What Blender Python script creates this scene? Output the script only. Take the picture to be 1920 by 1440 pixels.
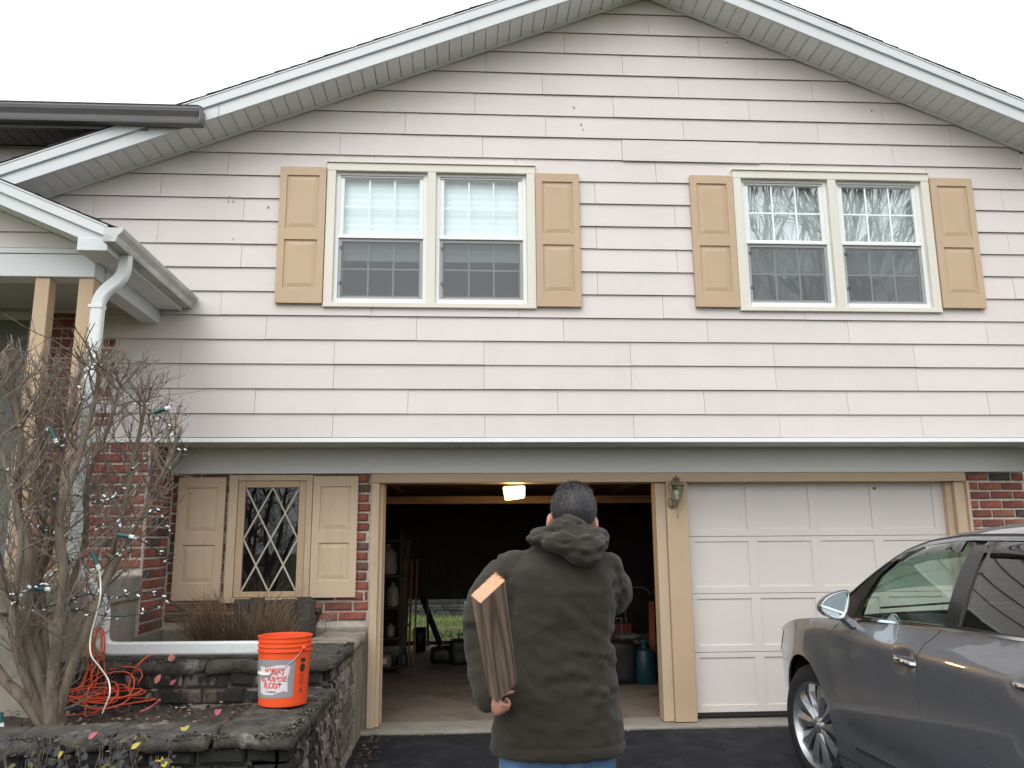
import bpy, bmesh, math, random
import numpy as np
from mathutils import Vector, Matrix, noise
from mathutils.geometry import delaunay_2d_cdt

for o in list(bpy.data.objects): bpy.data.objects.remove(o, do_unlink=True)
S = bpy.context.scene
COL = S.collection
RND = random.Random(11)

# ---------------------------------------------------------------- camera
CAM_LOC = Vector((0.0, -6.648, 1.466))
YAW, PITCH, ROLL, FPX = 0.061432, 0.190894, -0.0077913, 1550.0
fwd = Vector((math.sin(YAW)*math.cos(PITCH), math.cos(YAW)*math.cos(PITCH), math.sin(PITCH)))
rt0 = Vector((math.cos(YAW), -math.sin(YAW), 0)); up0 = rt0.cross(fwd)
RT = math.cos(ROLL)*rt0 + math.sin(ROLL)*up0
UP = -math.sin(ROLL)*rt0 + math.cos(ROLL)*up0
cd = bpy.data.cameras.new('camera'); cam = bpy.data.objects.new('camera', cd); COL.objects.link(cam)
cam.matrix_world = Matrix(((RT.x, UP.x, -fwd.x, CAM_LOC.x), (RT.y, UP.y, -fwd.y, CAM_LOC.y), (RT.z, UP.z, -fwd.z, CAM_LOC.z), (0, 0, 0, 1)))
cd.sensor_fit = 'HORIZONTAL'; cd.sensor_width = 36.0; cd.lens = FPX/1920*36; cd.clip_start = 0.05; cd.clip_end = 900
S.camera = cam
S.render.resolution_x, S.render.resolution_y = 1024, 768

# ---------------------------------------------------------------- overcast sky + weak soft sun
W = bpy.data.worlds.new('World'); S.world = W; W.use_nodes = True
wn, wl = W.node_tree.nodes, W.node_tree.links
bg = wn['Background']
SUN_EL, SUN_AZ = math.radians(48), math.radians(200)
sky = wn.new('ShaderNodeTexSky'); sky.sky_type = 'NISHITA'; sky.sun_disc = False
sky.sun_elevation = SUN_EL; sky.sun_rotation = SUN_AZ; sky.air_density = 1.0; sky.dust_density = 4.0; sky.ozone_density = 1.0
hs = wn.new('ShaderNodeHueSaturation'); hs.inputs['Saturation'].default_value = 0.12
mx = wn.new('ShaderNodeMix'); mx.data_type = 'RGBA'; mx.inputs[0].default_value = 0.62
mx.inputs[7].default_value = (11.2, 11.5, 11.9, 1)      # even cloud deck
wl.new(sky.outputs[0], hs.inputs['Color']); wl.new(hs.outputs[0], mx.inputs[6]); wl.new(mx.outputs[2], bg.inputs[0])
bg.inputs[1].default_value = 0.15
sd = bpy.data.lights.new('sun', 'SUN'); sd.energy = 0.6; sd.angle = math.radians(40); sd.color = (1, 0.97, 0.93)
sun = bpy.data.objects.new('sun', sd); COL.objects.link(sun)
sdir = Vector((math.sin(SUN_AZ)*math.cos(SUN_EL), math.cos(SUN_AZ)*math.cos(SUN_EL), math.sin(SUN_EL)))
sun.rotation_euler = sdir.to_track_quat('Z', 'Y').to_euler(); sun.location = (0, -20, 30)
S.view_settings.view_transform = 'Standard'; S.view_settings.look = 'None'
S.view_settings.exposure = 0.30; S.view_settings.gamma = 1.0; S.view_settings.use_curve_mapping = False
S.render.engine = 'CYCLES'
S.cycles.max_bounces = 6; S.cycles.transparent_max_bounces = 12; S.cycles.glossy_bounces = 4; S.cycles.diffuse_bounces = 3
S.cycles.use_adaptive_sampling = True; S.cycles.adaptive_threshold = 0.02; S.cycles.use_denoising = True
S.cycles.caustics_reflective = False; S.cycles.caustics_refractive = False

def ray(px, py):
    return RT*((px-960)/FPX) + UP*((720-py)/FPX) + fwd
def ony(px, py, y):          # point of the photo's sight line on the plane y = const (measuring aid)
    d = ray(px, py); return CAM_LOC + d*((y-CAM_LOC.y)/d.y)
def onz(px, py, z):
    d = ray(px, py); return CAM_LOC + d*((z-CAM_LOC.z)/d.z)
def onx(px, py, x):
    d = ray(px, py); return CAM_LOC + d*((x-CAM_LOC.x)/d.x)

# ---------------------------------------------------------------- materials
MATS = {}
def nodes_of(name):
    m = bpy.data.materials.new(name); m.use_nodes = True
    n, l = m.node_tree.nodes, m.node_tree.links
    MATS[name] = m
    return m, n, l, n['Principled BSDF']
def ramp(n, stops, interp='LINEAR'):
    r = n.new('ShaderNodeValToRGB'); r.color_ramp.interpolation = interp
    e = r.color_ramp.elements
    while len(e) < len(stops): e.new(0.5)
    for i, (p, c) in enumerate(stops):
        e[i].position = p; e[i].color = c if len(c) == 4 else (*c, 1)
    return r
def tex(n, l, scale, detail=4, rough=0.6, stretch=None, kind='noise'):
    tc = n.new('ShaderNodeTexCoord'); out = tc.outputs['Object']
    if stretch:
        mp = n.new('ShaderNodeMapping'); mp.inputs['Scale'].default_value = stretch
        l.new(out, mp.inputs[0]); out = mp.outputs[0]
    if kind == 'noise':
        t = n.new('ShaderNodeTexNoise'); t.inputs['Scale'].default_value = scale; t.inputs['Detail'].default_value = detail; t.inputs['Roughness'].default_value = rough
    else:
        t = n.new('ShaderNodeTexVoronoi'); t.inputs['Scale'].default_value = scale
    l.new(out, t.inputs['Vector']); return t
def M(name, col, rough=0.6, metal=0.0, var=0.12, vs=3.0, bump=0.0, bs=80.0, coat=0.0, spec=0.5, col2=None, thr=(0.4, 0.65), orand=0.0, stretch=None, dirt=None):
    """procedural surface: base colour with soft noise variation, optional second colour patches, per-object spread, fine bump"""
    m, n, l, b = nodes_of(name)
    b.inputs['Roughness'].default_value = rough; b.inputs['Metallic'].default_value = metal
    b.inputs['Coat Weight'].default_value = coat; b.inputs['Coat Roughness'].default_value = 0.04
    b.inputs['Specular IOR Level'].default_value = spec
    t = tex(n, l, vs, 6, 0.65, stretch)
    lo = tuple(max(0, c*(1-var)) for c in col); hi = tuple(min(1, c*(1+var)) for c in col)
    r = ramp(n, [(0.3, lo), (0.7, hi)]); l.new(t.outputs[0], r.inputs[0]); out = r.outputs[0]
    if col2:
        t2 = tex(n, l, dirt or vs*2.3, 7, 0.7, stretch)
        r2 = ramp(n, [(thr[0], (0, 0, 0)), (thr[1], (1, 1, 1))]); l.new(t2.outputs[0], r2.inputs[0])
        x = n.new('ShaderNodeMix'); x.data_type = 'RGBA'; l.new(r2.outputs[0], x.inputs[0]); l.new(out, x.inputs[6]); x.inputs[7].default_value = (*col2, 1); out = x.outputs[2]
    if orand:
        oi = n.new('ShaderNodeObjectInfo'); mr = n.new('ShaderNodeMapRange'); mr.inputs[3].default_value = 1-orand; mr.inputs[4].default_value = 1+orand
        l.new(oi.outputs['Random'], mr.inputs[0])
        vm = n.new('ShaderNodeVectorMath'); vm.operation = 'SCALE'; l.new(out, vm.inputs[0]); l.new(mr.outputs[0], vm.inputs['Scale']); out = vm.outputs[0]
    l.new(out, b.inputs['Base Color'])
    if bump:
        t3 = tex(n, l, bs, 5, 0.6, stretch); bp = n.new('ShaderNodeBump'); bp.inputs['Strength'].default_value = bump; bp.inputs['Distance'].default_value = 0.01
        l.new(t3.outputs[0], bp.inputs['Height']); l.new(bp.outputs[0], b.inputs['Normal'])
    return m
def glass(name, tint=(0.85, 0.9, 0.9), ior=1.5, gain=1.6, rough=0.0, wav=0.0):
    m = bpy.data.materials.new(name); m.use_nodes = True; n, l = m.node_tree.nodes, m.node_tree.links
    n.remove(n['Principled BSDF']); out = n['Material Output']
    tr = n.new('ShaderNodeBsdfTransparent'); tr.inputs[0].default_value = (*tint, 1)
    gl = n.new('ShaderNodeBsdfGlossy'); gl.inputs['Roughness'].default_value = rough; gl.inputs[0].default_value = (0.95, 1, 1, 1)
    lw_ = n.new('ShaderNodeLayerWeight'); lw_.inputs[0].default_value = 0.5      # Schlick reflectance, the same from both sides of the thin pane
    pw_ = n.new('ShaderNodeMath'); pw_.operation = 'POWER'; pw_.inputs[1].default_value = 5.0; l.new(lw_.outputs['Facing'], pw_.inputs[0])
    fr = n.new('ShaderNodeMath'); fr.operation = 'MULTIPLY_ADD'; fr.inputs[1].default_value = 0.95; fr.inputs[2].default_value = 0.05; l.new(pw_.outputs[0], fr.inputs[0])
    mu = n.new('ShaderNodeMath'); mu.operation = 'MULTIPLY'; mu.inputs[1].default_value = gain; mu.use_clamp = True
    mxs = n.new('ShaderNodeMixShader')
    if wav:
        t = tex(n, l, 2.2, 1); bp = n.new('ShaderNodeBump'); bp.inputs['Strength'].default_value = wav; bp.inputs['Distance'].default_value = 0.02
        l.new(t.outputs[0], bp.inputs['Height']); l.new(bp.outputs[0], gl.inputs['Normal'])
    l.new(fr.outputs[0], mu.inputs[0]); l.new(mu.outputs[0], mxs.inputs[0]); l.new(tr.outputs[0], mxs.inputs[1]); l.new(gl.outputs[0], mxs.inputs[2]); l.new(mxs.outputs[0], out.inputs[0])
    MATS[name] = m; return m
def emit(name, col, s):
    m, n, l, b = nodes_of(name); b.inputs['Base Color'].default_value = (*col, 1)
    b.inputs['Emission Color'].default_value = (*col, 1); b.inputs['Emission Strength'].default_value = s; return m

# ---------------------------------------------------------------- objects
def thing(name, label, cat, loc=(0, 0, 0), rz=0.0, group=None):
    o = bpy.data.objects.new(name, None); COL.objects.link(o); o.empty_display_size = 0.1
    o.location = loc; o.rotation_euler = (0, 0, rz); return tag(o, label, cat, group)
def tag(o, label, cat, group=None):
    o['label'] = label; o['category'] = cat
    if group: o['group'] = group
    return o
def kind(o, k): o['kind'] = k; return o
def link(name, me, parent=None, loc=None, rz=0.0):
    o = bpy.data.objects.new(name, me); COL.objects.link(o)
    if parent: o.parent = parent
    if loc is not None: o.location = loc
    if rz: o.rotation_euler = (0, 0, rz)
    return o
def copy_thing(o, loc, rz=0.0, label=None, parent=None):
    c = o.copy(); COL.objects.link(c); c.parent = parent
    if loc is not None: c.location = loc; c.rotation_euler = (0, 0, rz)
    if label: c['label'] = label
    for ch in o.children:
        d = copy_thing(ch, None, parent=c)
    return c

class G:
    """collects polygons; build() links them as one mesh object"""
    def __init__(s): s.v = []; s.f = []; s.m = []
    def add(s, vs, fs, mi=0):
        k = len(s.v); s.v += [tuple(p) for p in vs]; s.f += [tuple(i+k for i in f) for f in fs]; s.m += [mi]*len(fs); return s
    def box(s, x0, x1, y0, y1, z0, z1, mi=0):
        if x0 > x1: x0, x1 = x1, x0
        if y0 > y1: y0, y1 = y1, y0
        if z0 > z1: z0, z1 = z1, z0
        v = [(x0, y0, z0), (x1, y0, z0), (x1, y1, z0), (x0, y1, z0), (x0, y0, z1), (x1, y0, z1), (x1, y1, z1), (x0, y1, z1)]
        return s.add(v, [(0, 3, 2, 1), (4, 5, 6, 7), (0, 1, 5, 4), (1, 2, 6, 5), (2, 3, 7, 6), (3, 0, 4, 7)], mi)
    def prism(s, poly, f, g, mi=0, mis=None):
        """poly: 2-D points; f / g map a 2-D point to the front / back 3-D point"""
        n = len(poly); v = [f(p) for p in poly] + [g(p) for p in poly]
        fs = [tuple(range(n)), tuple(range(2*n-1, n-1, -1))]
        s.add(v, fs, mi)
        k = len(s.v)-2*n
        for i in range(n):
            j = (i+1) % n
            s.f.append((k+i, k+n+i, k+n+j, k+j)); s.m.append(mis(i) if mis else mi)
        return s
    def bar(s, a, b, w, h, mi=0, up=(0, 0, 1)):
        a, b = Vector(a), Vector(b); d = (b-a).normalized(); u = Vector(up)
        r = d.cross(u)
        if r.length < 1e-4: r = d.cross(Vector((1, 0, 0)))
        r.normalize(); u = r.cross(d); r = r*w/2; u = u*h/2
        v = [a-r-u, a+r-u, a+r+u, a-r+u, b-r-u, b+r-u, b+r+u, b-r+u]
        return s.add(v, [(0, 3, 2, 1), (4, 5, 6, 7), (0, 1, 5, 4), (1, 2, 6, 5), (2, 3, 7, 6), (3, 0, 4, 7)], mi)
    def tube(s, pts, rad, n=6, mi=0, cap=True, sq=None):
        pts = [Vector(p) for p in pts]; k = len(pts)
        if not hasattr(rad, '__len__'): rad = [rad]*k
        t = (pts[1]-pts[0]).normalized(); u = t.orthogonal().normalized()
        if sq: u = Vector(sq)-t*t.dot(Vector(sq)); u.normalize()
        vs = []
        for i in range(k):
            tn = (pts[min(i+1, k-1)]-pts[max(i-1, 0)])
            tn = tn.normalized() if tn.length > 1e-9 else t
            q = t.rotation_difference(tn); u = q @ u; u = (u-tn*tn.dot(u)).normalized(); t = tn; w = t.cross(u)
            for j in range(n):
                a = 2*math.pi*j/n
                vs.append(pts[i]+(u*math.cos(a)+w*math.sin(a))*rad[i])
        fs = [(i*n+j, i*n+(j+1) % n, (i+1)*n+(j+1) % n, (i+1)*n+j) for i in range(k-1) for j in range(n)]
        if cap: fs += [tuple(range(n-1, -1, -1)), tuple((k-1)*n+j for j in range(n))]
        return s.add(vs, fs, mi)
    def recttube(s, pts, w, h, side, mi=0, rib=0.0):
        """rectangular pipe along pts, 'side' = direction of the width"""
        pts = [Vector(p) for p in pts]; k = len(pts); vs = []
        sd = Vector(side).normalized()
        for i in range(k):
            a = (pts[i]-pts[max(i-1, 0)]); b = (pts[min(i+1, k-1)]-pts[i])
            t = (a.normalized() if a.length > 0 else b.normalized())+(b.normalized() if b.length > 0 else a.normalized()); t.normalize()
            u = t.cross(sd).normalized()
            c = 0.28
            for (p, q) in ((-1, -1+c), (-1+c, -1), (1-c, -1), (1, -1+c), (1, 1-c), (1-c, 1), (-1+c, 1), (-1, 1-c)):
                vs.append(pts[i]+sd*(p*w/2)+u*(q*h/2))
        n = 8
        fs = [(i*n+j, i*n+(j+1) % n, (i+1)*n+(j+1) % n, (i+1)*n+j) for i in range(k-1) for j in range(n)]
        fs += [tuple(range(n-1, -1, -1)), tuple((k-1)*n+j for j in range(n))]
        return s.add(vs, fs, mi)
    def lathe(s, prof, n=24, c=(0, 0, 0), mi=0, closed=False):
        vs = []; c = Vector(c)
        for r, z in prof:
            for j in range(n):
                a = 2*math.pi*j/n; vs.append(c+Vector((r*math.cos(a), r*math.sin(a), z)))
        k = len(prof)
        fs = [(i*n+j, i*n+(j+1) % n, (i+1)*n+(j+1) % n, (i+1)*n+j) for i in range(k-1) for j in range(n)]
        return s.add(vs, fs, mi)
    def grid(s, P, mi=0, closed=False, flip=False):
        """P[i][j] points"""
        a, b = len(P), len(P[0]); vs = [p for r in P for p in r]
        fs = []
        for i in range(a-1):
            for j in range(b if closed else b-1):
                q = (i*b+j, i*b+(j+1) % b, (i+1)*b+(j+1) % b, (i+1)*b+j)
                fs.append(q[::-1] if flip else q)
        return s.add(vs, fs, mi)
    def mesh(s, name, mats, smooth=False, angle=None):
        me = bpy.data.meshes.new(name); me.from_pydata(s.v, [], s.f)
        for mm in (mats if isinstance(mats, (list, tuple)) else [mats]): me.materials.append(mm)
        if any(s.m): me.polygons.foreach_set('material_index', s.m)
        if smooth: me.polygons.foreach_set('use_smooth', [True]*len(me.polygons))
        me.validate(); me.update()
        return me
    def build(s, name, mats, parent=None, smooth=False, bevel=0.0, loc=None, rz=0.0, seg=2, fixn=True, angle=None):
        me = s.mesh(name, mats, smooth)
        if fixn:
            bm = bmesh.new(); bm.from_mesh(me); bmesh.ops.recalc_face_normals(bm, faces=bm.faces); bm.to_mesh(me); bm.free()
        if smooth and angle: me.set_sharp_from_angle(angle=math.radians(angle))
        o = link(name, me, parent, loc, rz)
        if bevel:
            b = o.modifiers.new('bevel', 'BEVEL'); b.width = bevel; b.segments = seg; b.limit_method = 'ANGLE'; b.angle_limit = math.radians(40)
        return o

def clip(poly, a, b, c):
    """keep a*x + b*z <= c of a convex polygon"""
    out = []
    for i in range(len(poly)):
        p, q = poly[i], poly[(i+1) % len(poly)]
        dp, dq = a*p[0]+b*p[1]-c, a*q[0]+b*q[1]-c
        if dp <= 0: out.append(p)
        if (dp < 0 < dq) or (dq < 0 < dp):
            t = dp/(dp-dq); out.append((p[0]+(q[0]-p[0])*t, p[1]+(q[1]-p[1])*t))
    return out
def area(poly): return abs(sum(poly[i][0]*poly[(i+1) % len(poly)][1]-poly[(i+1) % len(poly)][0]*poly[i][1] for i in range(len(poly)))/2) if len(poly) > 2 else 0
def minus_rect(polys, r):
    """convex polygons minus the rectangle (x0, x1, z0, z1)"""
    x0, x1, z0, z1 = r; out = []
    for p in polys:
        for q in (clip(p, 1, 0, x0), clip(p, -1, 0, -x1), clip(clip(clip(p, -1, 0, -x0), 1, 0, x1), 0, 1, z0), clip(clip(clip(p, -1, 0, -x0), 1, 0, x1), 0, -1, -z1)):
            if area(q) > 1e-5: out.append(q)
    return out
# ================================================================ materials of the house
SIDE = M('siding paint', (0.66, 0.609, 0.588), 0.62, var=0.04, vs=1.1, bump=0.07, bs=160, orand=0.022, col2=(0.59, 0.53, 0.50), thr=(0.55, 1.0), dirt=1.6, stretch=(1, 1, 0.6))
LAPSHADE = M('shaded lap edge', (0.31, 0.265, 0.235), 0.9, var=0.3)  # brown underside of each plank, the lap's contact shadow put into the colour
GAP = M('tar paper', (0.05, 0.046, 0.043), 0.95)
TAN = M('tan paint', (0.50, 0.365, 0.235), 0.5, var=0.05, vs=2, bump=0.05, bs=120, orand=0.02)
TANW = M('weathered tan paint', (0.56, 0.43, 0.295), 0.6, var=0.08, vs=3, bump=0.1, bs=70, col2=(0.36, 0.25, 0.17), thr=(0.55, 0.9), stretch=(1, 1, 0.15), orand=0.03)
CREAM = M('cream aluminium trim', (0.70, 0.675, 0.585), 0.45, var=0.05, vs=2, col2=(0.57, 0.54, 0.43), thr=(0.6, 0.95), stretch=(1, 1, 0.3))
VINYL = M('white vinyl', (0.80, 0.82, 0.80), 0.35, var=0.02)
MUNT = M('white grille bar', (0.88, 0.92, 0.93), 0.4, var=0.02)
FASC = M('white fascia metal', (0.62, 0.65, 0.66), 0.42, var=0.03, vs=1.5, col2=(0.6, 0.63, 0.62), thr=(0.6, 0.95), stretch=(0.3, 1, 2))
SOFF = M('grey white soffit', (0.73, 0.755, 0.745), 0.55, var=0.03, orand=0.03)
SOFFG = M('soffit groove', (0.36, 0.365, 0.36), 0.8)
FRIEZE = M('pale grey frieze board', (0.70, 0.705, 0.675), 0.45, var=0.04, vs=1.0, stretch=(0.4, 1, 2))
DKG = M('dark grey gutter metal', (0.15, 0.146, 0.15), 0.45, var=0.12, vs=5, col2=(0.20, 0.195, 0.19), thr=(0.5, 0.9), stretch=(0.6, 1, 4))
DKS = M('dark brown soffit', (0.14, 0.125, 0.125), 0.6, var=0.05, orand=0.05)
GUT = M('stained white gutter', (0.56, 0.575, 0.555), 0.4, var=0.06, vs=3, col2=(0.22, 0.22, 0.20), thr=(0.45, 0.75), dirt=4, stretch=(1, 0.5, 1.5))
DSP = M('white downspout', (0.70, 0.74, 0.73), 0.4, var=0.04, vs=3, col2=(0.40, 0.42, 0.38), thr=(0.55, 0.85), dirt=6)
SHING = M('dark shingles', (0.055, 0.05, 0.05), 0.95, var=0.4, vs=30, bump=0.6, bs=200)
GDOOR = M('garage door paint', (0.66, 0.615, 0.575), 0.5, var=0.03, vs=1.5, bump=0.04, bs=200, orand=0.015, col2=(0.5, 0.45, 0.4), thr=(0.66, 0.95), dirt=2.5, stretch=(1, 1, 0.6))
RUBBER = M('black rubber', (0.015, 0.015, 0.016), 0.7)
MORTAR = M('mortar', (0.58, 0.525, 0.45), 0.95, var=0.2, vs=14, bump=0.5, bs=90, col2=(0.25, 0.23, 0.2), thr=(0.5, 0.8))
STUCCO = M('stucco', (0.30, 0.275, 0.225), 0.95, var=0.15, vs=5, bump=0.5, bs=120, col2=(0.13, 0.12, 0.09), thr=(0.5, 0.8), dirt=3)
SLAB = M('old concrete', (0.27, 0.255, 0.225), 0.9, var=0.2, vs=6, bump=0.4, bs=90, col2=(0.1, 0.095, 0.08), thr=(0.48, 0.8))
# bricks: one material, colour picked per brick
m, n, l, b = nodes_of('brick clay')
oi = n.new('ShaderNodeObjectInfo')
r1 = ramp(n, [(0.0, (0.25, 0.075, 0.055)), (0.20, (0.30, 0.10, 0.07)), (0.42, (0.205, 0.072, 0.056)), (0.58, (0.29, 0.115, 0.08)), (0.70, (0.145, 0.082, 0.064)), (0.84, (0.23, 0.08, 0.06)), (0.94, (0.075, 0.062, 0.056))], 'CONSTANT')
l.new(oi.outputs['Random'], r1.inputs[0])
t = tex(n, l, 22, 6, 0.7); r2 = ramp(n, [(0.3, (0.5, 0.5, 0.5)), (0.72, (1.35, 1.35, 1.35))]); l.new(t.outputs[0], r2.inputs[0])
x = n.new('ShaderNodeMix'); x.data_type = 'RGBA'; x.blend_type = 'MULTIPLY'; x.inputs[0].default_value = 1; l.new(r1.outputs[0], x.inputs[6]); l.new(r2.outputs[0], x.inputs[7])
t2 = tex(n, l, 9, 6, 0.75); r3 = ramp(n, [(0.6, (0, 0, 0)), (0.74, (1, 1, 1))]); l.new(t2.outputs[0], r3.inputs[0])
x2 = n.new('ShaderNodeMix'); x2.data_type = 'RGBA'; l.new(r3.outputs[0], x2.inputs[0]); l.new(x.outputs[2], x2.inputs[6]); x2.inputs[7].default_value = (0.40, 0.33, 0.28, 1)
l.new(x2.outputs[2], b.inputs['Base Color']); b.inputs['Roughness'].default_value = 0.92
bp = n.new('ShaderNodeBump'); bp.inputs['Strength'].default_value = 0.7; bp.inputs['Distance'].default_value = 0.01; l.new(t.outputs[0], bp.inputs['Height']); l.new(bp.outputs[0], b.inputs['Normal'])
BRICK = m
PANE = glass('window glass', (0.93, 0.985, 0.99), 1.5, 1.7, wav=0.06)
PANEW = glass('old wavy window glass', (0.93, 0.97, 0.97), 1.5, 5.0, wav=0.10)
LEADED = glass('dark casement glass', (0.55, 0.56, 0.55), 1.5, 1.3)
BLIND = M('white roller blind', (0.86, 0.93, 0.94), 0.8, var=0.02)
LACE = M('thin white curtain', (0.70, 0.76, 0.76), 0.9, var=0.2, vs=8)
ROOM = M('dim room wall', (0.25, 0.26, 0.27), 0.9)
m, n, l, b = nodes_of('insect screen'); b.inputs['Base Color'].default_value = (0.20, 0.212, 0.225, 1); b.inputs['Alpha'].default_value = 0.40; b.inputs['Roughness'].default_value = 0.7
SCREEN = m
SCRFR = M('grey screen frame', (0.34, 0.345, 0.34), 0.5, var=0.04)

# ================================================================ the house
Z0, PI_ = 2.30, 0.20342
XA, ZA = 1.645, 6.335                  # apex of the rake on the wall
SL, SR = 0.402, 0.423
OV = 0.37                              # rake overhang
zL = lambda x: ZA-SL*(XA-x)
zR = lambda x: ZA-SR*(x-XA)
zr = lambda x: min(zL(x), zR(x))
XR = 5.06                              # right corner
house = thing('house', 'cream sided split-level house with tan shutters, brick base and two garage doors', 'house')

W1 = (-1.145, 0.618, 3.385, 4.653); W2 = (2.348, 4.114, 3.385, 4.655)
holes = [(w[0]+0.04, w[1]-0.04, w[2]+0.02, w[3]-0.03) for w in (W1, W2)]
# backing sheet behind the planks
def wallpoly(x0, x1, z0, z1):
    p = [(x0, z0), (x1, z0), (x1, z1), (x0, z1)]
    p = clip(p, -SL, 1, ZA-SL*XA+0.02); p = clip(p, SR, 1, ZA+SR*XA+0.02); return p
g = G()
for q in minus_rect(minus_rect([wallpoly(-4.7, XR, 3.0, 6.4), wallpoly(-2.95, XR, Z0-0.01, 3.0)], holes[0]), holes[1]):
    g.prism(q, lambda p: (p[0], 0.008, p[1]), lambda p: (p[0], 0.09, p[1]))
g.prism([(-7.0, 4.1), (-4.6, 4.1), (-4.6, 4.9), (-7.0, 4.9)], lambda p: (p[0], 0.008, p[1]), lambda p: (p[0], 0.09, p[1]))
g.prism([(-4.6, zL(-4.6)+0.03), (-2.6, zL(-2.6)+0.03), (-2.6, 4.9), (-4.6, 4.9)], lambda p: (p[0], 0.008, p[1]), lambda p: (p[0], 0.09, p[1]))
swall = g.build('siding_wall', GAP, house)
# planks
PH = [-1.034, -1.656, -2.258, -2.26, -1.596, -1.968, 1.139, 1.83, 1.141, 1.829, 1.138, 1.679, 1.388, -0.498, 0.104, 1.916, 0.199, 2.12, 1.666, 0.9]
PW = 1.2192
def plank(polys, z0, proud=0.0, lift=0.0, tilt=0.0, xc=0.0):
    g = G(); ok = False
    jr = RND.uniform(-0.0012, 0.0012)
    for q in polys:
        if area(q) < 2e-4: continue
        ok = True
        fy = lambda p: (p[0], -0.0185-proud-jr+0.0155*min(1, max(0, (p[1]-z0)/PI_)), p[1]+lift+tilt*(p[0]-xc))
        by = lambda p: (p[0], 0.0075, p[1]+lift+tilt*(p[0]-xc))
        n_ = len(q)
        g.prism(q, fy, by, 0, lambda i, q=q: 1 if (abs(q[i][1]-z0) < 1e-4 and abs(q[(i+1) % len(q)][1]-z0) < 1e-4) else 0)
    return g.build('siding_plank', [SIDE, LAPSHADE], swall) if ok else None
for r in range(1, 21):
    z0 = Z0+(r-1)*PI_+0.012*(r == 1); z1 = Z0+r*PI_-0.001
    xmin = -2.95 if z1 < 3.45 else -4.65
    ph = PH[r-1]; i0 = math.floor((xmin-ph)/PW); i1 = math.ceil((XR-0.03-ph)/PW)
    for i in range(i0, i1+1):
        a = max(ph+i*PW+0.0013, xmin); c = min(ph+(i+1)*PW-0.0013, XR-0.045)
        if c-a < 0.01: continue
        p = [(a, z0), (c, z0), (c, z1), (a, z1)]
        p = clip(p, -SL, 1, ZA-SL*XA-0.004); p = clip(p, SR, 1, ZA+SR*XA-0.004)
        if area(p) < 2e-4: continue
        polys = minus_rect(minus_rect([p], holes[0]), holes[1])
        loose = (r == 13 and abs(a-1.389) < 0.02)
        plank(polys, z0, 0.006 if loose else 0.0, -0.006 if loose else RND.uniform(-0.001, 0.001), 0.0, a)
# wing wall above the lower rake
for r in range(9, 14):
    z0 = Z0+(r-1)*PI_; z1 = Z0+r*PI_-0.001
    p = [(-6.9, z0), (-2.6, z0), (-2.6, z1), (-6.9, z1)]
    p = clip(p, SL, -1, -(ZA-SL*XA)-0.12); p = clip(p, 0, 1, 4.755)
    if area(p) > 1e-3: plank([p], z0)
G().box(XR-0.045, XR+0.015, -0.026, 0.02, Z0, zr(XR)-0.01).box(XR, XR+0.016, 0.02, 0.06, Z0, zr(XR)-0.01).build('corner_trim', SIDE, house, bevel=0.004)
G().box(-2.95, XR+0.01, -0.030, 0.02, Z0-0.030, Z0+0.006).build('starter_trim', VINYL, house, bevel=0.003)
# nail marks and scuffs on a few planks
g = G()
for px, py, s_ in ((431, 368, .006), (437, 377, .005), (428, 377, .004), (503, 388, .007), (437, 448, .005), (1076, 201, .007), (1090, 233, .007), (1094, 243, .004), (1635, 207, .006), (1364, 79, .004)):
    p = ony(px, py, -0.019); a = []
    for k in range(7):
        t = k/7*6.283; a.append((p.x+math.cos(t)*s_*RND.uniform(.6, 1.1), p.z+math.sin(t)*s_*RND.uniform(.8, 1.5)))
    g.prism(a, lambda q: (q[0], -0.0235, q[1]), lambda q: (q[0], -0.004, q[1]))
g.build('nail_mark', M('rust stained nail', (0.30, 0.25, 0.22), 0.9, var=0.3), house)

# ---------------- rakes: fascia in two steps, soffit panels, shingles
def rake(xa, za, xb, zb, yf, yb, tag_, dark=False, up=0.195, thick=0.088, xs0=None):
    """xa,za upper end, xb,zb lower end of the soffit line; yf fascia plane, yb wall plane"""
    L = math.hypot(xb-xa, zb-za); d = ((xb-xa)/L, (zb-za)/L)
    P = lambda s, h, y: (xa+d[0]*s, y, za+d[1]*s+h)
    def strip(h0, h1, y0, y1, s0=0.0, s1=None):
        s1 = L if s1 is None else s1
        v = [P(s0, h0, y0), P(s1, h0, y0), P(s1, h0, y1), P(s0, h0, y1), P(s0, h1, y0), P(s1, h1, y0), P(s1, h1, y1), P(s0, h1, y1)]
        return v, [(0, 3, 2, 1), (4, 5, 6, 7), (0, 1, 5, 4), (1, 2, 6, 5), (2, 3, 7, 6), (3, 0, 4, 7)]
    G().add(*strip(-0.006, up-thick, yf, yf+0.022)).build('rake_fascia', FASC, house, bevel=0.003)
    G().add(*strip(up-thick-0.004, up, yf-0.020, yf+0.03)).add(*strip(up-0.012, up+0.002, yf-0.026, yf+0.02)).build('rake_trim', FASC, house, bevel=0.003)
    sg = G().add(*strip(0.012, 0.03, yf+0.02, yb-0.002)); so = sg.build('soffit', SOFFG, house)
    return P, L, so
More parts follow.
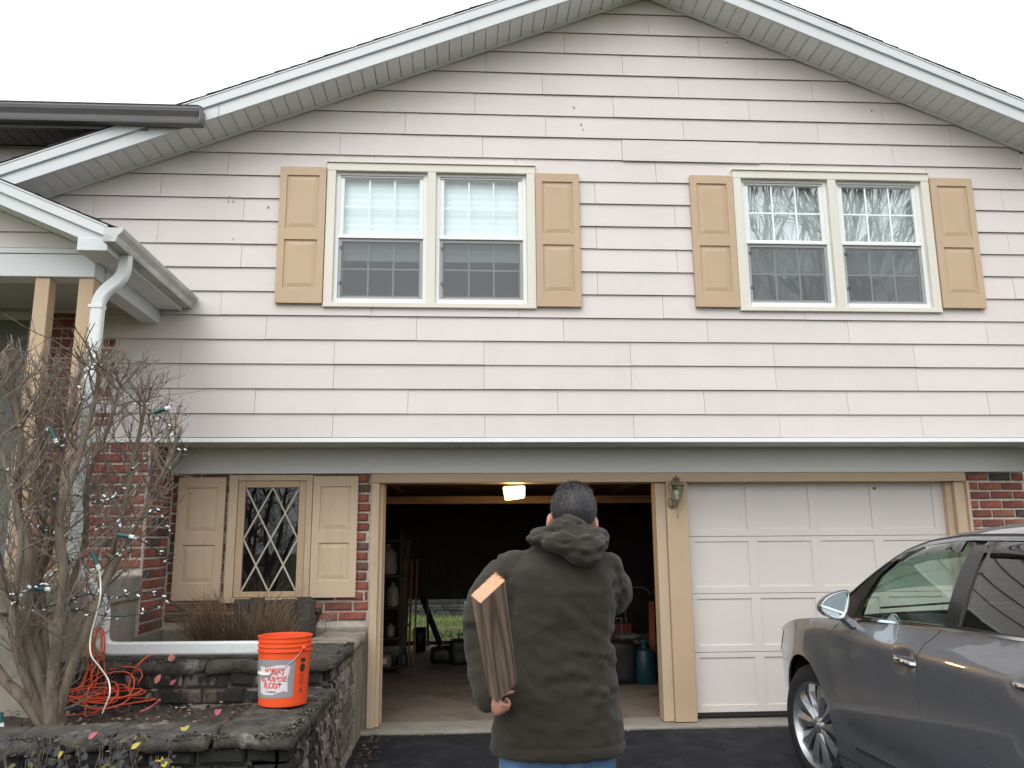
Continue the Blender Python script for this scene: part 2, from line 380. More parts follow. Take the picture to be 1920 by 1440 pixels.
def soffit_panels(P, L, so, y0, y1, pitch=0.104, mat=SOFF, s_start=0.0, horiz=1.0):
    k = int((L-s_start)/pitch)
    for i in range(k):
        s0 = s_start+i*pitch+0.002; s1 = s0+pitch-0.004
        g = G(); v = []
        for s in (s0, s0+0.006, s1-0.006, s1):
            h = 0.010 if s in (s0, s1) else 0.0
            v += [P(s, h, y0), P(s, h, y1)]
        v += [P(s0, 0.013, y0), P(s0, 0.013, y1), P(s1, 0.013, y0), P(s1, 0.013, y1)]
        g.add(v, [(0, 1, 3, 2), (2, 3, 5, 4), (4, 5, 7, 6), (8, 9, 1, 0), (6, 7, 11, 10), (8, 10, 11, 9), (0, 2, 4, 6, 10, 8), (1, 9, 11, 7, 5, 3)])
        g.build('soffit_panel', mat, so)
xl, xr_ = -4.75, 5.55
P1, L1, s1_ = rake(XA, ZA, xl, zL(xl), -OV, -0.02, 'left'); soffit_panels(P1, L1, s1_, -OV+0.022, -0.045, 0.112)
P2, L2, s2_ = rake(XA, ZA, xr_, zR(xr_), -OV, -0.02, 'right'); soffit_panels(P2, L2, s2_, -OV+0.022, -0.045, 0.113)
for P, L in ((P1, L1), (P2, L2)):     # channel where soffit meets the wall
    g = G(); v = [P(0.02, -0.012, -0.05), P(L, -0.012, -0.05), P(L, -0.012, -0.022), P(0.02, -0.012, -0.022), P(0.02, 0.004, -0.05), P(L, 0.004, -0.05), P(L, 0.004, -0.022), P(0.02, 0.004, -0.022)]
    g.add(v, [(0, 3, 2, 1), (4, 5, 6, 7), (0, 1, 5, 4), (1, 2, 6, 5), (2, 3, 7, 6), (3, 0, 4, 7)]).build('soffit_channel', SOFF, house)
# joint in the left fascia wrap
for s_ in (1.72, 3.9): G().box(-0.0008, 0.0008, -0.004, 0.004, 0, 0.10).build('fascia_joint', SOFFG, house, loc=P1(s_, 0.0, -OV-0.0012))
def roof_slope(name, xa, za, xb, zb, y0, y1, course=0.143, up=0.2, jag=0.007):
    L = math.hypot(xb-xa, zb-za); d = Vector(((xb-xa)/L, 0, (zb-za)/L)); nrm = Vector((-d.z, 0, d.x))
    if nrm.z < 0: nrm = -nrm
    g = G(); o = Vector((xa, 0, za+up))
    k = int(L/course)+1
    g2 = [o, o+d*L]
    v = [Vector((p.x, y, p.z)) for p in (g2[0], g2[1], g2[1]-nrm*0.03, g2[0]-nrm*0.03) for y in (y0+0.03, y1)]
    g.add(v, [(0, 1, 3, 2), (2, 3, 5, 4), (4, 5, 7, 6), (6, 7, 1, 0), (0, 2, 4, 6), (1, 7, 5, 3)])
    for i in range(k):
        a = o+d*(i*course-0.02); b_ = o+d*min((i+1)*course, L+0.03)
        yy = y0-RND.uniform(0.0, jag)
        th = RND.uniform(0.007, 0.010)
        v = [Vector((p.x, y, p.z)) for p in (a+nrm*0.004, b_+nrm*0.004, b_+nrm*(0.004+th), a+nrm*0.006) for y in (yy, y1)]
        g.add(v, [(0, 1, 3, 2), (2, 3, 5, 4), (4, 5, 7, 6), (6, 7, 1, 0), (0, 2, 4, 6), (1, 7, 5, 3)])
    return g.build(name, SHING, house)
roof_slope('roof', XA, ZA, xl, zL(xl), -OV-0.025, 7.0); roof_slope('roof', XA, ZA, xr_, zR(xr_), -OV-0.025, 7.0)

# ---------------- left wing eave: dark gutter, dark soffit
def gutter_profile(w, h):               # K style, x outward, z up, open top
    return [(0, 0), (w*0.62, 0), (w*0.66, h*0.12), (w*0.72, h*0.42), (w*0.94, h*0.72), (w*0.98, h*0.86), (w, h*0.9), (w, h), (w*0.93, h), (w*0.93, h*0.92), (w*0.86, h*0.75), (w*0.62, h*0.4), (w*0.56, 0.012), (0.006, 0.012), (0.006, h), (0, h)]
pr_ = gutter_profile(0.125, 0.118)
g = G(); n_ = len(pr_)
v = [(-7.0, -0.385-p[0], 4.760+p[1]) for p in pr_]+[(-2.075, -0.385-p[0], 4.760+p[1]) for p in pr_]
g.add(v, [(i, (i+1) % n_, n_+(i+1) % n_, n_+i) for i in range(n_)]); 
g.box(-2.079, -2.072, -0.51, -0.385, 4.76, 4.879)
wg = g.build('wing_gutter', DKG, house); 
G().box(-7.0, -2.52, -0.384, -0.355, 4.735, 4.90).build('wing_fascia', DKG, house, bevel=0.003)
wsf = G().box(-7.0, -2.5, -0.354, -0.02, 4.772, 4.79).build('wing_soffit', SOFFG, house)
for i in range(39):
    x0 = -2.56-i*0.112; G().box(x0-0.108, x0, -0.352, -0.03, 4.758, 4.770).build('soffit_panel', DKS, wsf, bevel=0.004, seg=1)
g = G(); v = [(-7, -0.50, 4.90), (-2.1, -0.50, 4.90), (-2.1, 3.2, 6.4), (-7, 3.2, 6.4), (-7, -0.50, 4.88), (-2.1, -0.50, 4.88), (-2.1, 3.2, 6.38), (-7, 3.2, 6.38)]
g.add(v, [(0, 3, 2, 1), (4, 5, 6, 7), (0, 1, 5, 4), (1, 2, 6, 5), (2, 3, 7, 6), (3, 0, 4, 7)]).build('wing_roof', SHING, house)

# ---------------- overhang under the upper storey
ovs = G().box(-2.44, XR, 0.022, 0.46, Z0-0.010, Z0-0.001).build('overhang_soffit', SOFFG, house)
for i in range(71):
    x0 = -2.43+i*0.1055; G().box(x0, min(x0+0.1025, XR), 0.024, 0.448, Z0-0.020, Z0-0.011).build('soffit_panel', SOFF, ovs)
G().box(-2.44, XR+0.01, 0.452, 0.50, 2.062, Z0-0.021).build('frieze_board', FRIEZE, house, bevel=0.004)
G().box(-2.44, XR+0.01, 0.442, 0.452, Z0-0.032, Z0-0.021).build('frieze_molding', FRIEZE, house)
G().box(XR, XR+0.03, 0.02, 0.45, Z0-0.25, Z0-0.02).build('overhang_end', FRIEZE, house)

# ---------------- double-hung windows
def dh_window(w, kindw, label):
    x0, x1, z0, z1 = w; cw = 0.073; xm0, xm1 = (x0+x1)/2-0.036, (x0+x1)/2+0.036
    yf, yb = -0.040, 0.075
    g = G()
    g.box(x0, x1, yf, yb, z1-0.068, z1).box(x0, x1, yf-0.004, yb, z0, z0+0.040)
    g.box(x0, x0+cw, yf+0.001, yb, z0+0.040, z1-0.068).box(x1-cw, x1, yf+0.001, yb, z0+0.040, z1-0.068).box(xm0, xm1, yf+0.001, yb, z0+0.040, z1-0.068)
    win = g.build('window', CREAM, house, bevel=0.004); win['label'] = label
    G().box(x0-0.006, x1+0.006, yf-0.014, 0.0, z1+0.001, z1+0.010).build('drip_cap', CREAM, win, bevel=0.002)
    for (a, c) in ((x0+cw, xm0), (xm1, x1-cw)):
        zb, zt = z0+0.040, z1-0.068; y1 = 0.0
        fw = 0.034
        G().box(a, a+fw, y1, 0.07, zb, zt).box(c-fw, c, y1, 0.07, zb, zt).box(a+fw, c-fw, y1, 0.07, zt-0.024, zt).box(a+fw, c-fw, y1-0.012, 0.07, zb, zb+0.040).build('window_frame', VINYL, win, bevel=0.003)
        a2, c2, zb2, zt2 = a+fw, c-fw, zb+0.040, zt-0.024; zm = zb2+(zt2-zb2)*0.487
        def sash(nm, za, zc, y0, st, rl_b, rl_t, ydep=0.026):
            g = G().box(a2, a2+st, y0, y0+ydep, za, zc).box(c2-st, c2, y0, y0+ydep, za, zc).box(a2+st, c2-st, y0, y0+ydep, za, za+rl_b).box(a2+st, c2-st, y0, y0+ydep, zc-rl_t, zc)
            o = g.build(nm, VINYL, win, bevel=0.003)
            ga, gc, gz0, gz1 = a2+st, c2-st, za+rl_b, zc-rl_t; ym = 0.004 if (nm == 'lower_sash' or kindw == 'curtain') else 0.016
            G().add([(ga-0.004, y0+0.011, gz0-0.004), (gc+0.004, y0+0.011, gz0-0.004), (gc+0.004, y0+0.011, gz1+0.004), (ga-0.004, y0+0.011, gz1+0.004)], [(0, 1, 2, 3)]).build('pane', PANEW if kindw == 'curtain' else PANE, win, fixn=False)
            for k in (1, 2): G().box(ga+(gc-ga)*k/3-0.007, ga+(gc-ga)*k/3+0.007, y0+ym, y0+ym+0.005, gz0, gz1).build('muntin', MUNT, win)
            zz = (gz0+gz1)/2; G().box(ga, gc, y0+ym+0.0005, y0+ym+0.0045, zz-0.007, zz+0.007).build('muntin', MUNT, win)
            return ga, gc, gz0, gz1
        up = sash('upper_sash', zm, zt2, 0.006, 0.036, 0.034, 0.030)
        G().box(a2-0.004, c2+0.004, -0.006, 0.006, zm-0.004, zm+0.020).build('meeting_rail', VINYL, win, bevel=0.003)
        # grey strips above the upper sash, painting in the shadow lines of the head
        for k in range(2): G().box(a2-0.006+0.012*k, c2+0.006-0.012*k, -0.002, 0.0055, zt2-0.006-0.017*k, zt2-0.002-0.017*k).build('head_shadow_line', SCRFR, win)
        lo = sash('lower_sash', zb2, zm, 0.034, 0.036, 0.040, 0.030)
        # half insect screen
        G().box(a2, a2+0.026, 0.010, 0.018, zb2, zm-0.004).box(c2-0.026, c2, 0.010, 0.018, zb2, zm-0.004).box(a2+0.026, c2-0.026, 0.010, 0.018, zb2, zb2+0.022).box(a2+0.026, c2-0.026, 0.010, 0.018, zm-0.03, zm-0.004).build('screen_frame', SCRFR, win, bevel=0.002)
        G().box(a2+0.024, c2-0.024, 0.0135, 0.0145, zb2+0.02, zm-0.02).build('screen_mesh', SCREEN, win)
        for zz in (zm-0.085, zb2+0.14): 
            G().box(a2+0.016, a2+0.032, 0.004, 0.009, zz-0.011, zz-0.008).box(a2+0.016, a2+0.032, 0.004, 0.009, zz+0.008, zz+0.011).box(a2+0.013, a2+0.016, 0.004, 0.009, zz-0.011, zz+0.011).box(a2+0.029, a2+0.032, 0.004, 0.009, zz-0.008, zz+0.008).build('screen_clip', RUBBER, win)
        # blind or gathered curtain behind
        if kindw == 'blind':
            zb_ = zm-0.17
            g = G(); P = []
            for i in range(40):
                z = zt2+(zb_-zt2)*i/39; P.append([(a2+(c2-a2)*j/2, 0.072+0.0015*math.sin(i*2.1), z) for j in range(3)])
            g.grid(P); g.box(a2, c2, 0.067, 0.078, zb_-0.012, zb_+0.006); g.build('roller_blind', BLIND, win)
        else:
            g = G(); P = []; zb_ = zm-0.26
            for i in range(14):
                row = []
                for j in range(61):
                    u = j/60; sw = 0.03*math.sin(u*6.28*1.5)
                    z = zt2+(zb_+sw-zt2)*i/13
                    row.append((a2+(c2-a2)*u, 0.086+0.010*math.sin(u*52+1.2*math.sin(i*.6))+0.006*math.sin(u*23), z))
                P.append(row)
            g.grid(P); g.build('curtain', LACE, win, smooth=True)
    return win
win1 = dh_window(W1, 'blind', 'left double-hung pair with white blinds'); win2 = dh_window(W2, 'curtain', 'right double-hung pair with thin curtains reflecting bare trees')
g = G()
for w in (W1, W2):
    x0, x1, z0, z1 = w; g.box(x0-0.3, x1+0.3, 1.5, 1.52, 2.6, 5.2).box(x0-0.3, x1+0.3, 0.1, 1.5, 2.58, 2.6).box(x0-0.3, x1+0.3, 0.1, 1.5, 5.2, 5.22).box(x0-0.32, x0-0.3, 0.1, 1.5, 2.6, 5.2).box(x1+0.3, x1+0.32, 0.1, 1.5, 2.6, 5.2)
g.build('room_wall', ROOM, house)

# ---------------- shutters (raised panels)
def raised(g, x0, x1, z0, z1, yf, d1=0.013, i1=0.012, i2=0.034, up=0.006):
    R = lambda i, y: [(x0+i, y, z0+i), (x1-i, y, z0+i), (x1-i, y, z1-i), (x0+i, y, z1-i)]
    rings = [R(0, yf), R(0.002, yf+d1), R(i1, yf+d1), R(i1+i2, yf+up), R(i1+i2, yf+up)]
    v = [p for r in rings[:4] for p in r]
    f = [(k*4+i, k*4+(i+1) % 4, (k+1)*4+(i+1) % 4, (k+1)*4+i) for k in range(3) for i in range(4)]+[(12, 13, 14, 15)]
    g.add(v, f)
def shutter(x0, x1, z0, z1, yf, yb, mat, st=0.057, top=0.075, mid=0.095, bot=0.125, label=None):
    g = G(); H = z1-z0
    zb0 = z0+bot; zt1 = z1-top; zmid = z0+H*0.515
    pa = [(zmid+mid/2-0.02, zt1), (zb0, zmid-mid/2-0.02)]
    xs = (x0, x0+st, x1-st, x1); 
    q = lambda a, c, e, f_: g.add([(a, yf, e), (c, yf, e), (c, yf, f_), (a, yf, f_)], [(0, 1, 2, 3)])
    q(xs[0], xs[1], z0, z1); q(xs[2], xs[3], z0, z1)
    q(xs[1], xs[2], z0, pa[1][0]); q(xs[1], xs[2], pa[1][1], pa[0][0]); q(xs[1], xs[2], pa[0][1], z1)
    for e, f_ in pa: raised(g, xs[1], xs[2], e, f_, yf)
    v = [(x, y, z) for y in (yf, yb) for x, z in ((x0, z0), (x1, z0), (x1, z1), (x0, z1))]
    g.add(v, [(0, 4, 5, 1), (1, 5, 6, 2), (2, 6, 7, 3), (3, 7, 4, 0), (4, 7, 6, 5)])
    me_o = g.build('shutter', mat, house)
    bm = bmesh.new(); bm.from_mesh(me_o.data); bmesh.ops.remove_doubles(bm, verts=bm.verts, dist=1e-5); bmesh.ops.recalc_face_normals(bm, faces=bm.faces); bm.to_mesh(me_o.data); bm.free()
    bv = me_o.modifiers.new('b', 'BEVEL'); bv.width = 0.003; bv.segments = 2; bv.limit_method = 'ANGLE'; bv.angle_limit = math.radians(50)
    for xx in (x0+0.02, x1-0.02):
        for zz in (z0+0.045, z1-0.025):
            gg = G(); gg.tube([(xx, yf-0.003, zz), (xx, yf+0.004, zz)], 0.006, 6); gg.build('shutter_screw', TANW, me_o)
    return me_o
for (x0, x1, z0, z1) in ((-1.532, -1.150, 3.413, 4.605), (0.620, 0.996, 3.403, 4.588), (1.965, 2.342, 3.413, 4.598), (4.120, 4.504, 3.424, 4.616)): shutter(x0, x1, z0, z1, -0.052, -0.018, TAN)
for (x0, x1, z0, z1) in ((-2.369, -1.978, 1.030, 2.032), (-1.252, -0.876, 1.042, 2.040)): shutter(x0, x1, z0, z1, 0.463, 0.500, TANW, st=0.062, top=0.085, mid=0.10, bot=0.135)
# shutter holdback under the left lower shutter
G().box(-2.31, -2.17, 0.475, 0.515, 0.945, 0.995).build('vent_grille', M('black iron', (0.03, 0.03, 0.03), 0.6), house, bevel=0.004)

# ---------------- leaded casement
wx0, wx1, wz0, wz1 = -1.953, -1.258, 1.045, 2.055
g = G().box(wx0, wx0+0.072, 0.478, 0.60, wz0, wz1).box(wx1-0.052, wx1, 0.478, 0.60, wz0, wz1).box(wx0+0.072, wx1-0.052, 0.478, 0.60, wz1-0.05, wz1).box(wx0-0.02, wx1+0.02, 0.455, 0.60, wz0-0.04, wz0-0.001)
cas = g.build('casement_window', TANW, house, bevel=0.004); cas['label'] = 'tan casement with diamond lattice over dark glass'
sx0, sx1, sz0, sz1 = -1.879, -1.312, 1.048, 2.003
g = G().box(sx0, sx0+0.06, 0.490, 0.53, sz0, sz1).box(sx1-0.06, sx1, 0.490, 0.53, sz0, sz1).box(sx0+0.06, sx1-0.06, 0.490, 0.53, sz0, sz0+0.045).box(sx0+0.06, sx1-0.06, 0.490, 0.53, sz1-0.055, sz1)
g.build('sash', TAN, cas, bevel=0.004)
gx0, gx1, gz0, gz1 = sx0+0.06, sx1-0.06, sz0+0.045, sz1-0.055
G().add([(gx0, 0.516, gz0), (gx1, 0.516, gz0), (gx1, 0.516, gz1), (gx0, 0.516, gz1)], [(0, 1, 2, 3)]).build('pane', LEADED, cas, fixn=False)
LEAD = M('cream lattice strip', (0.52, 0.47, 0.37), 0.6, var=0.1)
gp = lambda u, v: (gx0+(gx1-gx0)*u, 0.508, gz1+(gz0-gz1)*v)
for a, c in (((0, 0), (1, 1)), ((1, 0), (0, 1)), ((.5, 0), (0, .5)), ((.5, 0), (1, .5)), ((0, .5), (.5, 1)), ((1, .5), (.5, 1))):
    k = 0.0012*RND.random(); A_, B_ = Vector(gp(*a)), Vector(gp(*c)); A_.y -= k; B_.y -= k
    G().bar(A_, B_, 0.006, 0.013, up=(0, 0.001, 1)).build('lattice_strip', LEAD, cas)
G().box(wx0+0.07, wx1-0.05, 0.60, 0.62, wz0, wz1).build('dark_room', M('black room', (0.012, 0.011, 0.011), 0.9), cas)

# ---------------- brick walls
brick_meshes = {}
def brick_mesh(Lb, var):
    key = (round(Lb, 3), var)
    if key in brick_meshes: return brick_meshes[key]
    R = random.Random(var*77+int(Lb*1000)); h, d = 0.0615, 0.03
    g = G(); c = 0.006
    def j(a=0.0022): return R.uniform(-a, a)
    pts = []
    for (yy, ins) in ((-d/2, 0.006), (-d/2+0.006, 0.0), (d/2, 0.0)):
        for (sx, sz) in ((-1, -1), (1, -1), (1, 1), (-1, 1)):
            pts.append((sx*(Lb/2-ins)+j(), yy+j(0.0012), sz*(h/2-ins)+j()))
    f = [(0, 1, 2, 3)]+[(k*4+i, k*4+4+i, k*4+4+(i+1) % 4, k*4+(i+1) % 4) for k in range(2) for i in range(4)]
    g.add(pts, f); me = g.mesh('brick', BRICK)
    bm = bmesh.new(); bm.from_mesh(me); bmesh.ops.recalc_face_normals(bm, faces=bm.faces)
    if sum(f_.normal.y for f_ in bm.faces if abs(f_.calc_center_median().y+d/2) < 0.003) > 0: bmesh.ops.reverse_faces(bm, faces=bm.faces)
    bm.to_mesh(me); bm.free()
    brick_meshes[key] = me; return me
def brick_wall(name, u0, u1, z0, z1, place, wallgeom, pitch=0.225, cut=(), single=True, label=None):
    """place(u, z) -> (location, rz)"""
    wl_ = wallgeom.build(name, MORTAR, house)
    if label: wl_['label'] = label
    rows = int(round((z1-z0)/0.081)); joined = G()
    for r in range(rows):
        zc = z1-0.081*(r+0.5)
        u = u0-(pitch/2 if r % 2 else 0)-0.3*pitch*((r*37 % 10)/10 if r % 3 == 0 else 0)
        while u < u1:
            a, c = max(u, u0), min(u+pitch, u1); u += pitch
            if c-a < 0.035: continue
            segs = [(a, c)]
            for (ca, cc, cz0, cz1) in cut:
                if zc > cz0 and zc < cz1:
                    ns = []
                    for (p, q) in segs:
                        if q <= ca or p >= cc: ns.append((p, q))
                        else:
                            if p < ca: ns.append((p, ca))
                            if q > cc: ns.append((cc, q))
                    segs = ns
            for (p, q) in segs:
                if q-p < 0.03: continue
                Lb = max(0.02, round((q-p-0.019)/0.01)*0.01)
                me = brick_mesh(Lb, RND.randrange(5)); loc, rz = place((p+q)/2+RND.uniform(-.003, .003), zc+RND.uniform(-.002, .002))
                link('brick', me, wl_, loc, rz)
    return wl_
YB = 0.520
brick_wall('brick_wall', -2.43, -0.77, 0.83, 2.062, lambda u, z: ((u, YB-0.002, z), 0), G().box(-2.45, -1.95, YB, YB+0.1, 0.80, 2.07).box(-1.26, -0.73, YB, YB+0.1, 0.80, 2.07).box(-1.95, -1.26, YB, YB+0.1, 0.80, 1.005), cut=((wx0-0.01, wx1+0.01, 1.0, 2.1),), pitch=0.235)
XS = -2.447
brick_wall('brick_return', 0.02, 0.50, 0.83, 2.27, lambda u, z: ((XS+0.002, u, z), math.pi/2), G().box(XS-0.1, XS, 0.0, 0.52, 0.80, 2.29), pitch=0.22)
brick_wall('brick_entry', -4.3, XS-0.005, 1.27, 2.27, lambda u, z: ((u, -0.002, z), 0), G().box(-4.4, XS-0.102, 0.003, 0.1, 0.80, 2.29).box(XS-0.104, XS-0.004, -0.003, -0.0005, 1.255, 2.27), pitch=0.22)
brick_wall('brick_side', 4.50, 5.04, 0.95, 2.062, lambda u, z: ((u, YB-0.002, z), 0), G().box(4.46, 5.05, YB, YB+0.1, 0.0, 2.07), pitch=0.208)
# upper entry wall under the porch: too dark and far to pick apart
g = G(); z = 2.31
while z < 3.33:
    x = -4.4+(0.11 if int(z*100) % 2 else 0)
    while x < -2.96: g.box(x, x+0.2, -0.012, 0.02, z, z+0.064); x += 0.218
    z += 0.081
bw = G().box(-4.4, -2.95, 0.0, 0.1, 2.29, 3.5).build('brick_upper', MORTAR, house); kind(g.build('brick_field', BRICK, bw), 'stuff')
for bx_ in ((-2.43, -0.76, 0.49, 0.62, -0.15, 0.80), (XS-0.15, XS+0.012, -0.02, 0.60, -0.15, 0.799), (4.45, 5.06, 0.50, 0.64, -0.15, 0.9)): G().box(*bx_).build('foundation', STUCCO, house, bevel=0.01)

# ---------------- garage openings: header, jambs, post, right door
YD = 0.60
G().box(-0.766, 4.458, 0.455, 0.64, 1.982, 2.061).build('garage_header', TAN, house, bevel=0.004)
def jamb(x0, x1, y0, y1, name='door_jamb', z0=0.012, mat=TANW): return G().box(x0, x1, y0, y1, z0, 1.981).build(name, mat, house, bevel=0.004)
jamb(-0.762, -0.697, 0.468, 0.52); jamb(-0.728, -0.668, 0.521, 0.66); jamb(-0.699, -0.660, 0.661, 0.70)
jamb(1.768, 1.950, 0.466, 0.66, 'center_post', mat=TAN); jamb(1.680, 1.767, 0.50, 0.66); jamb(1.700, 1.767, 0.661, 0.70)
jamb(1.951, 1.962, 0.50, 0.585); jamb(4.318, 4.375, 0.545, 0.70); jamb(4.376, 4.470, 0.500, 0.62); jamb(4.471, 4.498, 0.470, 0.60)
gd = G().box(1.975, 4.318, 0.625, 0.645, 0.052, 2.03).build('garage_door', GDOOR, house); gd['label'] = 'closed cream sectional garage door'
dx0, dx1 = 1.972, 4.320; stiles = [1.972, 2.028, 2.512, 2.588, 3.082, 3.160, 3.652, 3.730, 4.222, 4.320]
for k in range(4):
    z0, z1 = 0.058+k*0.486, 0.058+(k+1)*0.486-0.004
    g = G(); yf = YD; zb, zt = z0+0.055, z1-0.040
    q = lambda a, c, e, f_: g.add([(a, yf, e), (c, yf, e), (c, yf, f_), (a, yf, f_)], [(0, 1, 2, 3)])
    q(dx0, dx1, z0, zb); q(dx0, dx1, zt, z1)
    for i in range(0, 10, 2): q(stiles[i], stiles[i+1], zb, zt)
    for i in range(1, 9, 2):
        x0, x1 = stiles[i], stiles[i+1]; R = lambda s, y: [(x0+s, y, zb+s), (x1-s, y, zb+s), (x1-s, y, zt-s), (x0+s, y, zt-s)]
        v = R(0, yf)+R(0.003, yf+0.011)
        g.add(v, [(j, (j+1) % 4, 4+(j+1) % 4, 4+j) for j in range(4)]+[(4, 5, 6, 7)])
    v = [(x_, y_, z_) for y_ in (yf, yf+0.024) for x_, z_ in ((dx0, z0), (dx1, z0), (dx1, z1), (dx0, z1))]
    g.add(v, [(0, 4, 5, 1), (1, 5, 6, 2), (2, 6, 7, 3), (3, 7, 4, 0)])
    o = g.build('door_section', GDOOR, gd)
    bm = bmesh.new(); bm.from_mesh(o.data); bmesh.ops.remove_doubles(bm, verts=bm.verts, dist=1e-5); bm.to_mesh(o.data); bm.free()
    bv = o.modifiers.new('b', 'BEVEL'); bv.width = 0.0025; bv.segments = 2; bv.limit_method = 'ANGLE'; bv.angle_limit = math.radians(50)
G().box(dx0, dx1, 0.602, 0.64, 0.022, 0.056).build('bottom_seal', RUBBER, gd)

# ---------------- entry porch
yp = -1.48
XE, ZE = -2.265, 3.335                # lower tip of the porch rake soffit line
SP = 0.426; XRG = -3.9
zp = lambda x: ZE+SP*(XE-x)
PP, LP, sp_ = rake(XRG, zp(XRG), XE, ZE, yp, -1.2, 'porch', up=0.150, thick=0.072)
soffit_panels(PP, LP, sp_, yp+0.022, -1.215, 0.112)
rake(XRG, zp(XRG), XRG-1.5, zp(XRG)-1.5*SP, yp, -1.2, 'porchl', up=0.150, thick=0.072)
G().box(-2.455, XE+0.002, yp-0.004, yp+0.25, ZE-0.012, ZE+0.075).build('rake_return', FASC, house, bevel=0.004)
roof_slope('porch_roof', XRG, zp(XRG), XE+0.06, ZE-0.06*SP, yp-0.028, -0.024, up=0.152); roof_slope('porch_roof', XRG, zp(XRG), XRG-1.6, zp(XRG)-1.6*SP, yp-0.028, -0.024, up=0.152)
G().box(-6.2, -2.455, -1.205, -1.05, 3.236, 3.395).build('porch_beam', FASC, house, bevel=0.005)
G().box(-6.2, -2.44, -1.215, -1.20, 3.396, 3.432).build('beam_cap', FASC, house, bevel=0.003)
G().box(-2.58, -2.447, -1.048, -0.002, 3.236, 3.36).build('porch_beam', FASC, house, bevel=0.005)
g = G(); q = clip([(-6.2, 3.433), (-2.4, 3.433), (-2.4, 4.3), (-6.2, 4.3)], SP, 1, ZE+SP*XE+0.01); q = clip(q, -SP, 1, ZE+SP*XE-2*SP*XRG+0.01)
g.prism(q, lambda p: (p[0], -1.20, p[1]), lambda p: (p[0], -1.06, p[1])); pg_ = g.build('porch_gable', GAP, house)
for r in range(6, 11):
    z0 = Z0+(r-1)*PI_+0.025; z1 = z0+PI_-0.001; q = [(-6.2, z0), (-2.4, z0), (-2.4, z1), (-6.2, z1)]
    q = clip(q, SP, 1, ZE+SP*XE-0.002); q = clip(q, -SP, 1, ZE+SP*XE-2*SP*XRG-0.002); q = clip(q, 0, -1, -3.434)
    if area(q) > 1e-3:
        gg = G().prism(q, lambda p: (p[0], -1.222+0.018*(p[1]-z0)/PI_, p[1]), lambda p: (p[0], -1.201, p[1])); gg.build('siding_plank', SIDE, pg_)
G().box(-6.2, -2.581, -1.049, -0.03, 3.345, 3.36).build('porch_ceiling', M('grey porch ceiling', (0.40, 0.40, 0.38), 0.7), house)
pes = G().box(-2.446, -2.285, -1.30, -0.03, 3.358, 3.366).build('porch_soffit', SOFFG, house)
for i in range(11):
    y0 = -1.295+i*0.114; G().box(-2.444, -2.288, y0, y0+0.110, 3.347, 3.357).build('soffit_panel', SOFF, pes)
G().box(-2.287, -2.270, -1.47, -0.026, 3.34, 3.470).build('eave_fascia', FASC, house, bevel=0.002)
pr_ = gutter_profile(0.122, 0.092); n_ = len(pr_); g = G()
v = [(-2.269+p[0], -1.545, 3.362+p[1]) for p in pr_]+[(-2.269+p[0], -0.03, 3.362+p[1]) for p in pr_]
g.add(v, [(i, (i+1) % n_, n_+(i+1) % n_, n_+i) for i in range(n_)])
capp = [(-2.269+p[0], p[1]) for p in gutter_profile(0.122, 0.092)[:8]]+[(-2.269, 0.092)]
g.prism(capp, lambda p: (p[0], -1.549, 3.362+p[1]), lambda p: (p[0], -1.546, 3.362+p[1])); g.prism(capp, lambda p: (p[0], -0.03, 3.362+p[1]), lambda p: (p[0], -0.026, 3.362+p[1]))
pgut = g.build('porch_gutter', GUT, house)
for (a, c) in ((-2.560, -2.462), (-2.842, -2.748)):
    G().box(a, c, -1.188, -1.092, 1.255, 3.235).build('porch_column', TAN, house, bevel=0.004)
for (a, c) in ((-3.9, -3.80),): G().box(a, c, -1.188, -1.092, 1.255, 3.235).build('porch_column', TAN, house, bevel=0.004)
G().box(-6.2, -2.425, -1.36, -0.002, 1.075, 1.25).build('porch_slab', SLAB, house, bevel=0.015)
G().box(-6.2, -2.452, -1.30, -0.021, -0.15, 1.074).build('porch_foundation', STUCCO, house, bevel=0.01)
# entry door seen between the columns
edo = G().box(-4.35, -3.45, -0.03, -0.013, 1.26, 3.25).build('entry_door', M('green grey door', (0.13, 0.14, 0.12), 0.5), house)
G().box(-3.45, -3.36, -0.045, -0.013, 1.26, 3.30).box(-4.35, -3.45, -0.045, -0.013, 3.251, 3.32).build('door_casing', M('door casing white', (0.5, 0.5, 0.47), 0.5), edo, bevel=0.004)
# downspout: outlet, offset, drop beside the column, kick out, long run on the planter wall
def smooth_path(pts, r=0.05, n=5):
    pts = [Vector(p) for p in pts]; out = [pts[0]]
    for i in range(1, len(pts)-1):
        a, b_, c = pts[i-1], pts[i], pts[i+1]
        d1 = (a-b_); d2 = (c-b_); rr = min(r, d1.length*0.45, d2.length*0.45); p, q = b_+d1.normalized()*rr, b_+d2.normalized()*rr
        for k in range(n+1):
            t = k/n; out.append(p*(1-t)**2+b_*2*t*(1-t)+q*t*t)
    out.append(pts[-1]); return out
yd = -1.27
path = smooth_path([(-2.235, yd, 3.375), (-2.235, yd, 3.22), (-2.385, yd, 3.09), (-2.388, yd, 1.33), (-2.225, yd+0.08, 1.13), (-2.235, yd+0.12, 0.845), (-1.0, yd+0.14, 0.835)], 0.09, 6)
dsp = G().recttube(path, 0.058, 0.078, (0, 1, 0.001)).build('downspout', DSP, house, smooth=True, angle=30)
for i in (0, 1):
    z = (3.0, 1.55)[i]; G().box(-2.433, -2.345, yd-0.034, yd+0.034, z, z+0.022).build('downspout_strap', DSP, dsp)
# horizontal ribs of the lower run
g = G()
for k in range(3): g.bar((-2.10, yd+0.138-0.032, 0.82+k*0.013), (-1.0, yd+0.140-0.032, 0.818+k*0.013), 0.006, 0.004)
g.build('downspout_rib', DSP, dsp)
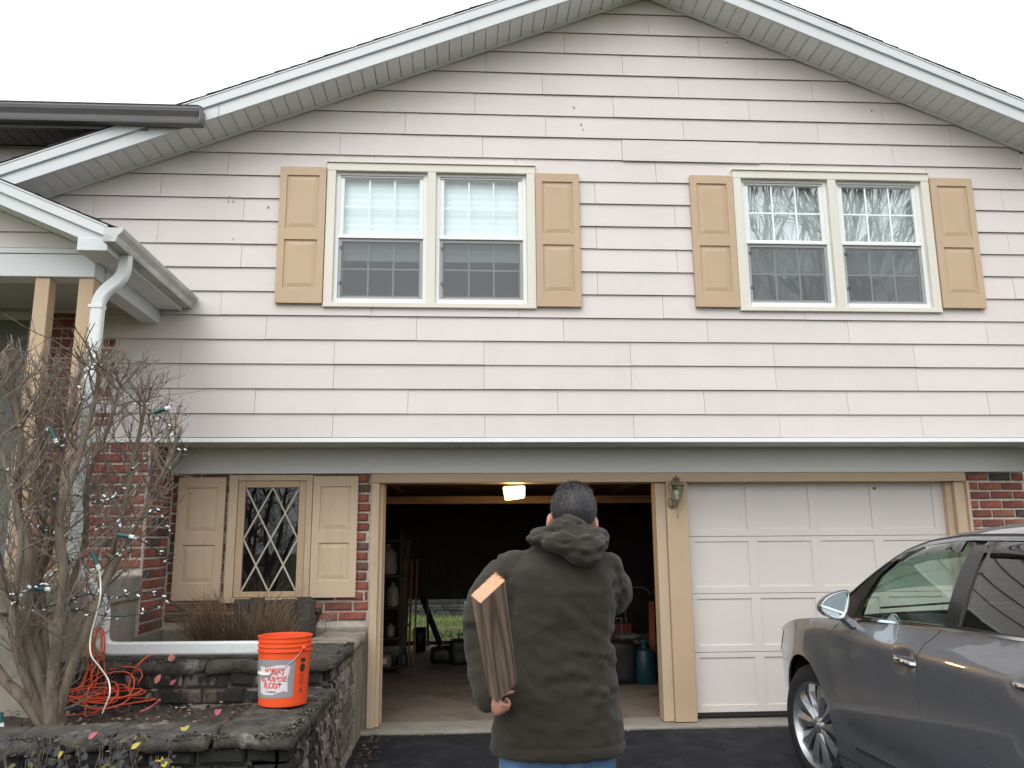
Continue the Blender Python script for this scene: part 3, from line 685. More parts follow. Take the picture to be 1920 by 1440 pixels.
# ================================================================ ground
def gz(x, y):
    if y > 0.36: return -0.10 if y > 6.2 else -0.08
    return max(-0.016-0.03*(0.36-y), -0.55)
GRASS0 = M('winter lawn soil', (0.075, 0.085, 0.03), 0.95, var=0.3, vs=2, bump=0.5, bs=40, col2=(0.12, 0.10, 0.05), thr=(0.45, 0.7), dirt=1.2)
ASPH = M('asphalt', (0.0135, 0.015, 0.0205), 0.85, var=0.25, vs=2.5, bump=0.7, bs=260, col2=(0.032, 0.033, 0.039), thr=(0.48, 0.68), dirt=5, spec=0.3)
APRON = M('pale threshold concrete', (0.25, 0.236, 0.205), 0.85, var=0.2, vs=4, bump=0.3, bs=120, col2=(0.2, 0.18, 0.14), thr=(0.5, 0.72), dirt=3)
CONC = M('garage concrete', (0.185, 0.158, 0.128), 0.8, var=0.18, vs=2.2, bump=0.25, bs=120, col2=(0.055, 0.042, 0.032), thr=(0.50, 0.64), dirt=0.9)
xs = [-200, -60, -20, -8, -4, 0, 2, 4, 6, 8, 20, 60, 200]; ys = [-200, -60, -30, -18, -12, -8, -4, -2, 0.2, 0.36, 0.37, 2, 6.2, 6.3, 9, 14, 30, 80, 200]
g = G(); g.grid([[(x, y, gz(x, y)-0.008) for x in xs] for y in ys]); kind(g.build('ground', GRASS0, fixn=False), 'structure')
g = G(); P = []
for j in range(60):
    y = 0.375-j*j*0.0052; row = []
    for i in range(61):
        x = -0.86+i*0.125; yy = y
        if j == 0: yy = 0.372+0.012*noise.noise((x*5, 0, 3))
        xx = x+(0.05*noise.noise((y*2.2, 0, 1)) if i == 0 else 0)
        row.append((xx, yy, gz(xx, yy)+0.004*noise.noise((xx*1.3, yy*1.3, 0))))
    P.append(row)
g.grid(P, flip=True); kind(g.build('driveway', ASPH, smooth=True, fixn=False), 'structure')
# garage slab with a worn front edge
g = G(); P = []; nx = 90
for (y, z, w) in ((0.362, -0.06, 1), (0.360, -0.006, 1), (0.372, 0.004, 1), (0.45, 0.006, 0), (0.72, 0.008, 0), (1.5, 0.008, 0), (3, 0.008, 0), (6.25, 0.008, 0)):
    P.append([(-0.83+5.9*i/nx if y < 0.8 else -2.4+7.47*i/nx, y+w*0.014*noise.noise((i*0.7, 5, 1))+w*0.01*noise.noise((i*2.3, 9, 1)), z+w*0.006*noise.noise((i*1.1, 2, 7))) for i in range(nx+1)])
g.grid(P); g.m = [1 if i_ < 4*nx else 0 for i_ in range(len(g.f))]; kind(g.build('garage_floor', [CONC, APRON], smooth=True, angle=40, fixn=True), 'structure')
# crumbs of moss and grit along the threshold
g = G(); R = random.Random(5)
for k in range(420):
    x = R.uniform(-0.85, 4.4); y = 0.355-abs(R.gauss(0, 0.022)); s = R.uniform(0.003, 0.011)
    if R.random() < 0.35 and x > 0.6: x = R.uniform(-0.85, 0.5)
    c = Vector((x, y, gz(x, y)+s*0.3)); pts = [c+Vector((R.uniform(-s, s), R.uniform(-s, s), R.uniform(-s*.4, s*.6))) for _ in range(4)]
    g.add(pts, [(0, 1, 2), (0, 2, 3), (0, 3, 1), (1, 3, 2)], 0 if R.random() < 0.6 else 1)
o = kind(g.build('grit', [M('moss crumbs', (0.06, 0.075, 0.03), 0.95), M('pale grit', (0.33, 0.31, 0.26), 0.9)]), 'stuff'); tag(o, 'moss and grit along the garage threshold', 'grit')

g = G(); R = random.Random(15)
for k in range(700):
    x = R.uniform(-0.75, 3.2); y = R.uniform(-3.2, 0.30); s = R.uniform(0.0015, 0.006); c = Vector((x, y, gz(x, y)+s*0.4)); pts = [c+Vector((R.uniform(-s, s), R.uniform(-s, s), R.uniform(-s*.3, s*.7))) for _ in range(4)]
    g.add(pts, [(0, 1, 2), (0, 2, 3), (0, 3, 1), (1, 3, 2)], 0)
o = kind(g.build('loose_gravel', M('asphalt chips', (0.10, 0.098, 0.095), 0.9, var=0.5, vs=40)), 'stuff'); tag(o, 'loose chips scattered over the dark driveway', 'gravel')

# ================================================================ retaining wall with two planting tiers
m, n, l, b = nodes_of('mouldy wall stone')
geo = n.new('ShaderNodeNewGeometry'); sep = n.new('ShaderNodeSeparateXYZ'); l.new(geo.outputs['Position'], sep.inputs[0])
oi = n.new('ShaderNodeObjectInfo')
r1 = ramp(n, [(0, (0.155, 0.118, 0.094)), (0.25, (0.235, 0.20, 0.165)), (0.5, (0.135, 0.103, 0.082)), (0.75, (0.28, 0.25, 0.215)), (0.9, (0.18, 0.155, 0.13))], 'CONSTANT'); l.new(oi.outputs['Random'], r1.inputs[0])
def wtex(scale, stretch, detail=6):
    mp = n.new('ShaderNodeMapping'); mp.inputs['Scale'].default_value = stretch; l.new(geo.outputs['Position'], mp.inputs[0])
    t = n.new('ShaderNodeTexNoise'); t.inputs['Scale'].default_value = scale; t.inputs['Detail'].default_value = detail; t.inputs['Roughness'].default_value = 0.68; l.new(mp.outputs[0], t.inputs['Vector']); return t
def mixc(fac, a, bcol):
    x = n.new('ShaderNodeMix'); x.data_type = 'RGBA'; l.new(fac, x.inputs[0]); l.new(a, x.inputs[6])
    if isinstance(bcol, tuple): x.inputs[7].default_value = (*bcol, 1)
    else: l.new(bcol, x.inputs[7])
    return x.outputs[2]
eff = wtex(7, (1, 1, 0.45)); re = ramp(n, [(0.52, (0, 0, 0)), (0.62, (1, 1, 1))]); l.new(eff.outputs[0], re.inputs[0])
c1 = mixc(re.outputs[0], r1.outputs[0], (0.44, 0.39, 0.34))
mould = wtex(3.4, (1, 1, 0.5), 8)
# more mould towards the street end (a stain with its own shape): threshold shifts with y
mr = n.new('ShaderNodeMapRange'); mr.inputs[1].default_value = -0.15; mr.inputs[2].default_value = -2.1; mr.inputs[3].default_value = -0.12; mr.inputs[4].default_value = 0.11; l.new(sep.outputs[1], mr.inputs[0])
ad = n.new('ShaderNodeMath'); ad.operation = 'ADD'; l.new(mould.outputs[0], ad.inputs[0]); l.new(mr.outputs[0], ad.inputs[1])
sn = n.new('ShaderNodeSeparateXYZ'); l.new(geo.outputs['Normal'], sn.inputs[0]); mn_ = n.new('ShaderNodeMapRange'); mn_.inputs[1].default_value = -0.3; mn_.inputs[2].default_value = -0.95; mn_.inputs[3].default_value = 0.0; mn_.inputs[4].default_value = 0.14; l.new(sn.outputs[1], mn_.inputs[0])
ad2 = n.new('ShaderNodeMath'); ad2.operation = 'ADD'; l.new(ad.outputs[0], ad2.inputs[0]); l.new(mn_.outputs[0], ad2.inputs[1])
rm = ramp(n, [(0.50, (0, 0, 0)), (0.60, (1, 1, 1))]); l.new(ad2.outputs[0], rm.inputs[0])
c2 = mixc(rm.outputs[0], c1, (0.022, 0.021, 0.02))
l.new(c2, b.inputs['Base Color']); b.inputs['Roughness'].default_value = 0.95
bp = n.new('ShaderNodeBump'); bp.inputs['Strength'].default_value = 0.8; bp.inputs['Distance'].default_value = 0.015; tt = wtex(45, (1, 1, 1)); l.new(tt.outputs[0], bp.inputs['Height']); l.new(bp.outputs[0], b.inputs['Normal'])
WSTONE = m
CAPM = M('dark lichened cap stone', (0.060, 0.055, 0.046), 0.97, var=0.7, vs=9, bump=1.0, bs=45, col2=(0.25, 0.235, 0.20), thr=(0.58, 0.72), dirt=6)
CAPL = M('pale worn cap stone', (0.30, 0.265, 0.215), 0.95, var=0.25, vs=6, bump=0.7, bs=60, col2=(0.09, 0.085, 0.07), thr=(0.5, 0.7), dirt=5)
SOILM = M('mulch', (0.055, 0.042, 0.032), 0.98, var=0.5, vs=25, bump=1.0, bs=90, col2=(0.13, 0.10, 0.075), thr=(0.55, 0.7), dirt=30)
rw = thing('retaining_wall', 'two-tier mouldy stone planter wall running from the garage door jamb', 'retaining wall', (-0.8, -0.8, 0))
RW0 = Vector((-0.8, -0.8, 0))
def rough_box(x0, x1, y0, y1, z0, z1, res=0.05, amp=0.012, rnd=0.02, seed=0):
    bm = bmesh.new(); bmesh.ops.create_cube(bm, size=1)
    nx = max(1, int((x1-x0)/res)); ny = max(1, int((y1-y0)/res)); nz = max(1, int((z1-z0)/res))
    for v in bm.verts: v.co = Vector(((v.co.x+.5), (v.co.y+.5), (v.co.z+.5)))
    for ax, k in ((0, nx), (1, ny), (2, nz)):
        for i in range(1, k):
            pn = Vector((0, 0, 0)); pn[ax] = 1; pc = Vector((0, 0, 0)); pc[ax] = i/k
            bmesh.ops.bisect_plane(bm, geom=bm.verts[:]+bm.edges[:]+bm.faces[:], plane_co=pc, plane_no=pn)
    for v in bm.verts:
        p = Vector((x0+v.co.x*(x1-x0), y0+v.co.y*(y1-y0), z0+v.co.z*(z1-z0)))
        c = Vector((min(max(p.x, x0+rnd), x1-rnd), min(max(p.y, y0+rnd), y1-rnd), min(max(p.z, z0+rnd), z1-rnd))); d = p-c
        if d.length > 1e-6: p = c+d.normalized()*rnd
        q = p*6+Vector((seed, 0, 0)); p += Vector((noise.noise(q), noise.noise(q+Vector((9, 3, 1))), noise.noise(q+Vector((2, 8, 5)))))*amp
        q = p*22+Vector((seed, 0, 0)); p += Vector((noise.noise(q), noise.noise(q+Vector((9, 3, 1))), noise.noise(q+Vector((2, 8, 5)))))*amp*0.65
        v.co = p
    return bm
def rough(name, dims, mat, parent, **k):
    bm = rough_box(*dims, **k); off = RW0 if parent is rw else Vector((0, 0, 0))
    for v in bm.verts: v.co -= off
    me = bpy.data.meshes.new(name); bm.to_mesh(me); bm.free(); me.materials.append(mat); me.polygons.foreach_set('use_smooth', [True]*len(me.polygons))
    return link(name, me, parent)
ZU, ZLO, YU, YF = 0.775, 0.60, -1.20, -2.46
core = G().box(-3.45, -0.835, YF+0.035, YU+0.03, -0.3, ZLO-0.16).box(-3.45, -0.835, YU+0.035, 0.489, -0.3, ZU-0.075).box(-0.98, -0.835, YF+0.035, YU+0.03, -0.3, ZLO-0.055).box(-3.45, -0.835, YF+0.035, YF+0.3, -0.3, ZLO-0.055)
core.v = [tuple(Vector(p)-RW0) for p in core.v]; core.build('wall_core', M('dirty mortar', (0.10, 0.09, 0.075), 0.95, var=0.4, vs=8, bump=0.6, bs=60), rw)
stone_meshes = {}
def stone_mesh(Lb, h, var):
    key = (round(Lb, 2), round(h, 3), var)
    if key in stone_meshes: return stone_meshes[key]
    R = random.Random(hash(key) & 0xffff); d = 0.06; pts = []
    for (yy, ins) in ((-d/2, 0.014), (-d/2+0.012, 0.001), (d/2, 0.0)):
        for (sx, sz) in ((-1, -1), (0, -1.0), (1, -1), (1, 1), (0, 1.0), (-1, 1)):
            pts.append((sx*(Lb/2-ins)+R.uniform(-.006, .006), yy+R.uniform(-.005, .005), sz*(h/2-ins)+R.uniform(-.004, .004)))
    f = [(0, 1, 4, 5), (1, 2, 3, 4)]+[(k*6+i, k*6+6+i, k*6+6+(i+1) % 6, k*6+(i+1) % 6) for k in range(2) for i in range(6)]
    me = G().add(pts, f).mesh('wall_stone', WSTONE); stone_meshes[key] = me
    bm = bmesh.new(); bm.from_mesh(me); bmesh.ops.recalc_face_normals(bm, faces=bm.faces)
    if sum(f_.normal.y*f_.calc_area() for f_ in bm.faces if f_.calc_center_median().y < -d/2+0.003) > 0: bmesh.ops.reverse_faces(bm, faces=bm.faces)
    bm.to_mesh(me); bm.free()
    return me
def stones(u0, u1, z0, z1, place, hc=0.088, ln=0.18):
    nrow = int(round((z1-z0)/hc))
    for r in range(nrow):
        zc = z0+(r+0.5)*(z1-z0)/nrow; u = u0-(RND.uniform(0.3, 0.7)*ln if r % 2 else RND.uniform(0, 0.2)*ln)
        while u < u1:
            L_ = ln*RND.uniform(0.75, 1.3); a, c = max(u, u0), min(u+L_, u1); u += L_
            if c-a < 0.04: continue
            Lb = round((c-a-0.012)/0.02)*0.02
            loc, rz = place((a+c)/2, zc+RND.uniform(-.004, .004)); link('wall_stone', stone_mesh(Lb, (z1-z0)/nrow-0.010, RND.randrange(4)), rw, Vector(loc)-RW0, rz)
stones(YF+0.02, YU+0.02, -0.13, ZLO-0.055, lambda u, z: ((-0.828+RND.uniform(-.006, .004), u, z), math.pi/2))
stones(YU+0.02, -0.05, -0.06, ZU-0.07, lambda u, z: ((-0.828+RND.uniform(-.006, .004), u, z), math.pi/2))
stones(-3.4, -0.86, -0.13, ZLO-0.055, lambda u, z: ((u, YF+0.028+RND.uniform(-.006, .004), z), 0))
stones(-2.44, -0.86, 0.42, ZU-0.07, lambda u, z: ((u, YU+0.028+RND.uniform(-.006, .004), z), 0), hc=0.082, ln=0.22)
rough('stucco_end', (-0.97, -0.795, -0.06, 0.489, -0.1, 0.77), M('grey green stucco', (0.25, 0.23, 0.18), 0.95, var=0.2, vs=6, bump=0.6, bs=60, col2=(0.13, 0.13, 0.085), thr=(0.5, 0.75)), rw, res=0.08, amp=0.008)
# caps
x = -0.775; i = 0
for (ya, yb_) in ((-2.50, -2.02), (-2.015, -1.62), (-1.615, -1.19)): rough('cap_stone', (-1.16, -0.775, ya, yb_, ZLO-0.065, ZLO), CAPM, rw, res=0.032, amp=0.016, rnd=0.015, seed=i); i += 1
for k in range(5): rough('cap_stone', (-1.162-0.47*(k+1), -1.164-0.47*k, -2.50, -2.16, ZLO-0.065, ZLO), CAPM, rw, res=0.032, amp=0.016, rnd=0.015, seed=i); i += 1
for (ya, yb_, mm) in ((-1.225, -0.80, CAPM), (-0.795, -0.36, CAPM), (-0.355, 0.07, CAPL), (0.075, 0.486, CAPL)): rough('cap_stone', (-1.13, -0.77, ya, yb_, ZU-0.075, ZU), mm, rw, res=0.032, amp=0.016, rnd=0.016, seed=i); i += 1
for k in range(3): rough('cap_stone', (-1.135-0.44*(k+1), -1.135-0.44*k, -1.225, -0.88, ZU-0.085, ZU-0.005), CAPM, rw, res=0.032, amp=0.016, rnd=0.016, seed=i); i += 1
# soil of both beds
def soil(name, x0, x1, y0, y1, z, amp):
    g = G(); nx, ny = int((x1-x0)/0.03), int((y1-y0)/0.03); P = []
    for j in range(ny+1):
        P.append([(x0+(x1-x0)*i/nx, y0+(y1-y0)*j/ny, z+amp*(noise.noise((x0+i*.03*2.5, y0+j*.03*2.5, 3))+0.5*noise.noise((i*.35, j*.35, 8)))) for i in range(nx+1)])
    g.grid(P); return kind(g.build(name, SOILM, smooth=True, fixn=False), 'structure')
soil('lower_soil', -3.4, -0.97, -2.3, -1.15, 0.49, 0.03); soil('upper_soil', -2.44, -0.98, -1.0, 0.47, 0.70, 0.025)
# ================================================================ inside the garage
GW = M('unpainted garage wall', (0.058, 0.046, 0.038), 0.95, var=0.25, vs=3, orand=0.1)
WOOD = M('old framing timber', (0.20, 0.125, 0.07), 0.85, var=0.3, vs=4, stretch=(0.3, 4, 4), bump=0.3, bs=40)
DARKM = M('sooty black plastic', (0.012, 0.012, 0.013), 0.5)
ox0, ox1, oz1 = -0.80, 0.42, 0.655
YBK = 6.2
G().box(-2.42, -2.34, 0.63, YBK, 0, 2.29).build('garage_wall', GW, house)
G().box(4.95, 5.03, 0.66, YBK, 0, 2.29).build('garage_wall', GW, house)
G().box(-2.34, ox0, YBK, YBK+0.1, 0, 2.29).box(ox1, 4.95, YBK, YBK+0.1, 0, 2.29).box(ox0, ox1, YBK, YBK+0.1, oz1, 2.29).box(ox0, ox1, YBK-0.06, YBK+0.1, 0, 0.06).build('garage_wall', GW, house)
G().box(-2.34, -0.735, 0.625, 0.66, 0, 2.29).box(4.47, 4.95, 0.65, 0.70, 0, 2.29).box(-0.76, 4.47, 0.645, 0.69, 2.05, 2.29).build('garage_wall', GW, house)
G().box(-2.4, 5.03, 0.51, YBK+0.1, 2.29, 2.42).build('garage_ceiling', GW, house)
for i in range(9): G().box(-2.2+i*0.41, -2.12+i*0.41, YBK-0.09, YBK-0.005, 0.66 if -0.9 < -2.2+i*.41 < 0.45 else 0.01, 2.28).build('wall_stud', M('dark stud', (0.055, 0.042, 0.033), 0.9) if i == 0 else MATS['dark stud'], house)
a, c = ony(718, 931, 1.7), ony(718, 945, 1.7)
G().box(-2.3, 4.9, 1.70, 1.76, c.z, a.z).build('ceiling_beam', WOOD, house, bevel=0.004)
for i in range(7): G().box(-2.3, 4.9, 2.2+i*0.55, 2.24+i*0.55, 2.12, 2.285).build('ceiling_joist', WOOD, house)
# raised sectional door on its tracks
gu = G().box(-0.63, 1.66, 0.78, 1.62, 2.045, 2.075).build('raised_garage_door', M('door back board', (0.20, 0.13, 0.085), 0.8, var=0.2, vs=3), house)
for x in (-0.66, 1.68): G().box(x-0.015, x+0.015, 0.68, 2.7, 2.02, 2.06).build('door_track', M('track steel', (0.25, 0.25, 0.25), 0.4, 0.8) if x < 0 else MATS['track steel'], gu)
# work lamp
lc = ony(964, 925, 1.02)
lamp = thing('garage_lamp', 'lit warm rectangular lamp hanging inside the open garage', 'lamp', lc)
LE = emit('glowing lens', (1.0, 0.72, 0.27), 3.2)
g = G(); hw, hh = 0.107, 0.066
prof = [(-hw, hh), (-hw+0.012, -hh), (hw-0.012, -hh+0.012), (hw, hh-0.006)]
g.prism(prof, lambda p: (p[0], -0.055, p[1]), lambda p: (p[0]*0.8, 0.03, p[1]*0.8+0.012)); o = g.build('lens', LE, lamp, bevel=0.014, seg=3); o.rotation_euler = (0, math.radians(-4), 0)
G().box(-hw*0.9, hw*0.9, -0.03, 0.06, hh+0.004, hh+0.03).build('lamp_housing', DARKM, lamp, bevel=0.008)
G().tube([(-0.02, 0.02, hh+0.02), (-0.01, 0.02, 2.06-lc.z)], 0.008).build('lamp_bracket', DARKM, lamp)
ld = bpy.data.lights.new('lamp_glow', 'POINT'); ld.energy = 9.0; ld.color = (1, 0.62, 0.25); ld.shadow_soft_size = 0.06
lo = bpy.data.objects.new('lamp_glow', ld); COL.objects.link(lo); lo.parent = lamp; lo.location = (0, -0.10, -0.09)
# clutter, left side: steel shelf with boxes and jugs, bundle of timber, ladder
def fz(px, py, z=0.008): return onz(px, py, z)
p = fz(735, 1262)
sh = thing('storage_shelf', 'dark metal shelf unit just inside the open garage on the left', 'shelf', (p.x-0.02, p.y+0.05, 0.008))
SHW, SHD = 0.52, 0.42
for zz in (0.08, 0.40, 0.74, 1.1, 1.5): G().box(-SHW, 0.12, -SHD/2, SHD/2, zz-0.012, zz+0.012).build('shelf_board', DARKM, sh)
for xx in (-SHW, 0.105):
    for yy in (-SHD/2, SHD/2-0.02): G().box(xx, xx+0.02, yy, yy+0.02, 0, 1.6).build('shelf_post', DARKM, sh)
base = Vector((p.x-0.02, p.y+0.05, 0.008))
def jug(x, y, z, s, mat, label, cat='jug', nm='jug'):
    t = G().lathe([(0.001, 0), (0.075*s, 0), (0.085*s, 0.02*s), (0.085*s, 0.17*s), (0.05*s, 0.22*s), (0.022*s, 0.235*s), (0.022*s, 0.26*s), (0.001, 0.262*s)], 14).build(nm, mat, None, smooth=True, angle=40)
    t.location = (x, y, z); return tag(t, label, cat)
WHP = M('milky plastic', (0.20, 0.195, 0.18), 0.5, var=0.4, vs=9); BRC = M('cardboard', (0.22, 0.16, 0.10), 0.9); TEAL = M('teal paint', (0.006, 0.045, 0.062), 0.45, var=0.3, vs=8); REDP = M('faded red paint', (0.11, 0.018, 0.016), 0.5, var=0.3); ORG = M('orange plastic', (0.26, 0.07, 0.022), 0.5, var=0.3)
jug(base.x+0.02, base.y-0.12, 0.765, 1.0, WHP, 'milky plastic jug on the middle garage shelf'); jug(base.x-0.30, base.y-0.1, 0.765, 0.8, BRC, 'small brown jar beside the jug on the garage shelf', 'jar', 'jar'); jug(base.x-0.05, base.y-0.1, 1.13, 1.3, WHP, 'tall pale bottle on the upper garage shelf', 'bottle', 'bottle')
o = G().box(-0.13, 0.13, -0.12, 0.12, 0, 0.13).build('cardboard_box', BRC, bevel=0.004, loc=(base.x-0.12, base.y-0.08, 0.10)); tag(o, 'cardboard box with a white label low on the garage shelf', 'box')
G().box(-0.07, 0.09, -0.126, -0.121, 0.03, 0.095).build('box_label', M('white paper', (0.6, 0.6, 0.58), 0.8), o)
o = G().lathe([(0.001, 0), (0.11, 0), (0.16, 0.05), (0.17, 0.16), (0.12, 0.20), (0.001, 0.21)], 14).build('sack', WHP, None, smooth=True, loc=(base.x-0.26, base.y-0.14, 0.425)); tag(o, 'pale bulging sack on the second garage shelf', 'sack')
jug(base.x+0.0, base.y-0.12, 0.425, 0.55, WHP, 'small white tub beside the sack on the second shelf', 'tub', 'tub')
LADW = M('ladder wood', (0.17, 0.095, 0.05), 0.8, var=0.25, vs=5, stretch=(4, 4, 0.4), bump=0.3, bs=40)
p0 = fz(753, 1248); p1 = fz(772, 1236)
lad = thing('wooden_ladder', 'brown wooden stepladder folded upright beside the garage shelf', 'ladder', (p0.x, p0.y, 0.008))
for dx in (0, 0.085, 0.15): G().bar((dx, 0, 0), (dx+0.02, 0.10+0.05*(dx > .1), 1.28), 0.022, 0.055, up=(0, 1, 0)).build('ladder_rail', LADW, lad)
for k in range(5): G().box(0.0+0.004*k, 0.10+0.004*k, 0.0+0.02*k, 0.07+0.02*k, 0.22+0.24*k, 0.245+0.24*k).build('ladder_step', LADW, lad)
o = G().bar((0, 0, 0), (0.03, 0.1, 1.52), 0.05, 0.03).build('board', LADW, loc=(p0.x+0.02, p0.y+0.12, 0.008)); tag(o, 'narrow reddish board leaning behind the wooden stepladder', 'board')
o = jug(p0.x+0.02, p0.y-0.10, 0.008, 0.75, TEAL, 'teal bottle on the floor at the foot of the stepladder', 'bottle', 'bottle')
# tool silhouettes against the bright rear opening
for (xa, ya, za, xb, yb_, zb, w, lab) in ((*ony(826, 1210, 5.7), *ony(793, 1123, 6.05), 0.085, 'black plank leaning diagonally across the bright rear opening'), (*ony(803, 1212, 5.9), *ony(801, 1118, 5.9), 0.035, 'thin dark upright post in the rear garage opening')):
    o = G().bar((0, 0, 0), (xb-xa, yb_-ya, zb-za), w, 0.03, up=(0, 1, 0)).build('plank', DARKM, loc=(xa, ya, za)); tag(o, lab, 'plank')
q = ony(787, 1213, 5.4); o = rough('floor_box', (q.x-0.1, q.x+0.09, q.y, q.y+0.2, 0.008, 0.33), DARKM, None, res=0.2, amp=0.004); tag(o, 'black box on the floor left of the rear opening', 'box')
def blob(name, c, s, mat, label, cat, seed):
    o = rough(name, (-s[0], s[0], -s[1], s[1], 0, s[2]), mat, None, res=0.06, amp=0.02, rnd=0.05, seed=seed); o.location = c; return tag(o, label, cat)
q = fz(830, 1246); blob('tool_bag', (q.x, q.y+0.15, 0.005), (0.16, 0.13, 0.20), DARKM, 'low black bag on the garage floor near the stepladder', 'bag', 3)
q = fz(868, 1248); blob('tool_bag', (q.x, q.y+0.15, 0.005), (0.17, 0.14, 0.30), DARKM, 'taller black bag with red handles partly hidden by the man', 'bag', 4)
o = G().tube([(-0.06, 0, 0.28), (-0.05, 0, 0.36), (0.05, 0, 0.36), (0.06, 0, 0.28)], 0.012).build('bag_handle', REDP, bpy.data.objects['tool_bag.001'])
# clutter, right side of the opening
q = fz(1168, 1284)
sc = blob('suitcase', (q.x-0.02, q.y+0.12, 0.004), (0.18, 0.12, 0.44), DARKM, 'black wheeled case on the garage floor right of the man', 'case', 7)
G().tube([(-0.13, 0.06, 0.42), (-0.13, 0.06, 0.66), (0.06, 0.06, 0.66), (0.06, 0.06, 0.42)], 0.008).build('case_handle', M('dull steel', (0.3, 0.3, 0.3), 0.4, 0.6), sc)
o = G().lathe([(0.001, 0), (0.10, 0), (0.115, 0.02), (0.115, 0.27), (0.09, 0.34), (0.035, 0.36), (0.035, 0.41), (0.06, 0.42), (0.06, 0.45), (0.001, 0.45)], 20).build('gas_cylinder', TEAL, None, smooth=True, angle=40, loc=(fz(1214, 1284).x, fz(1214, 1284).y+0.1, 0.006)); tag(o, 'dark teal gas cylinder standing beside the black case', 'cylinder')
q = ony(1178, 1198, 2.9); o = G().lathe([(0.001, 0), (0.13, 0), (0.15, 0.02), (0.15, 0.04), (0.10, 0.055), (0.001, 0.06)], 18).build('pan', WHP, None, smooth=True, angle=40, loc=(q.x, q.y+0.05, q.z)); tag(o, 'pale flat pan on the dim bench behind the cylinder', 'pan')
bn = thing('work_bench', 'dim wooden work bench deep inside the garage right of the man', 'bench', (q.x+0.25, q.y+0.25, 0.008))
G().box(-0.6, 0.55, -0.3, 0.3, q.z-0.06, q.z-0.01).build('bench_top', WOOD, bn)
for xx in (-0.55, 0.48):
    for yy in (-0.26, 0.2): G().box(xx, xx+0.06, yy, yy+0.06, 0, q.z-0.062).build('leg', WOOD, bn)
o = G().box(-0.11, 0.11, -0.1, 0.1, 0, 0.16).build('toolbox', REDP, bevel=0.01, loc=(q.x-0.02, q.y+0.30, q.z-0.008)); tag(o, 'dark red toolbox on the work bench', 'toolbox'); G().tube([(-0.06, 0, 0.16), (-0.05, 0, 0.20), (0.05, 0, 0.20), (0.06, 0, 0.16)], 0.007).build('toolbox_handle', DARKM, o)
qa, qb = ony(1223, 1222, 2.6), ony(1221, 1128, 2.75)
o = G().bar((0, 0, 0), tuple(qb-qa), 0.06, 0.02, up=(0, 1, 0)).build('spirit_level', ORG, loc=qa); tag(o, 'orange level leaning against the center post inside', 'level')
# hose loop hanging
g = G(); c0 = ony(1196, 1118, 2.8); g.tube([(0.13*math.cos(t)*1.1, 0.01*math.sin(3*t), 0.10*math.sin(t)) for t in [math.pi*(0.05+0.92*i/20) for i in range(21)]]+[(-0.15, 0, -0.1), (-0.14, 0, -0.28)], 0.006); o = g.build('hose', M('grey hose', (0.16, 0.16, 0.15), 0.5), loc=c0); tag(o, 'thin grey hose looped inside the garage right of the man', 'hose')
# ================================================================ backyard through the rear opening
g = G(); R = random.Random(2)
for k in range(9000):
    x = R.uniform(-2.6, 1.4); y = R.uniform(6.4, 12.4); h = R.uniform(0.03, 0.08); a = R.uniform(0, 6.28); w = 0.006+0.002*(y-6)
    dx, dy = math.cos(a)*w, math.sin(a)*w; lx, ly = R.uniform(-.03, .03), R.uniform(-.03, .03); z = gz(x, y)-0.01
    g.add([(x-dx, y-dy, z), (x+dx, y+dy, z), (x+lx, y+ly, z+h)], [(0, 1, 2)], 0 if noise.noise((x*.4, y*1.1, 2)) > -0.15 else 1)
o = kind(g.build('lawn_grass', [M('lawn green', (0.16, 0.27, 0.06), 0.9, var=0.3, vs=1), M('lawn straw', (0.40, 0.34, 0.17), 0.9, var=0.3, vs=1)], fixn=False), 'stuff'); tag(o, 'green lawn seen through the rear garage opening', 'lawn')
q = ony(820, 1160, 12.2); sw = thing('garden_wall', 'low grey stone wall with a white rail behind the back lawn', 'wall', (q.x, 12.3, -0.1))
gsm = [stone_mesh(0.34, 0.12, q_).copy() for q_ in range(4)]; GST = M('grey field stone', (0.065, 0.068, 0.065), 0.95, var=0.4, vs=9, orand=0.5)
for q_ in gsm: q_.materials[0] = GST
for k in range(14):
    for r in range(2): link('wall_stone', gsm[k % 4], sw, (-2.4+k*0.36+0.17*(r % 2), 0, 0.06+r*0.125))
qa = ony(820, 1141, 12.4); G().box(-2.6, 2.6, 0.05, 0.10, qa.z+0.06, qa.z+0.10).build('rail', M('white rail', (0.55, 0.55, 0.52), 0.6), sw)
for k in range(4): G().box(-2.4+k*1.5, -2.33+k*1.5, 0.101, 0.16, 0.3, qa.z+0.2).build('rail_post', M('rail post', (0.5, 0.5, 0.48), 0.6) if k == 0 else MATS['rail post'], sw)
hd = rough('hedge', (q.x-4, q.x+4, 13.2, 14.4, -0.1, 1.5), M('dull hedge', (0.05, 0.055, 0.045), 0.95, var=0.5, vs=6), None, res=0.25, amp=0.12, rnd=0.3); tag(hd, 'dull grey green hedge beyond the garden wall', 'hedge')
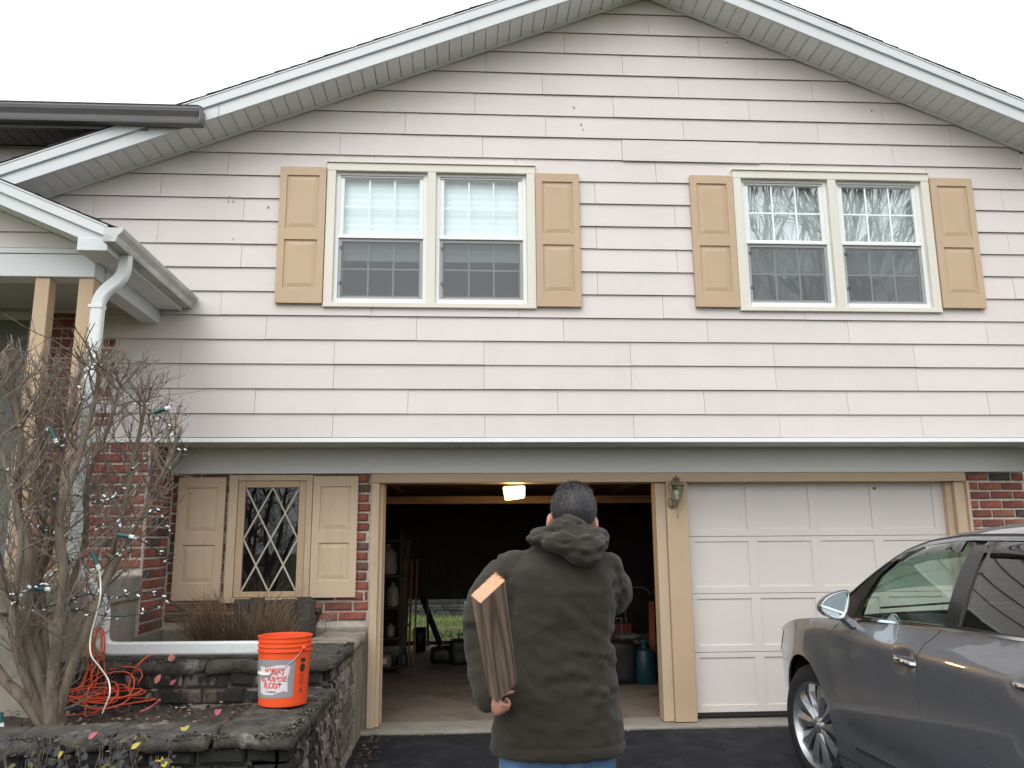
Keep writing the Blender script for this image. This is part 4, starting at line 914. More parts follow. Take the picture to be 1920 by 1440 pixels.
# ================================================================ the parked car
CA = -0.0588; CX, CY, CZ = 3.207, -0.301, -0.058
car = thing('parked_car', 'grey metallic crossover car nosed up to the closed garage door', 'car', (CX+math.sin(CA)*2.4, CY-math.cos(CA)*2.4, CZ), CA)
def paint(name, col, rough_, flake):
    m, n, l, b = nodes_of(name); b.inputs['Metallic'].default_value = 0.60; b.inputs['Roughness'].default_value = rough_; b.inputs['Coat Weight'].default_value = 1.0; b.inputs['Coat Roughness'].default_value = 0.03
    t = tex(n, l, 900, 2); r = ramp(n, [(0.35, tuple(c*(1-flake) for c in col)), (0.65, tuple(c*(1+flake) for c in col))]); l.new(t.outputs[0], r.inputs[0]); l.new(r.outputs[0], b.inputs['Base Color'])
    t2 = tex(n, l, 3.0, 6, 0.7); r2 = ramp(n, [(0.35, (rough_*0.85,)*3), (0.75, (rough_*1.35,)*3)]); l.new(t2.outputs[0], r2.inputs[0]); l.new(r2.outputs[0], b.inputs['Roughness'])
    return m
CPAINT = paint('grey metallic paint', (0.222, 0.236, 0.265), 0.32, 0.2)
CBLK = M('gloss black trim', (0.012, 0.012, 0.013), 0.18, var=0.1); CMAT = M('matt black plastic', (0.02, 0.02, 0.021), 0.65)
CHROME = M('chrome', (0.75, 0.76, 0.78), 0.12, 1.0, var=0.02); RIM = M('silver alloy', (0.40, 0.42, 0.44), 0.36, 0.8, var=0.05, vs=5, coat=0.5)
TIRE = M('tyre rubber', (0.018, 0.018, 0.019), 0.8, var=0.2, vs=20, bump=0.2, bs=200)
CGF = glass('green tinted glass', (0.52, 0.67, 0.58), 1.5, 1.4); CGR = glass('privacy glass', (0.05, 0.05, 0.053), 1.5, 1.6); SMOKE = glass('smoked visor', (0.07, 0.065, 0.065), 1.5, 1.3)
MIRR = M('mirror silver', (0.62, 0.72, 0.74), 0.03, 1.0, var=0.01); SEATM = M('dark upholstery', (0.05, 0.05, 0.052), 0.85); LAMP = glass('lamp cover', (0.8, 0.82, 0.85), 1.5, 2.5)
def lerp_tab(tab, x):
    if x <= tab[0][0]: return tab[0][1]
    for (a, b_), (c, d) in zip(tab, tab[1:]):
        if x <= c:
            t = (x-a)/(c-a); return b_+(d-b_)*t
    return tab[-1][1]
def smooth_tab(tab, x, h=0.06):
    return sum(lerp_tab(tab, x+h*k/2)*w_ for k, w_ in ((-2, 1), (-1, 2), (0, 3), (1, 2), (2, 1)))/9
EDGE_T = [(1.10, 1.055), (1.30, 1.135), (1.59, 1.325), (1.72, 1.40), (1.883, 1.483), (2.097, 1.53), (2.42, 1.555), (2.9, 1.551), (3.4, 1.524), (3.9, 1.455), (4.25, 1.35), (4.6, 1.12)]
CENT_T = [(1.0, 1.085), (1.9, 1.550), (2.1, 1.600), (2.4, 1.625), (2.9, 1.630), (3.5, 1.605), (4.0, 1.53), (4.3, 1.42), (4.68, 1.14)]
EDGE = lambda x: smooth_tab(EDGE_T, x); CENT = lambda x: smooth_tab(CENT_T, x)
BELT = lambda x: lerp_tab([(1.3, 1.06), (1.63, 1.088), (1.87, 1.103), (2.26, 1.121), (2.6, 1.128), (3.2, 1.146), (3.8, 1.17)], x)
def cw(x, z):
    v = 0.945
    if z < 0.75: v -= 0.055*((0.75-z)/0.5)**2
    if z > 0.78: v -= 0.012*((min(z, 0.985)-0.78)/0.205)**1.6
    if z > 0.985: v -= 0.35*(min(z, 1.01)-0.985)
    if z > 1.01: v -= 0.72*(min(z, 1.09)-1.01)
    if z > 1.09: v -= 0.42*(z-1.09)+0.36*(z-1.09)**2
    if x < 0.95: v -= 0.15*((0.95-x)/0.95)**2+0.25*max(0, (0.22-x)/0.22)**2
    if x > 3.6: v -= 0.13*((x-3.6)/1.2)**2+0.2*max(0, (x-4.6)/0.2)**2
    # flared wheel arches
    for cx in (0.93, 3.705):
        d = math.hypot(x-cx, z-0.375)
        if d < 0.62: v += 0.014*max(0, 1-abs(d-0.45)/0.17)
    for hx, hz in ((2.345, 0.950), (3.34, 0.985)):
        d = ((x-hx)/0.125)**2+((z-hz)/0.060)**2
        if d < 1: v -= 0.020*(1-d)**0.8
    # soft lower crease
    v -= 0.012*math.exp(-((z-0.47)/0.06)**2)*max(0, min(1, (x-1.4)/0.25))*max(0, min(1, (3.4-x)/0.25))
    return v
def inside(p, poly):
    c = False; x, y = p
    for i in range(len(poly)):
        (x0, y0), (x1, y1) = poly[i], poly[i-1]
        if (y0 > y) != (y1 > y) and x < (x1-x0)*(y-y0)/(y1-y0)+x0: c = not c
    return c
def dens(poly, step, closed=True):
    out = []
    for i in range(len(poly) if closed else len(poly)-1):
        a, b_ = poly[i], poly[(i+1) % len(poly)]; k = max(1, int(math.hypot(b_[0]-a[0], b_[1]-a[1])/step))
        out += [(a[0]+(b_[0]-a[0])*j/k, a[1]+(b_[1]-a[1])*j/k) for j in range(k)]
    return out
def panel_mesh(name, poly, mat, off=0.0, res=0.05, hole=None, flange=0.014, sides=(1, -1), parent=None, label=None, inset=0.0):
    poly = dens(poly, res); holes = [dens(h, res) for h in (hole or [])]
    pts = list(poly); edges = [(i, (i+1) % len(poly)) for i in range(len(poly))]
    for h in holes:
        k = len(pts); pts += h; edges += [(k+i, k+(i+1) % len(h)) for i in range(len(h))]
    x0, x1 = min(p[0] for p in poly), max(p[0] for p in poly); z0, z1 = min(p[1] for p in poly), max(p[1] for p in poly)
    x = x0+res/2; Rj = random.Random(len(poly))
    while x < x1:
        z = z0+res/2
        while z < z1:
            if inside((x, z), poly) and not any(inside((x, z), h) for h in holes):
                if min((x-p[0])**2+(z-p[1])**2 for p in pts[:len(poly)+sum(len(h) for h in holes)]) > (res*0.5)**2: pts.append((x+Rj.uniform(-.12, .12)*res, z+Rj.uniform(-.12, .12)*res))
            z += res
        x += res
    vs, es, fs, *_ = delaunay_2d_cdt([Vector(p) for p in pts], edges, [], 0, 1e-6)
    fs = [f for f in fs if (lambda c: inside(c, poly) and not any(inside(c, h) for h in holes))((sum(vs[i].x for i in f)/3, sum(vs[i].y for i in f)/3))]
    res_o = []
    for sd_ in sides:
        V = [(-sd_*(cw(p.x, p.y)+off), 2.4-p.x, p.y) for p in vs]
        F = [tuple(f) for f in fs]
        if flange:
            cnt = {}
            for f in F:
                for i in range(3):
                    e = (f[i], f[(i+1) % 3]); cnt[tuple(sorted(e))] = cnt.get(tuple(sorted(e)), 0)+1
            be = [e for e, c in cnt.items() if c == 1]; mp = {}
            for e in be:
                for i in e:
                    if i not in mp: mp[i] = len(V); q = V[i]; V.append((q[0]+sd_*flange, q[1], q[2]))
            F += [(a, b_, mp[b_], mp[a]) for a, b_ in be]
        g = G(); g.add(V, F); o = g.build(name, mat, parent or car, smooth=True, angle=60)
        # consistent outward normals
        me = o.data; s_ = sum(p.normal.x*p.area for p in me.polygons if abs(p.normal.x) > 0.3)
        if s_*(-sd_) < 0: me.flip_normals()
        if label: o['label'] = label
        res_o.append(o)
    return res_o
def arc(cx, cz, r, a0, a1, n=18): return [(cx+r*math.cos(math.radians(a0+(a1-a0)*i/n)), cz+r*math.sin(math.radians(a0+(a1-a0)*i/n))) for i in range(n+1)]
ft = [(1.474, 1.062), (1.395, 0.991), (1.371, 0.918), (1.369, 0.80), (1.369, 0.65), (1.385, 0.54), (1.357, 0.33), (1.335, 0.235)]   # fender / door seam
hoodl = [(0.10, 0.865), (0.308, 0.912), (0.621, 0.984), (0.795, 1.014), (1.046, 1.040), (1.25, 1.056)]
panel_mesh('front_fender', hoodl+[(1.474, 1.062)]+ft[1:]+arc(0.93, 0.375, 0.43, -18, 180)+[(0.50, 0.30), (0.44, 0.24), (0.12, 0.26), (0.03, 0.42), (0.03, 0.70)], CPAINT, res=0.045)
dseam = [(2.572, 1.118), (2.566, 1.104), (2.492, 1.046), (2.474, 0.945), (2.480, 0.766), (2.503, 0.654), (2.535, 0.526), (2.545, 0.30)]
fd = panel_mesh('front_door', [(x+0.006, z) for x, z in ft[:-1]]+[(1.352, 0.30)]+dseam[::-1]+[(2.26, 1.108), (1.87, 1.091), (1.63, 1.076)], CPAINT, res=0.032, label='front door with chrome handle')
rs = [(x+0.008, z) for x, z in dseam]
rd = panel_mesh('rear_door', rs+[(3.30, 0.30)]+arc(3.705, 0.375, 0.435, 188, 110, 10)+[(3.62, 0.95), (3.72, 1.155), (3.2, 1.135)], CPAINT, res=0.032, label='rear door partly outside the picture')
panel_mesh('rear_quarter', arc(3.705, 0.375, 0.43, 108, -5, 14)+[(4.30, 0.28), (4.72, 0.30), (4.79, 0.55), (4.74, 0.95), (4.62, 1.12), (4.25, 1.345), (3.95, 1.43), (3.75, 1.30), (3.735, 1.155), (3.63, 0.95)], CPAINT, res=0.05)
panel_mesh('rocker_panel', [(1.335, 0.225), (1.36, 0.294), (3.30, 0.294), (3.27, 0.22)], CPAINT, res=0.06)
panel_mesh('lower_moulding', [(1.625, 0.386), (1.64, 0.402), (2.525, 0.432), (2.52, 0.412)], CHROME, off=0.007, res=0.05, flange=0.008, parent=fd[0], sides=(1,)); panel_mesh('lower_moulding', [(2.57, 0.414), (2.575, 0.434), (3.22, 0.455), (3.21, 0.437)], CHROME, off=0.007, res=0.05, flange=0.008, parent=rd[0], sides=(1,))
# belt strip, gutter, silver roof rail, window frames
xs_ = [1.62+0.08*i for i in range(29)]
panel_mesh('belt_moulding', [(x, BELT(x)-0.008) for x in xs_]+[(x, BELT(x)+0.004) for x in xs_[::-1]], CHROME, off=0.006, res=0.08, flange=0.01)
xs_ = [1.32+0.08*i for i in range(35)]
panel_mesh('roof_gutter', [(x, EDGE(x)-0.014) for x in xs_]+[(x, EDGE(x)-0.001) for x in xs_[::-1]], CMAT, off=-0.006, res=0.08, flange=0.02)
xs_ = [1.84+0.07*i for i in range(30)]
panel_mesh('roof_rail', [(x, EDGE(x)-0.031+0.014*max(0, (1.95-x)/0.11)) for x in xs_]+[(x, EDGE(x)-0.013) for x in xs_[::-1]], CPAINT, off=0.004, res=0.07, flange=0.02)
gl_f = [(1.66, 1.108), (1.655, 1.20), (1.72, 1.335), (1.84, 1.425), (2.0, 1.477), (2.2, 1.501), (2.515, 1.512), (2.530, 1.36), (2.560, 1.24), (2.590, 1.138), (2.2, 1.125), (1.87, 1.109)]
gl_r = [(2.705, 1.146), (2.675, 1.30), (2.655, 1.40), (2.645, 1.510), (3.0, 1.502), (3.40, 1.475), (3.52, 1.40), (3.56, 1.28), (3.57, 1.165), (3.2, 1.152)]
gl_q = [(3.64, 1.175), (3.63, 1.28), (3.58, 1.42), (3.80, 1.40), (4.0, 1.32), (4.12, 1.22), (3.9, 1.19)]
frame = [(1.33, 1.075), (1.40, 1.16), (1.60, 1.305), (1.75, 1.39), (1.9, 1.452)]+[(x, EDGE(x)-0.030) for x in (2.0, 2.2, 2.5, 2.8, 3.2, 3.6, 3.9)]+[(4.2, 1.24), (4.15, 1.19), (3.75, 1.168), (3.2, 1.148), (2.6, 1.13), (2.26, 1.122), (1.87, 1.105), (1.63, 1.09)]
panel_mesh('window_frame', frame, CBLK, off=-0.004, res=0.05, hole=[gl_f, gl_r, gl_q], flange=0.03)
panel_mesh('window_pane', gl_f, CGF, off=-0.012, res=0.09, flange=0); panel_mesh('window_pane', gl_r, CGR, off=-0.012, res=0.09, flange=0); panel_mesh('window_pane', gl_q, CGR, off=-0.012, res=0.09, flange=0)
xs_ = [1.80+0.075*i for i in range(10)]
panel_mesh('window_visor', [(x, EDGE(x)-0.085+0.05*max(0, (1.95-x)/0.15)) for x in xs_]+[(x, EDGE(x)-0.036) for x in xs_[::-1]], SMOKE, off=0.016, res=0.06, flange=0.012)
xs_ = [2.66+0.075*i for i in range(10)]
panel_mesh('window_visor', [(x, EDGE(x)-0.085) for x in xs_]+[(x, EDGE(x)-0.036) for x in xs_[::-1]], SMOKE, off=0.016, res=0.06, flange=0.012)
# A pillar outer skin between gutter and windscreen, roof, hood, windscreen
def top_surface(name, x0, x1, mat, edge, cent, nx=24, nt=12, xshift=0.0, pw=2.4, lift=0.0, f0=0.0):
    P = []
    for i in range(nx+1):
        row = []
        for j in range(-nt, nt+1):
            t = 1-abs(j)/nt; s_ = 1 if j < 0 else -1
            xe = x0+(x1-x0)*i/nx; x = xe+xshift*(1-i/nx)*(1-(1-t)**2)
            ze = edge(xe); we = cw(xe, ze)-0.004
            z = ze+(cent(xe)-ze)*(1-(1-t)**pw)
            row.append((-s_*we*(1-t), 2.4-x, z+lift))
        P.append(row)
    g = G(); g.grid(P); o = g.build(name, mat, car, smooth=True, fixn=False)
    if sum(p.normal.z for p in o.data.polygons) < 0: o.data.flip_normals()
    return o
he = lambda x: lerp_tab(hoodl, x); hc = lambda x: lerp_tab([(0.0, 0.80), (0.15, 0.90), (0.4, 0.995), (0.8, 1.065), (1.25, 1.105)], x)
top_surface('hood', 0.06, 1.25, CPAINT, lambda x: smooth_tab([(0.0, 0.80)]+hoodl, x, 0.05)+0.002, lambda x: smooth_tab([(0.0, 0.80), (0.15, 0.90), (0.4, 0.995), (0.8, 1.065), (1.25, 1.105)], x), pw=2.0)
top_surface('windscreen', 1.30, 2.02, CGF, EDGE, CENT, xshift=-0.22, pw=2.2)
top_surface('roof', 2.02, 4.02, CPAINT, EDGE, CENT, nx=30, pw=2.3)
top_surface('rear_screen', 4.02, 4.56, CGR, EDGE, CENT, pw=2.3)
P = []                                        # nose and tail skins
for k, nm in ((0, 'front_bumper'), (1, 'tailgate')):
    P = []
    for i in range(13):
        z = (0.22+0.62*i/12) if k == 0 else (0.28+0.84*i/12); row = []
        for j in range(-12, 13):
            t = j/12
            xe = 0.03+0.05*(i/12)**3 if k == 0 else 4.78-0.16*(i/12)**3
            w_ = cw(xe, z)-0.003
            x = xe-0.07*(1-t*t) if k == 0 else xe+0.05*(1-t*t)
            row.append((w_*t, 2.4-x, z))
        P.append(row)
    g = G(); g.grid(P); o = g.build(nm, CPAINT, car, smooth=True)
    if k == 0:
        for s_ in (-1, 1): G().lathe([(0.001, -0.02), (0.06, -0.02), (0.075, 0.0), (0.07, 0.012), (0.001, 0.014)], 14).build('headlight_bulb', CHROME, o, loc=(s_*0.6, 2.44, 0.72))
        G().box(-0.45, 0.45, 2.455, 2.475, 0.62, 0.75).build('grille', CBLK, o, bevel=0.01)
    else:
        G().box(-0.26, 0.26, 2.4-4.85, 2.4-4.835, 0.78, 0.90).build('number_plate', M('white plate', (0.6, 0.6, 0.6), 0.5), o, bevel=0.004)
panel_mesh('headlight', [(0.035, 0.69), (0.05, 0.80), (0.12, 0.858), (0.30, 0.900), (0.42, 0.905), (0.30, 0.80), (0.12, 0.70)], LAMP, off=0.004, res=0.05, flange=0.012)
panel_mesh('tail_light', [(4.55, 0.92), (4.50, 1.02), (4.58, 1.12), (4.70, 1.05), (4.75, 0.93)], M('red lamp', (0.3, 0.01, 0.01), 0.15, coat=1), off=0.004, res=0.05, flange=0.012)
# underbody, wheel wells, cabin tub
G().box(-0.80, 0.80, 1.08, 1.95, 0.75, 0.86).box(-0.60, 0.60, 1.05, 2.35, 0.20, 0.75).box(-0.84, 0.84, -0.80, 0.94, 0.20, 0.30).box(-0.60, 0.60, -2.3, -0.82, 0.25, 0.80).build('underbody', CMAT, car)
for s_ in (-1, 1):
    for cx in (0.93, 3.705):
        P = [[(s_*(0.90-0.30*k), 2.4-cx-0.425*math.cos(a), 0.375+0.425*math.sin(a)) for a in [math.radians(-30+240*i/20) for i in range(21)]] for k in (0, 1)]
        g = G(); g.grid(P); g.add([P[1][i] for i in range(21)], [tuple(range(21))]); g.build('wheel_well', CMAT, car)
INT = M('dark interior', (0.03, 0.03, 0.031), 0.8)
G().box(-0.82, 0.82, -1.5, 1.05, 0.30, 0.34).box(-0.86, -0.78, -1.3, 1.0, 0.34, 1.09).box(0.78, 0.86, -1.3, 1.0, 0.34, 1.09).build('cabin_trim', INT, car)
g = G(); g.prism([(0.45, 0.85), (0.95, 0.90), (1.15, 1.08), (0.85, 1.10), (0.55, 1.05)], lambda p: (-0.77, p[0], p[1]), lambda p: (0.77, p[0], p[1])); g.build('dashboard', INT, car, bevel=0.03)
g = G(); g.tube([(-0.38+0.18*math.cos(t), 0.40-0.06*math.sin(t), 0.98+0.17*math.sin(t)) for t in [6.2832*i/24 for i in range(25)]], 0.014, 8, cap=False); g.build('steering_wheel', CMAT, car, smooth=True)
def seat(x, y):
    g = G(); g.box(x-0.25, x+0.25, y-0.25, y+0.28, 0.34, 0.58); o = g.build('seat', SEATM, car, bevel=0.06, seg=3)
    g = G(); g.prism([(y-0.22, 0.50), (y-0.05, 0.50), (y-0.20, 1.17), (y-0.34, 1.17)], lambda p: (x-0.24, p[0], p[1]), lambda p: (x+0.24, p[0], p[1])); g.build('seat_back', SEATM, car, bevel=0.05, seg=3)
    g = G(); g.box(x-0.13, x+0.13, y-0.36, y-0.25, 1.20, 1.38); g.build('headrest', SEATM, car, bevel=0.04, seg=3)
for x in (-0.38, 0.38): seat(x, -0.02)
g = G(); g.box(-0.65, 0.65, -1.25, -1.10, 0.45, 1.18); g.build('rear_seat', SEATM, car, bevel=0.05)
# wheels
def wheel(side, cx):
    root = None
    x_out = 0.912
    wz = 0.375
    g = G(); prof = [(0.262, -0.115), (0.30, -0.122), (0.345, -0.118), (0.368, -0.095), (0.374, -0.06), (0.375, 0.0), (0.374, 0.06), (0.368, 0.095), (0.345, 0.118), (0.30, 0.122), (0.262, 0.115)]
    g.lathe(prof, 56)
    for k in range(3): g.lathe([(0.3758, -0.055+k*0.05), (0.3762, -0.05+k*0.05)], 56)
    ty = g.build('wheel', TIRE, car, smooth=True, angle=50, loc=(side*(x_out-0.122), 2.4-cx, wz)); ty.rotation_euler = (0, math.pi/2*side, math.radians(10.5) if cx < 1 else 0)
    g = G(); g.lathe([(0.262, -0.112), (0.25, -0.10), (0.235, -0.06), (0.235, 0.06), (0.247, 0.085), (0.255, 0.108), (0.262, 0.117), (0.266, 0.112)], 56); g.build('rim', RIM, ty, smooth=True, angle=40)
    for k in range(10):
        a = 2*math.pi*(k+0.5)/10; ca, sa = math.cos(a), math.sin(a); ww = 0.060 if k % 2 else 0.052
        V = []
        for (r, w_, z_) in ((0.045, 0.015, 0.088), (0.12, 0.030, 0.094), (0.20, ww*0.85, 0.098), (0.250, ww, 0.088)):
            for (s_, dz) in ((-1, -0.012), (-0.15, 0.010), (1, -0.004), (0.6, -0.045), (-0.6, -0.045)):
                V.append((r*ca-s_*w_*sa, r*sa+s_*w_*ca, z_+dz))
        g = G(); g.add(V, [(i*5+j, i*5+(j+1) % 5, i*5+5+(j+1) % 5, i*5+5+j) for i in range(3) for j in range(5)]+[(4, 3, 2, 1, 0), (15, 16, 17, 18, 19)]); g.build('spoke', RIM, ty)
    g = G(); g.lathe([(0.0005, 0.104), (0.030, 0.104), (0.034, 0.100), (0.052, 0.092), (0.058, 0.080), (0.058, 0.03)], 30); g.build('hub_cap', RIM, ty, smooth=True, angle=40)
    for k in range(5):
        a = 2*math.pi*k/5+0.3; G().tube([(0.043*math.cos(a), 0.043*math.sin(a), 0.085), (0.043*math.cos(a), 0.043*math.sin(a), 0.099)], 0.0075, 6).build('wheel_nut', CHROME, ty)
    # emblem: two nested rings with a bar, as on the hub cap
    g = G(); ring = lambda rx, ry, cy: [(rx*math.cos(t), cy+ry*math.sin(t), 0.106) for t in [6.2832*i/20 for i in range(21)]]
    g.tube(ring(0.019, 0.014, 0), 0.0014, 4, cap=False); g.tube(ring(0.006, 0.012, 0.0), 0.0012, 4, cap=False); g.tube(ring(0.012, 0.005, 0.006), 0.0012, 4, cap=False); g.build('emblem', CHROME, ty)
    G().lathe([(0.06, 0.0), (0.16, 0.0), (0.165, -0.01), (0.06, -0.012)], 32, c=(0, 0, 0.03)).build('brake_disc', M('brake steel', (0.12, 0.11, 0.1), 0.5, 0.6) if 'brake steel' not in MATS else MATS['brake steel'], ty)
    return ty
for s_ in (-1, 1):
    for cx in (0.93, 3.705): wheel(s_, cx)
# handles
for (hx, hz, door) in ((2.345, 0.950, fd), (3.34, 0.985, rd)):
    for i, s_ in enumerate((-1, 1)):
        wv = lambda x, e: s_*(0.925+e)
        pts = [(wv(0, -0.012), 2.4-(hx-0.115), hz+0.006), (wv(0, 0.008), 2.4-(hx-0.095), hz+0.006), (wv(0, 0.020), 2.4-(hx-0.04), hz+0.004), (wv(0, 0.020), 2.4-(hx+0.05), hz), (wv(0, 0.012), 2.4-(hx+0.095), hz-0.003), (wv(0, -0.012), 2.4-(hx+0.118), hz-0.004)]
        g = G(); g.tube(pts, [0.010, 0.013, 0.014, 0.015, 0.016, 0.012], 10); o = g.build('door_handle', CHROME, door[i], smooth=True)
        g = G(); g.lathe([(0.0005, 0.006), (0.010, 0.006), (0.012, 0.0)], 14); k = g.build('key_lock', CHROME, door[i], smooth=True, angle=40, loc=(s_*0.938, 2.4-(hx+0.075), hz-0.001)); k.rotation_euler = (0, math.pi/2*s_, 0)
# mirrors
mo = [(175, 760), (190, 728), (215, 700), (255, 672), (300, 653), (345, 640), (390, 632), (408, 650), (407, 700), (402, 745), (390, 800), (362, 848), (330, 860), (290, 858), (220, 832), (180, 797)]
XM = 1.72
cr, sr = math.cos(CA), math.sin(CA)
def on_xf(px, py, xf):
    d = ray(px, py); o = Vector((CX, CY)); hh_ = Vector((-sr, cr)); a0 = -((CAM_LOC.xy-o).dot(hh_)); b_ = -(d.xy.dot(hh_)); t = (xf-a0)/b_; p = CAM_LOC+d*t; q = p.xy-o
    return (q.dot(Vector((cr, sr))), p.z-CZ)
out = [on_xf(1500+x/4.5714, 970+z/4.5714, XM) for x, z in mo]; mc = (sum(p[0] for p in out)/len(out), sum(p[1] for p in out)/len(out))
for s_ in (1, -1):
    rings = []
    for (dx, sc_) in ((0.012, 1.0), (0.016, 1.075), (-0.004, 1.12), (-0.04, 1.10), (-0.08, 0.92), (-0.105, 0.62), (-0.115, 0.25)):
        rings.append([(s_*(mc[0]+(p[0]-mc[0])*sc_), 2.4-XM-dx+0.0*p[0], mc[1]+(p[1]-mc[1])*sc_) for p in out])
    g = G(); g.grid(rings, closed=True); g.add(rings[-1], [tuple(range(len(out)))]); mh = g.build('wing_mirror', CPAINT, car, smooth=True, angle=50)
    g = G(); g.add([(s_*(mc[0]+(p[0]-mc[0])*0.985), 2.4-XM-0.004, mc[1]+(p[1]-mc[1])*0.985) for p in out], [tuple(range(len(out)))]); mg = g.build('mirror_glass', MIRR, mh, fixn=False)
    g = G(); g.tube([(s_*p[0], 2.4-XM-0.010, p[1]) for p in [((mc[0]+(q[0]-mc[0])*1.0), mc[1]+(q[1]-mc[1])*1.0) for q in out+out[:1]]], 0.005, 5, cap=False); g.build('mirror_rim', CHROME, mh, smooth=True)
    wq = [on_xf(1500+x/4.5714, 970+z/4.5714, XM) for x, z in ((178, 762), (215, 702), (250, 690), (250, 740), (235, 762))]
    g = G(); g.add([(s_*p[0], 2.4-XM-0.012, p[1]) for p in wq], [tuple(range(5))]); g.build('blind_spot_mirror', MIRR, mh, fixn=False)
    g = G(); rr = []
    for (t, w_, d_) in ((0, 0.05, 0.05), (0.5, 0.035, 0.04), (1, 0.05, 0.05)):
        c = Vector((s_*-(0.89), 2.4-1.66, 1.055)).lerp(Vector((s_*(mc[0]+0.02), 2.4-XM+0.05, mc[1]-0.05)), t)
        rr.append([(c.x+s_*a*w_*0.5, c.y+b_*d_, c.z+(0.012 if a > 0 else -0.012)) for a, b_ in ((-1, -1), (1, -1), (1, 1), (-1, 1))])
    g.grid(rr, closed=True); g.build('mirror_arm', CPAINT, mh, bevel=0.01)
# wipers, roof antenna
for k, x in enumerate((-0.45, 0.15)): G().bar((x, 2.4-1.02, 1.10), (x+0.45, 2.4-1.10, 1.135), 0.012, 0.012).build('wiper', CMAT, car)
# ================================================================ the man with the board
JACK = M('olive brown canvas', (0.030, 0.0255, 0.0185), 0.88, var=0.14, vs=5, bump=0.3, bs=700, spec=0.2, col2=(0.041, 0.0355, 0.027), thr=(0.45, 0.75), dirt=3)
JACK.node_tree.nodes['Principled BSDF'].inputs['Sheen Weight'].default_value = 0.12
SKIN = M('skin', (0.52, 0.27, 0.20), 0.5, var=0.08, vs=20, col2=(0.55, 0.20, 0.16), thr=(0.5, 0.8)); SKIN.node_tree.nodes['Principled BSDF'].inputs['Subsurface Weight'].default_value = 0.15
HAIRM = M('dark greying hair', (0.042, 0.038, 0.040), 0.55, var=0.35, vs=60, stretch=(1, 1, 0.3))
JEAN = M('blue denim', (0.085, 0.165, 0.31), 0.9, var=0.25, vs=9, bump=0.3, bs=600, stretch=(1, 1, 0.5), col2=(0.19, 0.29, 0.42), thr=(0.5, 0.75))
SHOE = M('brown shoe leather', (0.06, 0.04, 0.028), 0.5)
MY = -3.60; MZ = gz(0.35, MY)
def PX(px, py, y=MY): return ony(px, py, y)
def ell(g, c, r, rot=None, nu=20, nv=12):
    c = Vector(c); V = []
    for i in range(1, nv):
        p = math.pi*i/nv
        for j in range(nu):
            a = 2*math.pi*j/nu; q = Vector((r[0]*math.sin(p)*math.cos(a), r[1]*math.sin(p)*math.sin(a), r[2]*math.cos(p)))
            if rot: q = rot @ q
            V.append(c+q)
    top = Vector((0, 0, r[2])); top = (rot @ top if rot else top)
    k = len(V); V += [c+top, c-top]
    F = [(i*nu+j, (i+1)*nu+j, (i+1)*nu+(j+1) % nu, i*nu+(j+1) % nu) for i in range(nv-2) for j in range(nu)]
    F += [(k, j, (j+1) % nu) for j in range(nu)]+[(k+1, (nv-2)*nu+(j+1) % nu, (nv-2)*nu+j) for j in range(nu)]
    g.add(V, F)
def limb(g, pts, rad, n=14):
    """tapered closed tube with rounded ends, resampled on a smooth curve"""
    P = [Vector(p) for p in pts]; k = len(P); Q = []; R_ = []
    for i in range(k-1):
        p0, p1, p2, p3 = P[max(i-1, 0)], P[i], P[i+1], P[min(i+2, k-1)]
        for s in range(5):
            t = s/5; Q.append(0.5*((2*p1)+(p2-p0)*t+(2*p0-5*p1+4*p2-p3)*t*t+(3*p1-p0-3*p2+p3)*t**3)); R_.append(rad[i]+(rad[i+1]-rad[i])*t)
    Q.append(P[-1]); R_.append(rad[-1])
    d0 = (Q[0]-Q[1]).normalized(); d1 = (Q[-1]-Q[-2]).normalized()
    pre = [(Q[0]+d0*R_[0]*math.sin(a), R_[0]*math.cos(a)) for a in (1.45, 1.0, 0.5)]; post = [(Q[-1]+d1*R_[-1]*math.sin(a), R_[-1]*math.cos(a)) for a in (0.5, 1.0, 1.45)]
    g.tube([p for p, _ in pre]+Q+[p for p, _ in post], [r for _, r in pre]+R_+[r for _, r in post], n)
def loft(g, rings, n=40, ex=2.4):
    """rings: (cx, cy, z, rx, ry)"""
    V = []
    for (cx, cy, z, rx, ry) in rings:
        for j in range(n):
            a = 2*math.pi*j/n; c, s = math.cos(a), math.sin(a)
            V.append((cx+rx*math.copysign(abs(c)**(2/ex), c), cy+ry*math.copysign(abs(s)**(2/ex), s), z))
    k = len(rings)
    g.add(V, [(i*n+j, i*n+(j+1) % n, (i+1)*n+(j+1) % n, (i+1)*n+j) for i in range(k-1) for j in range(n)]+[tuple(range(n-1, -1, -1)), tuple((k-1)*n+j for j in range(n))])
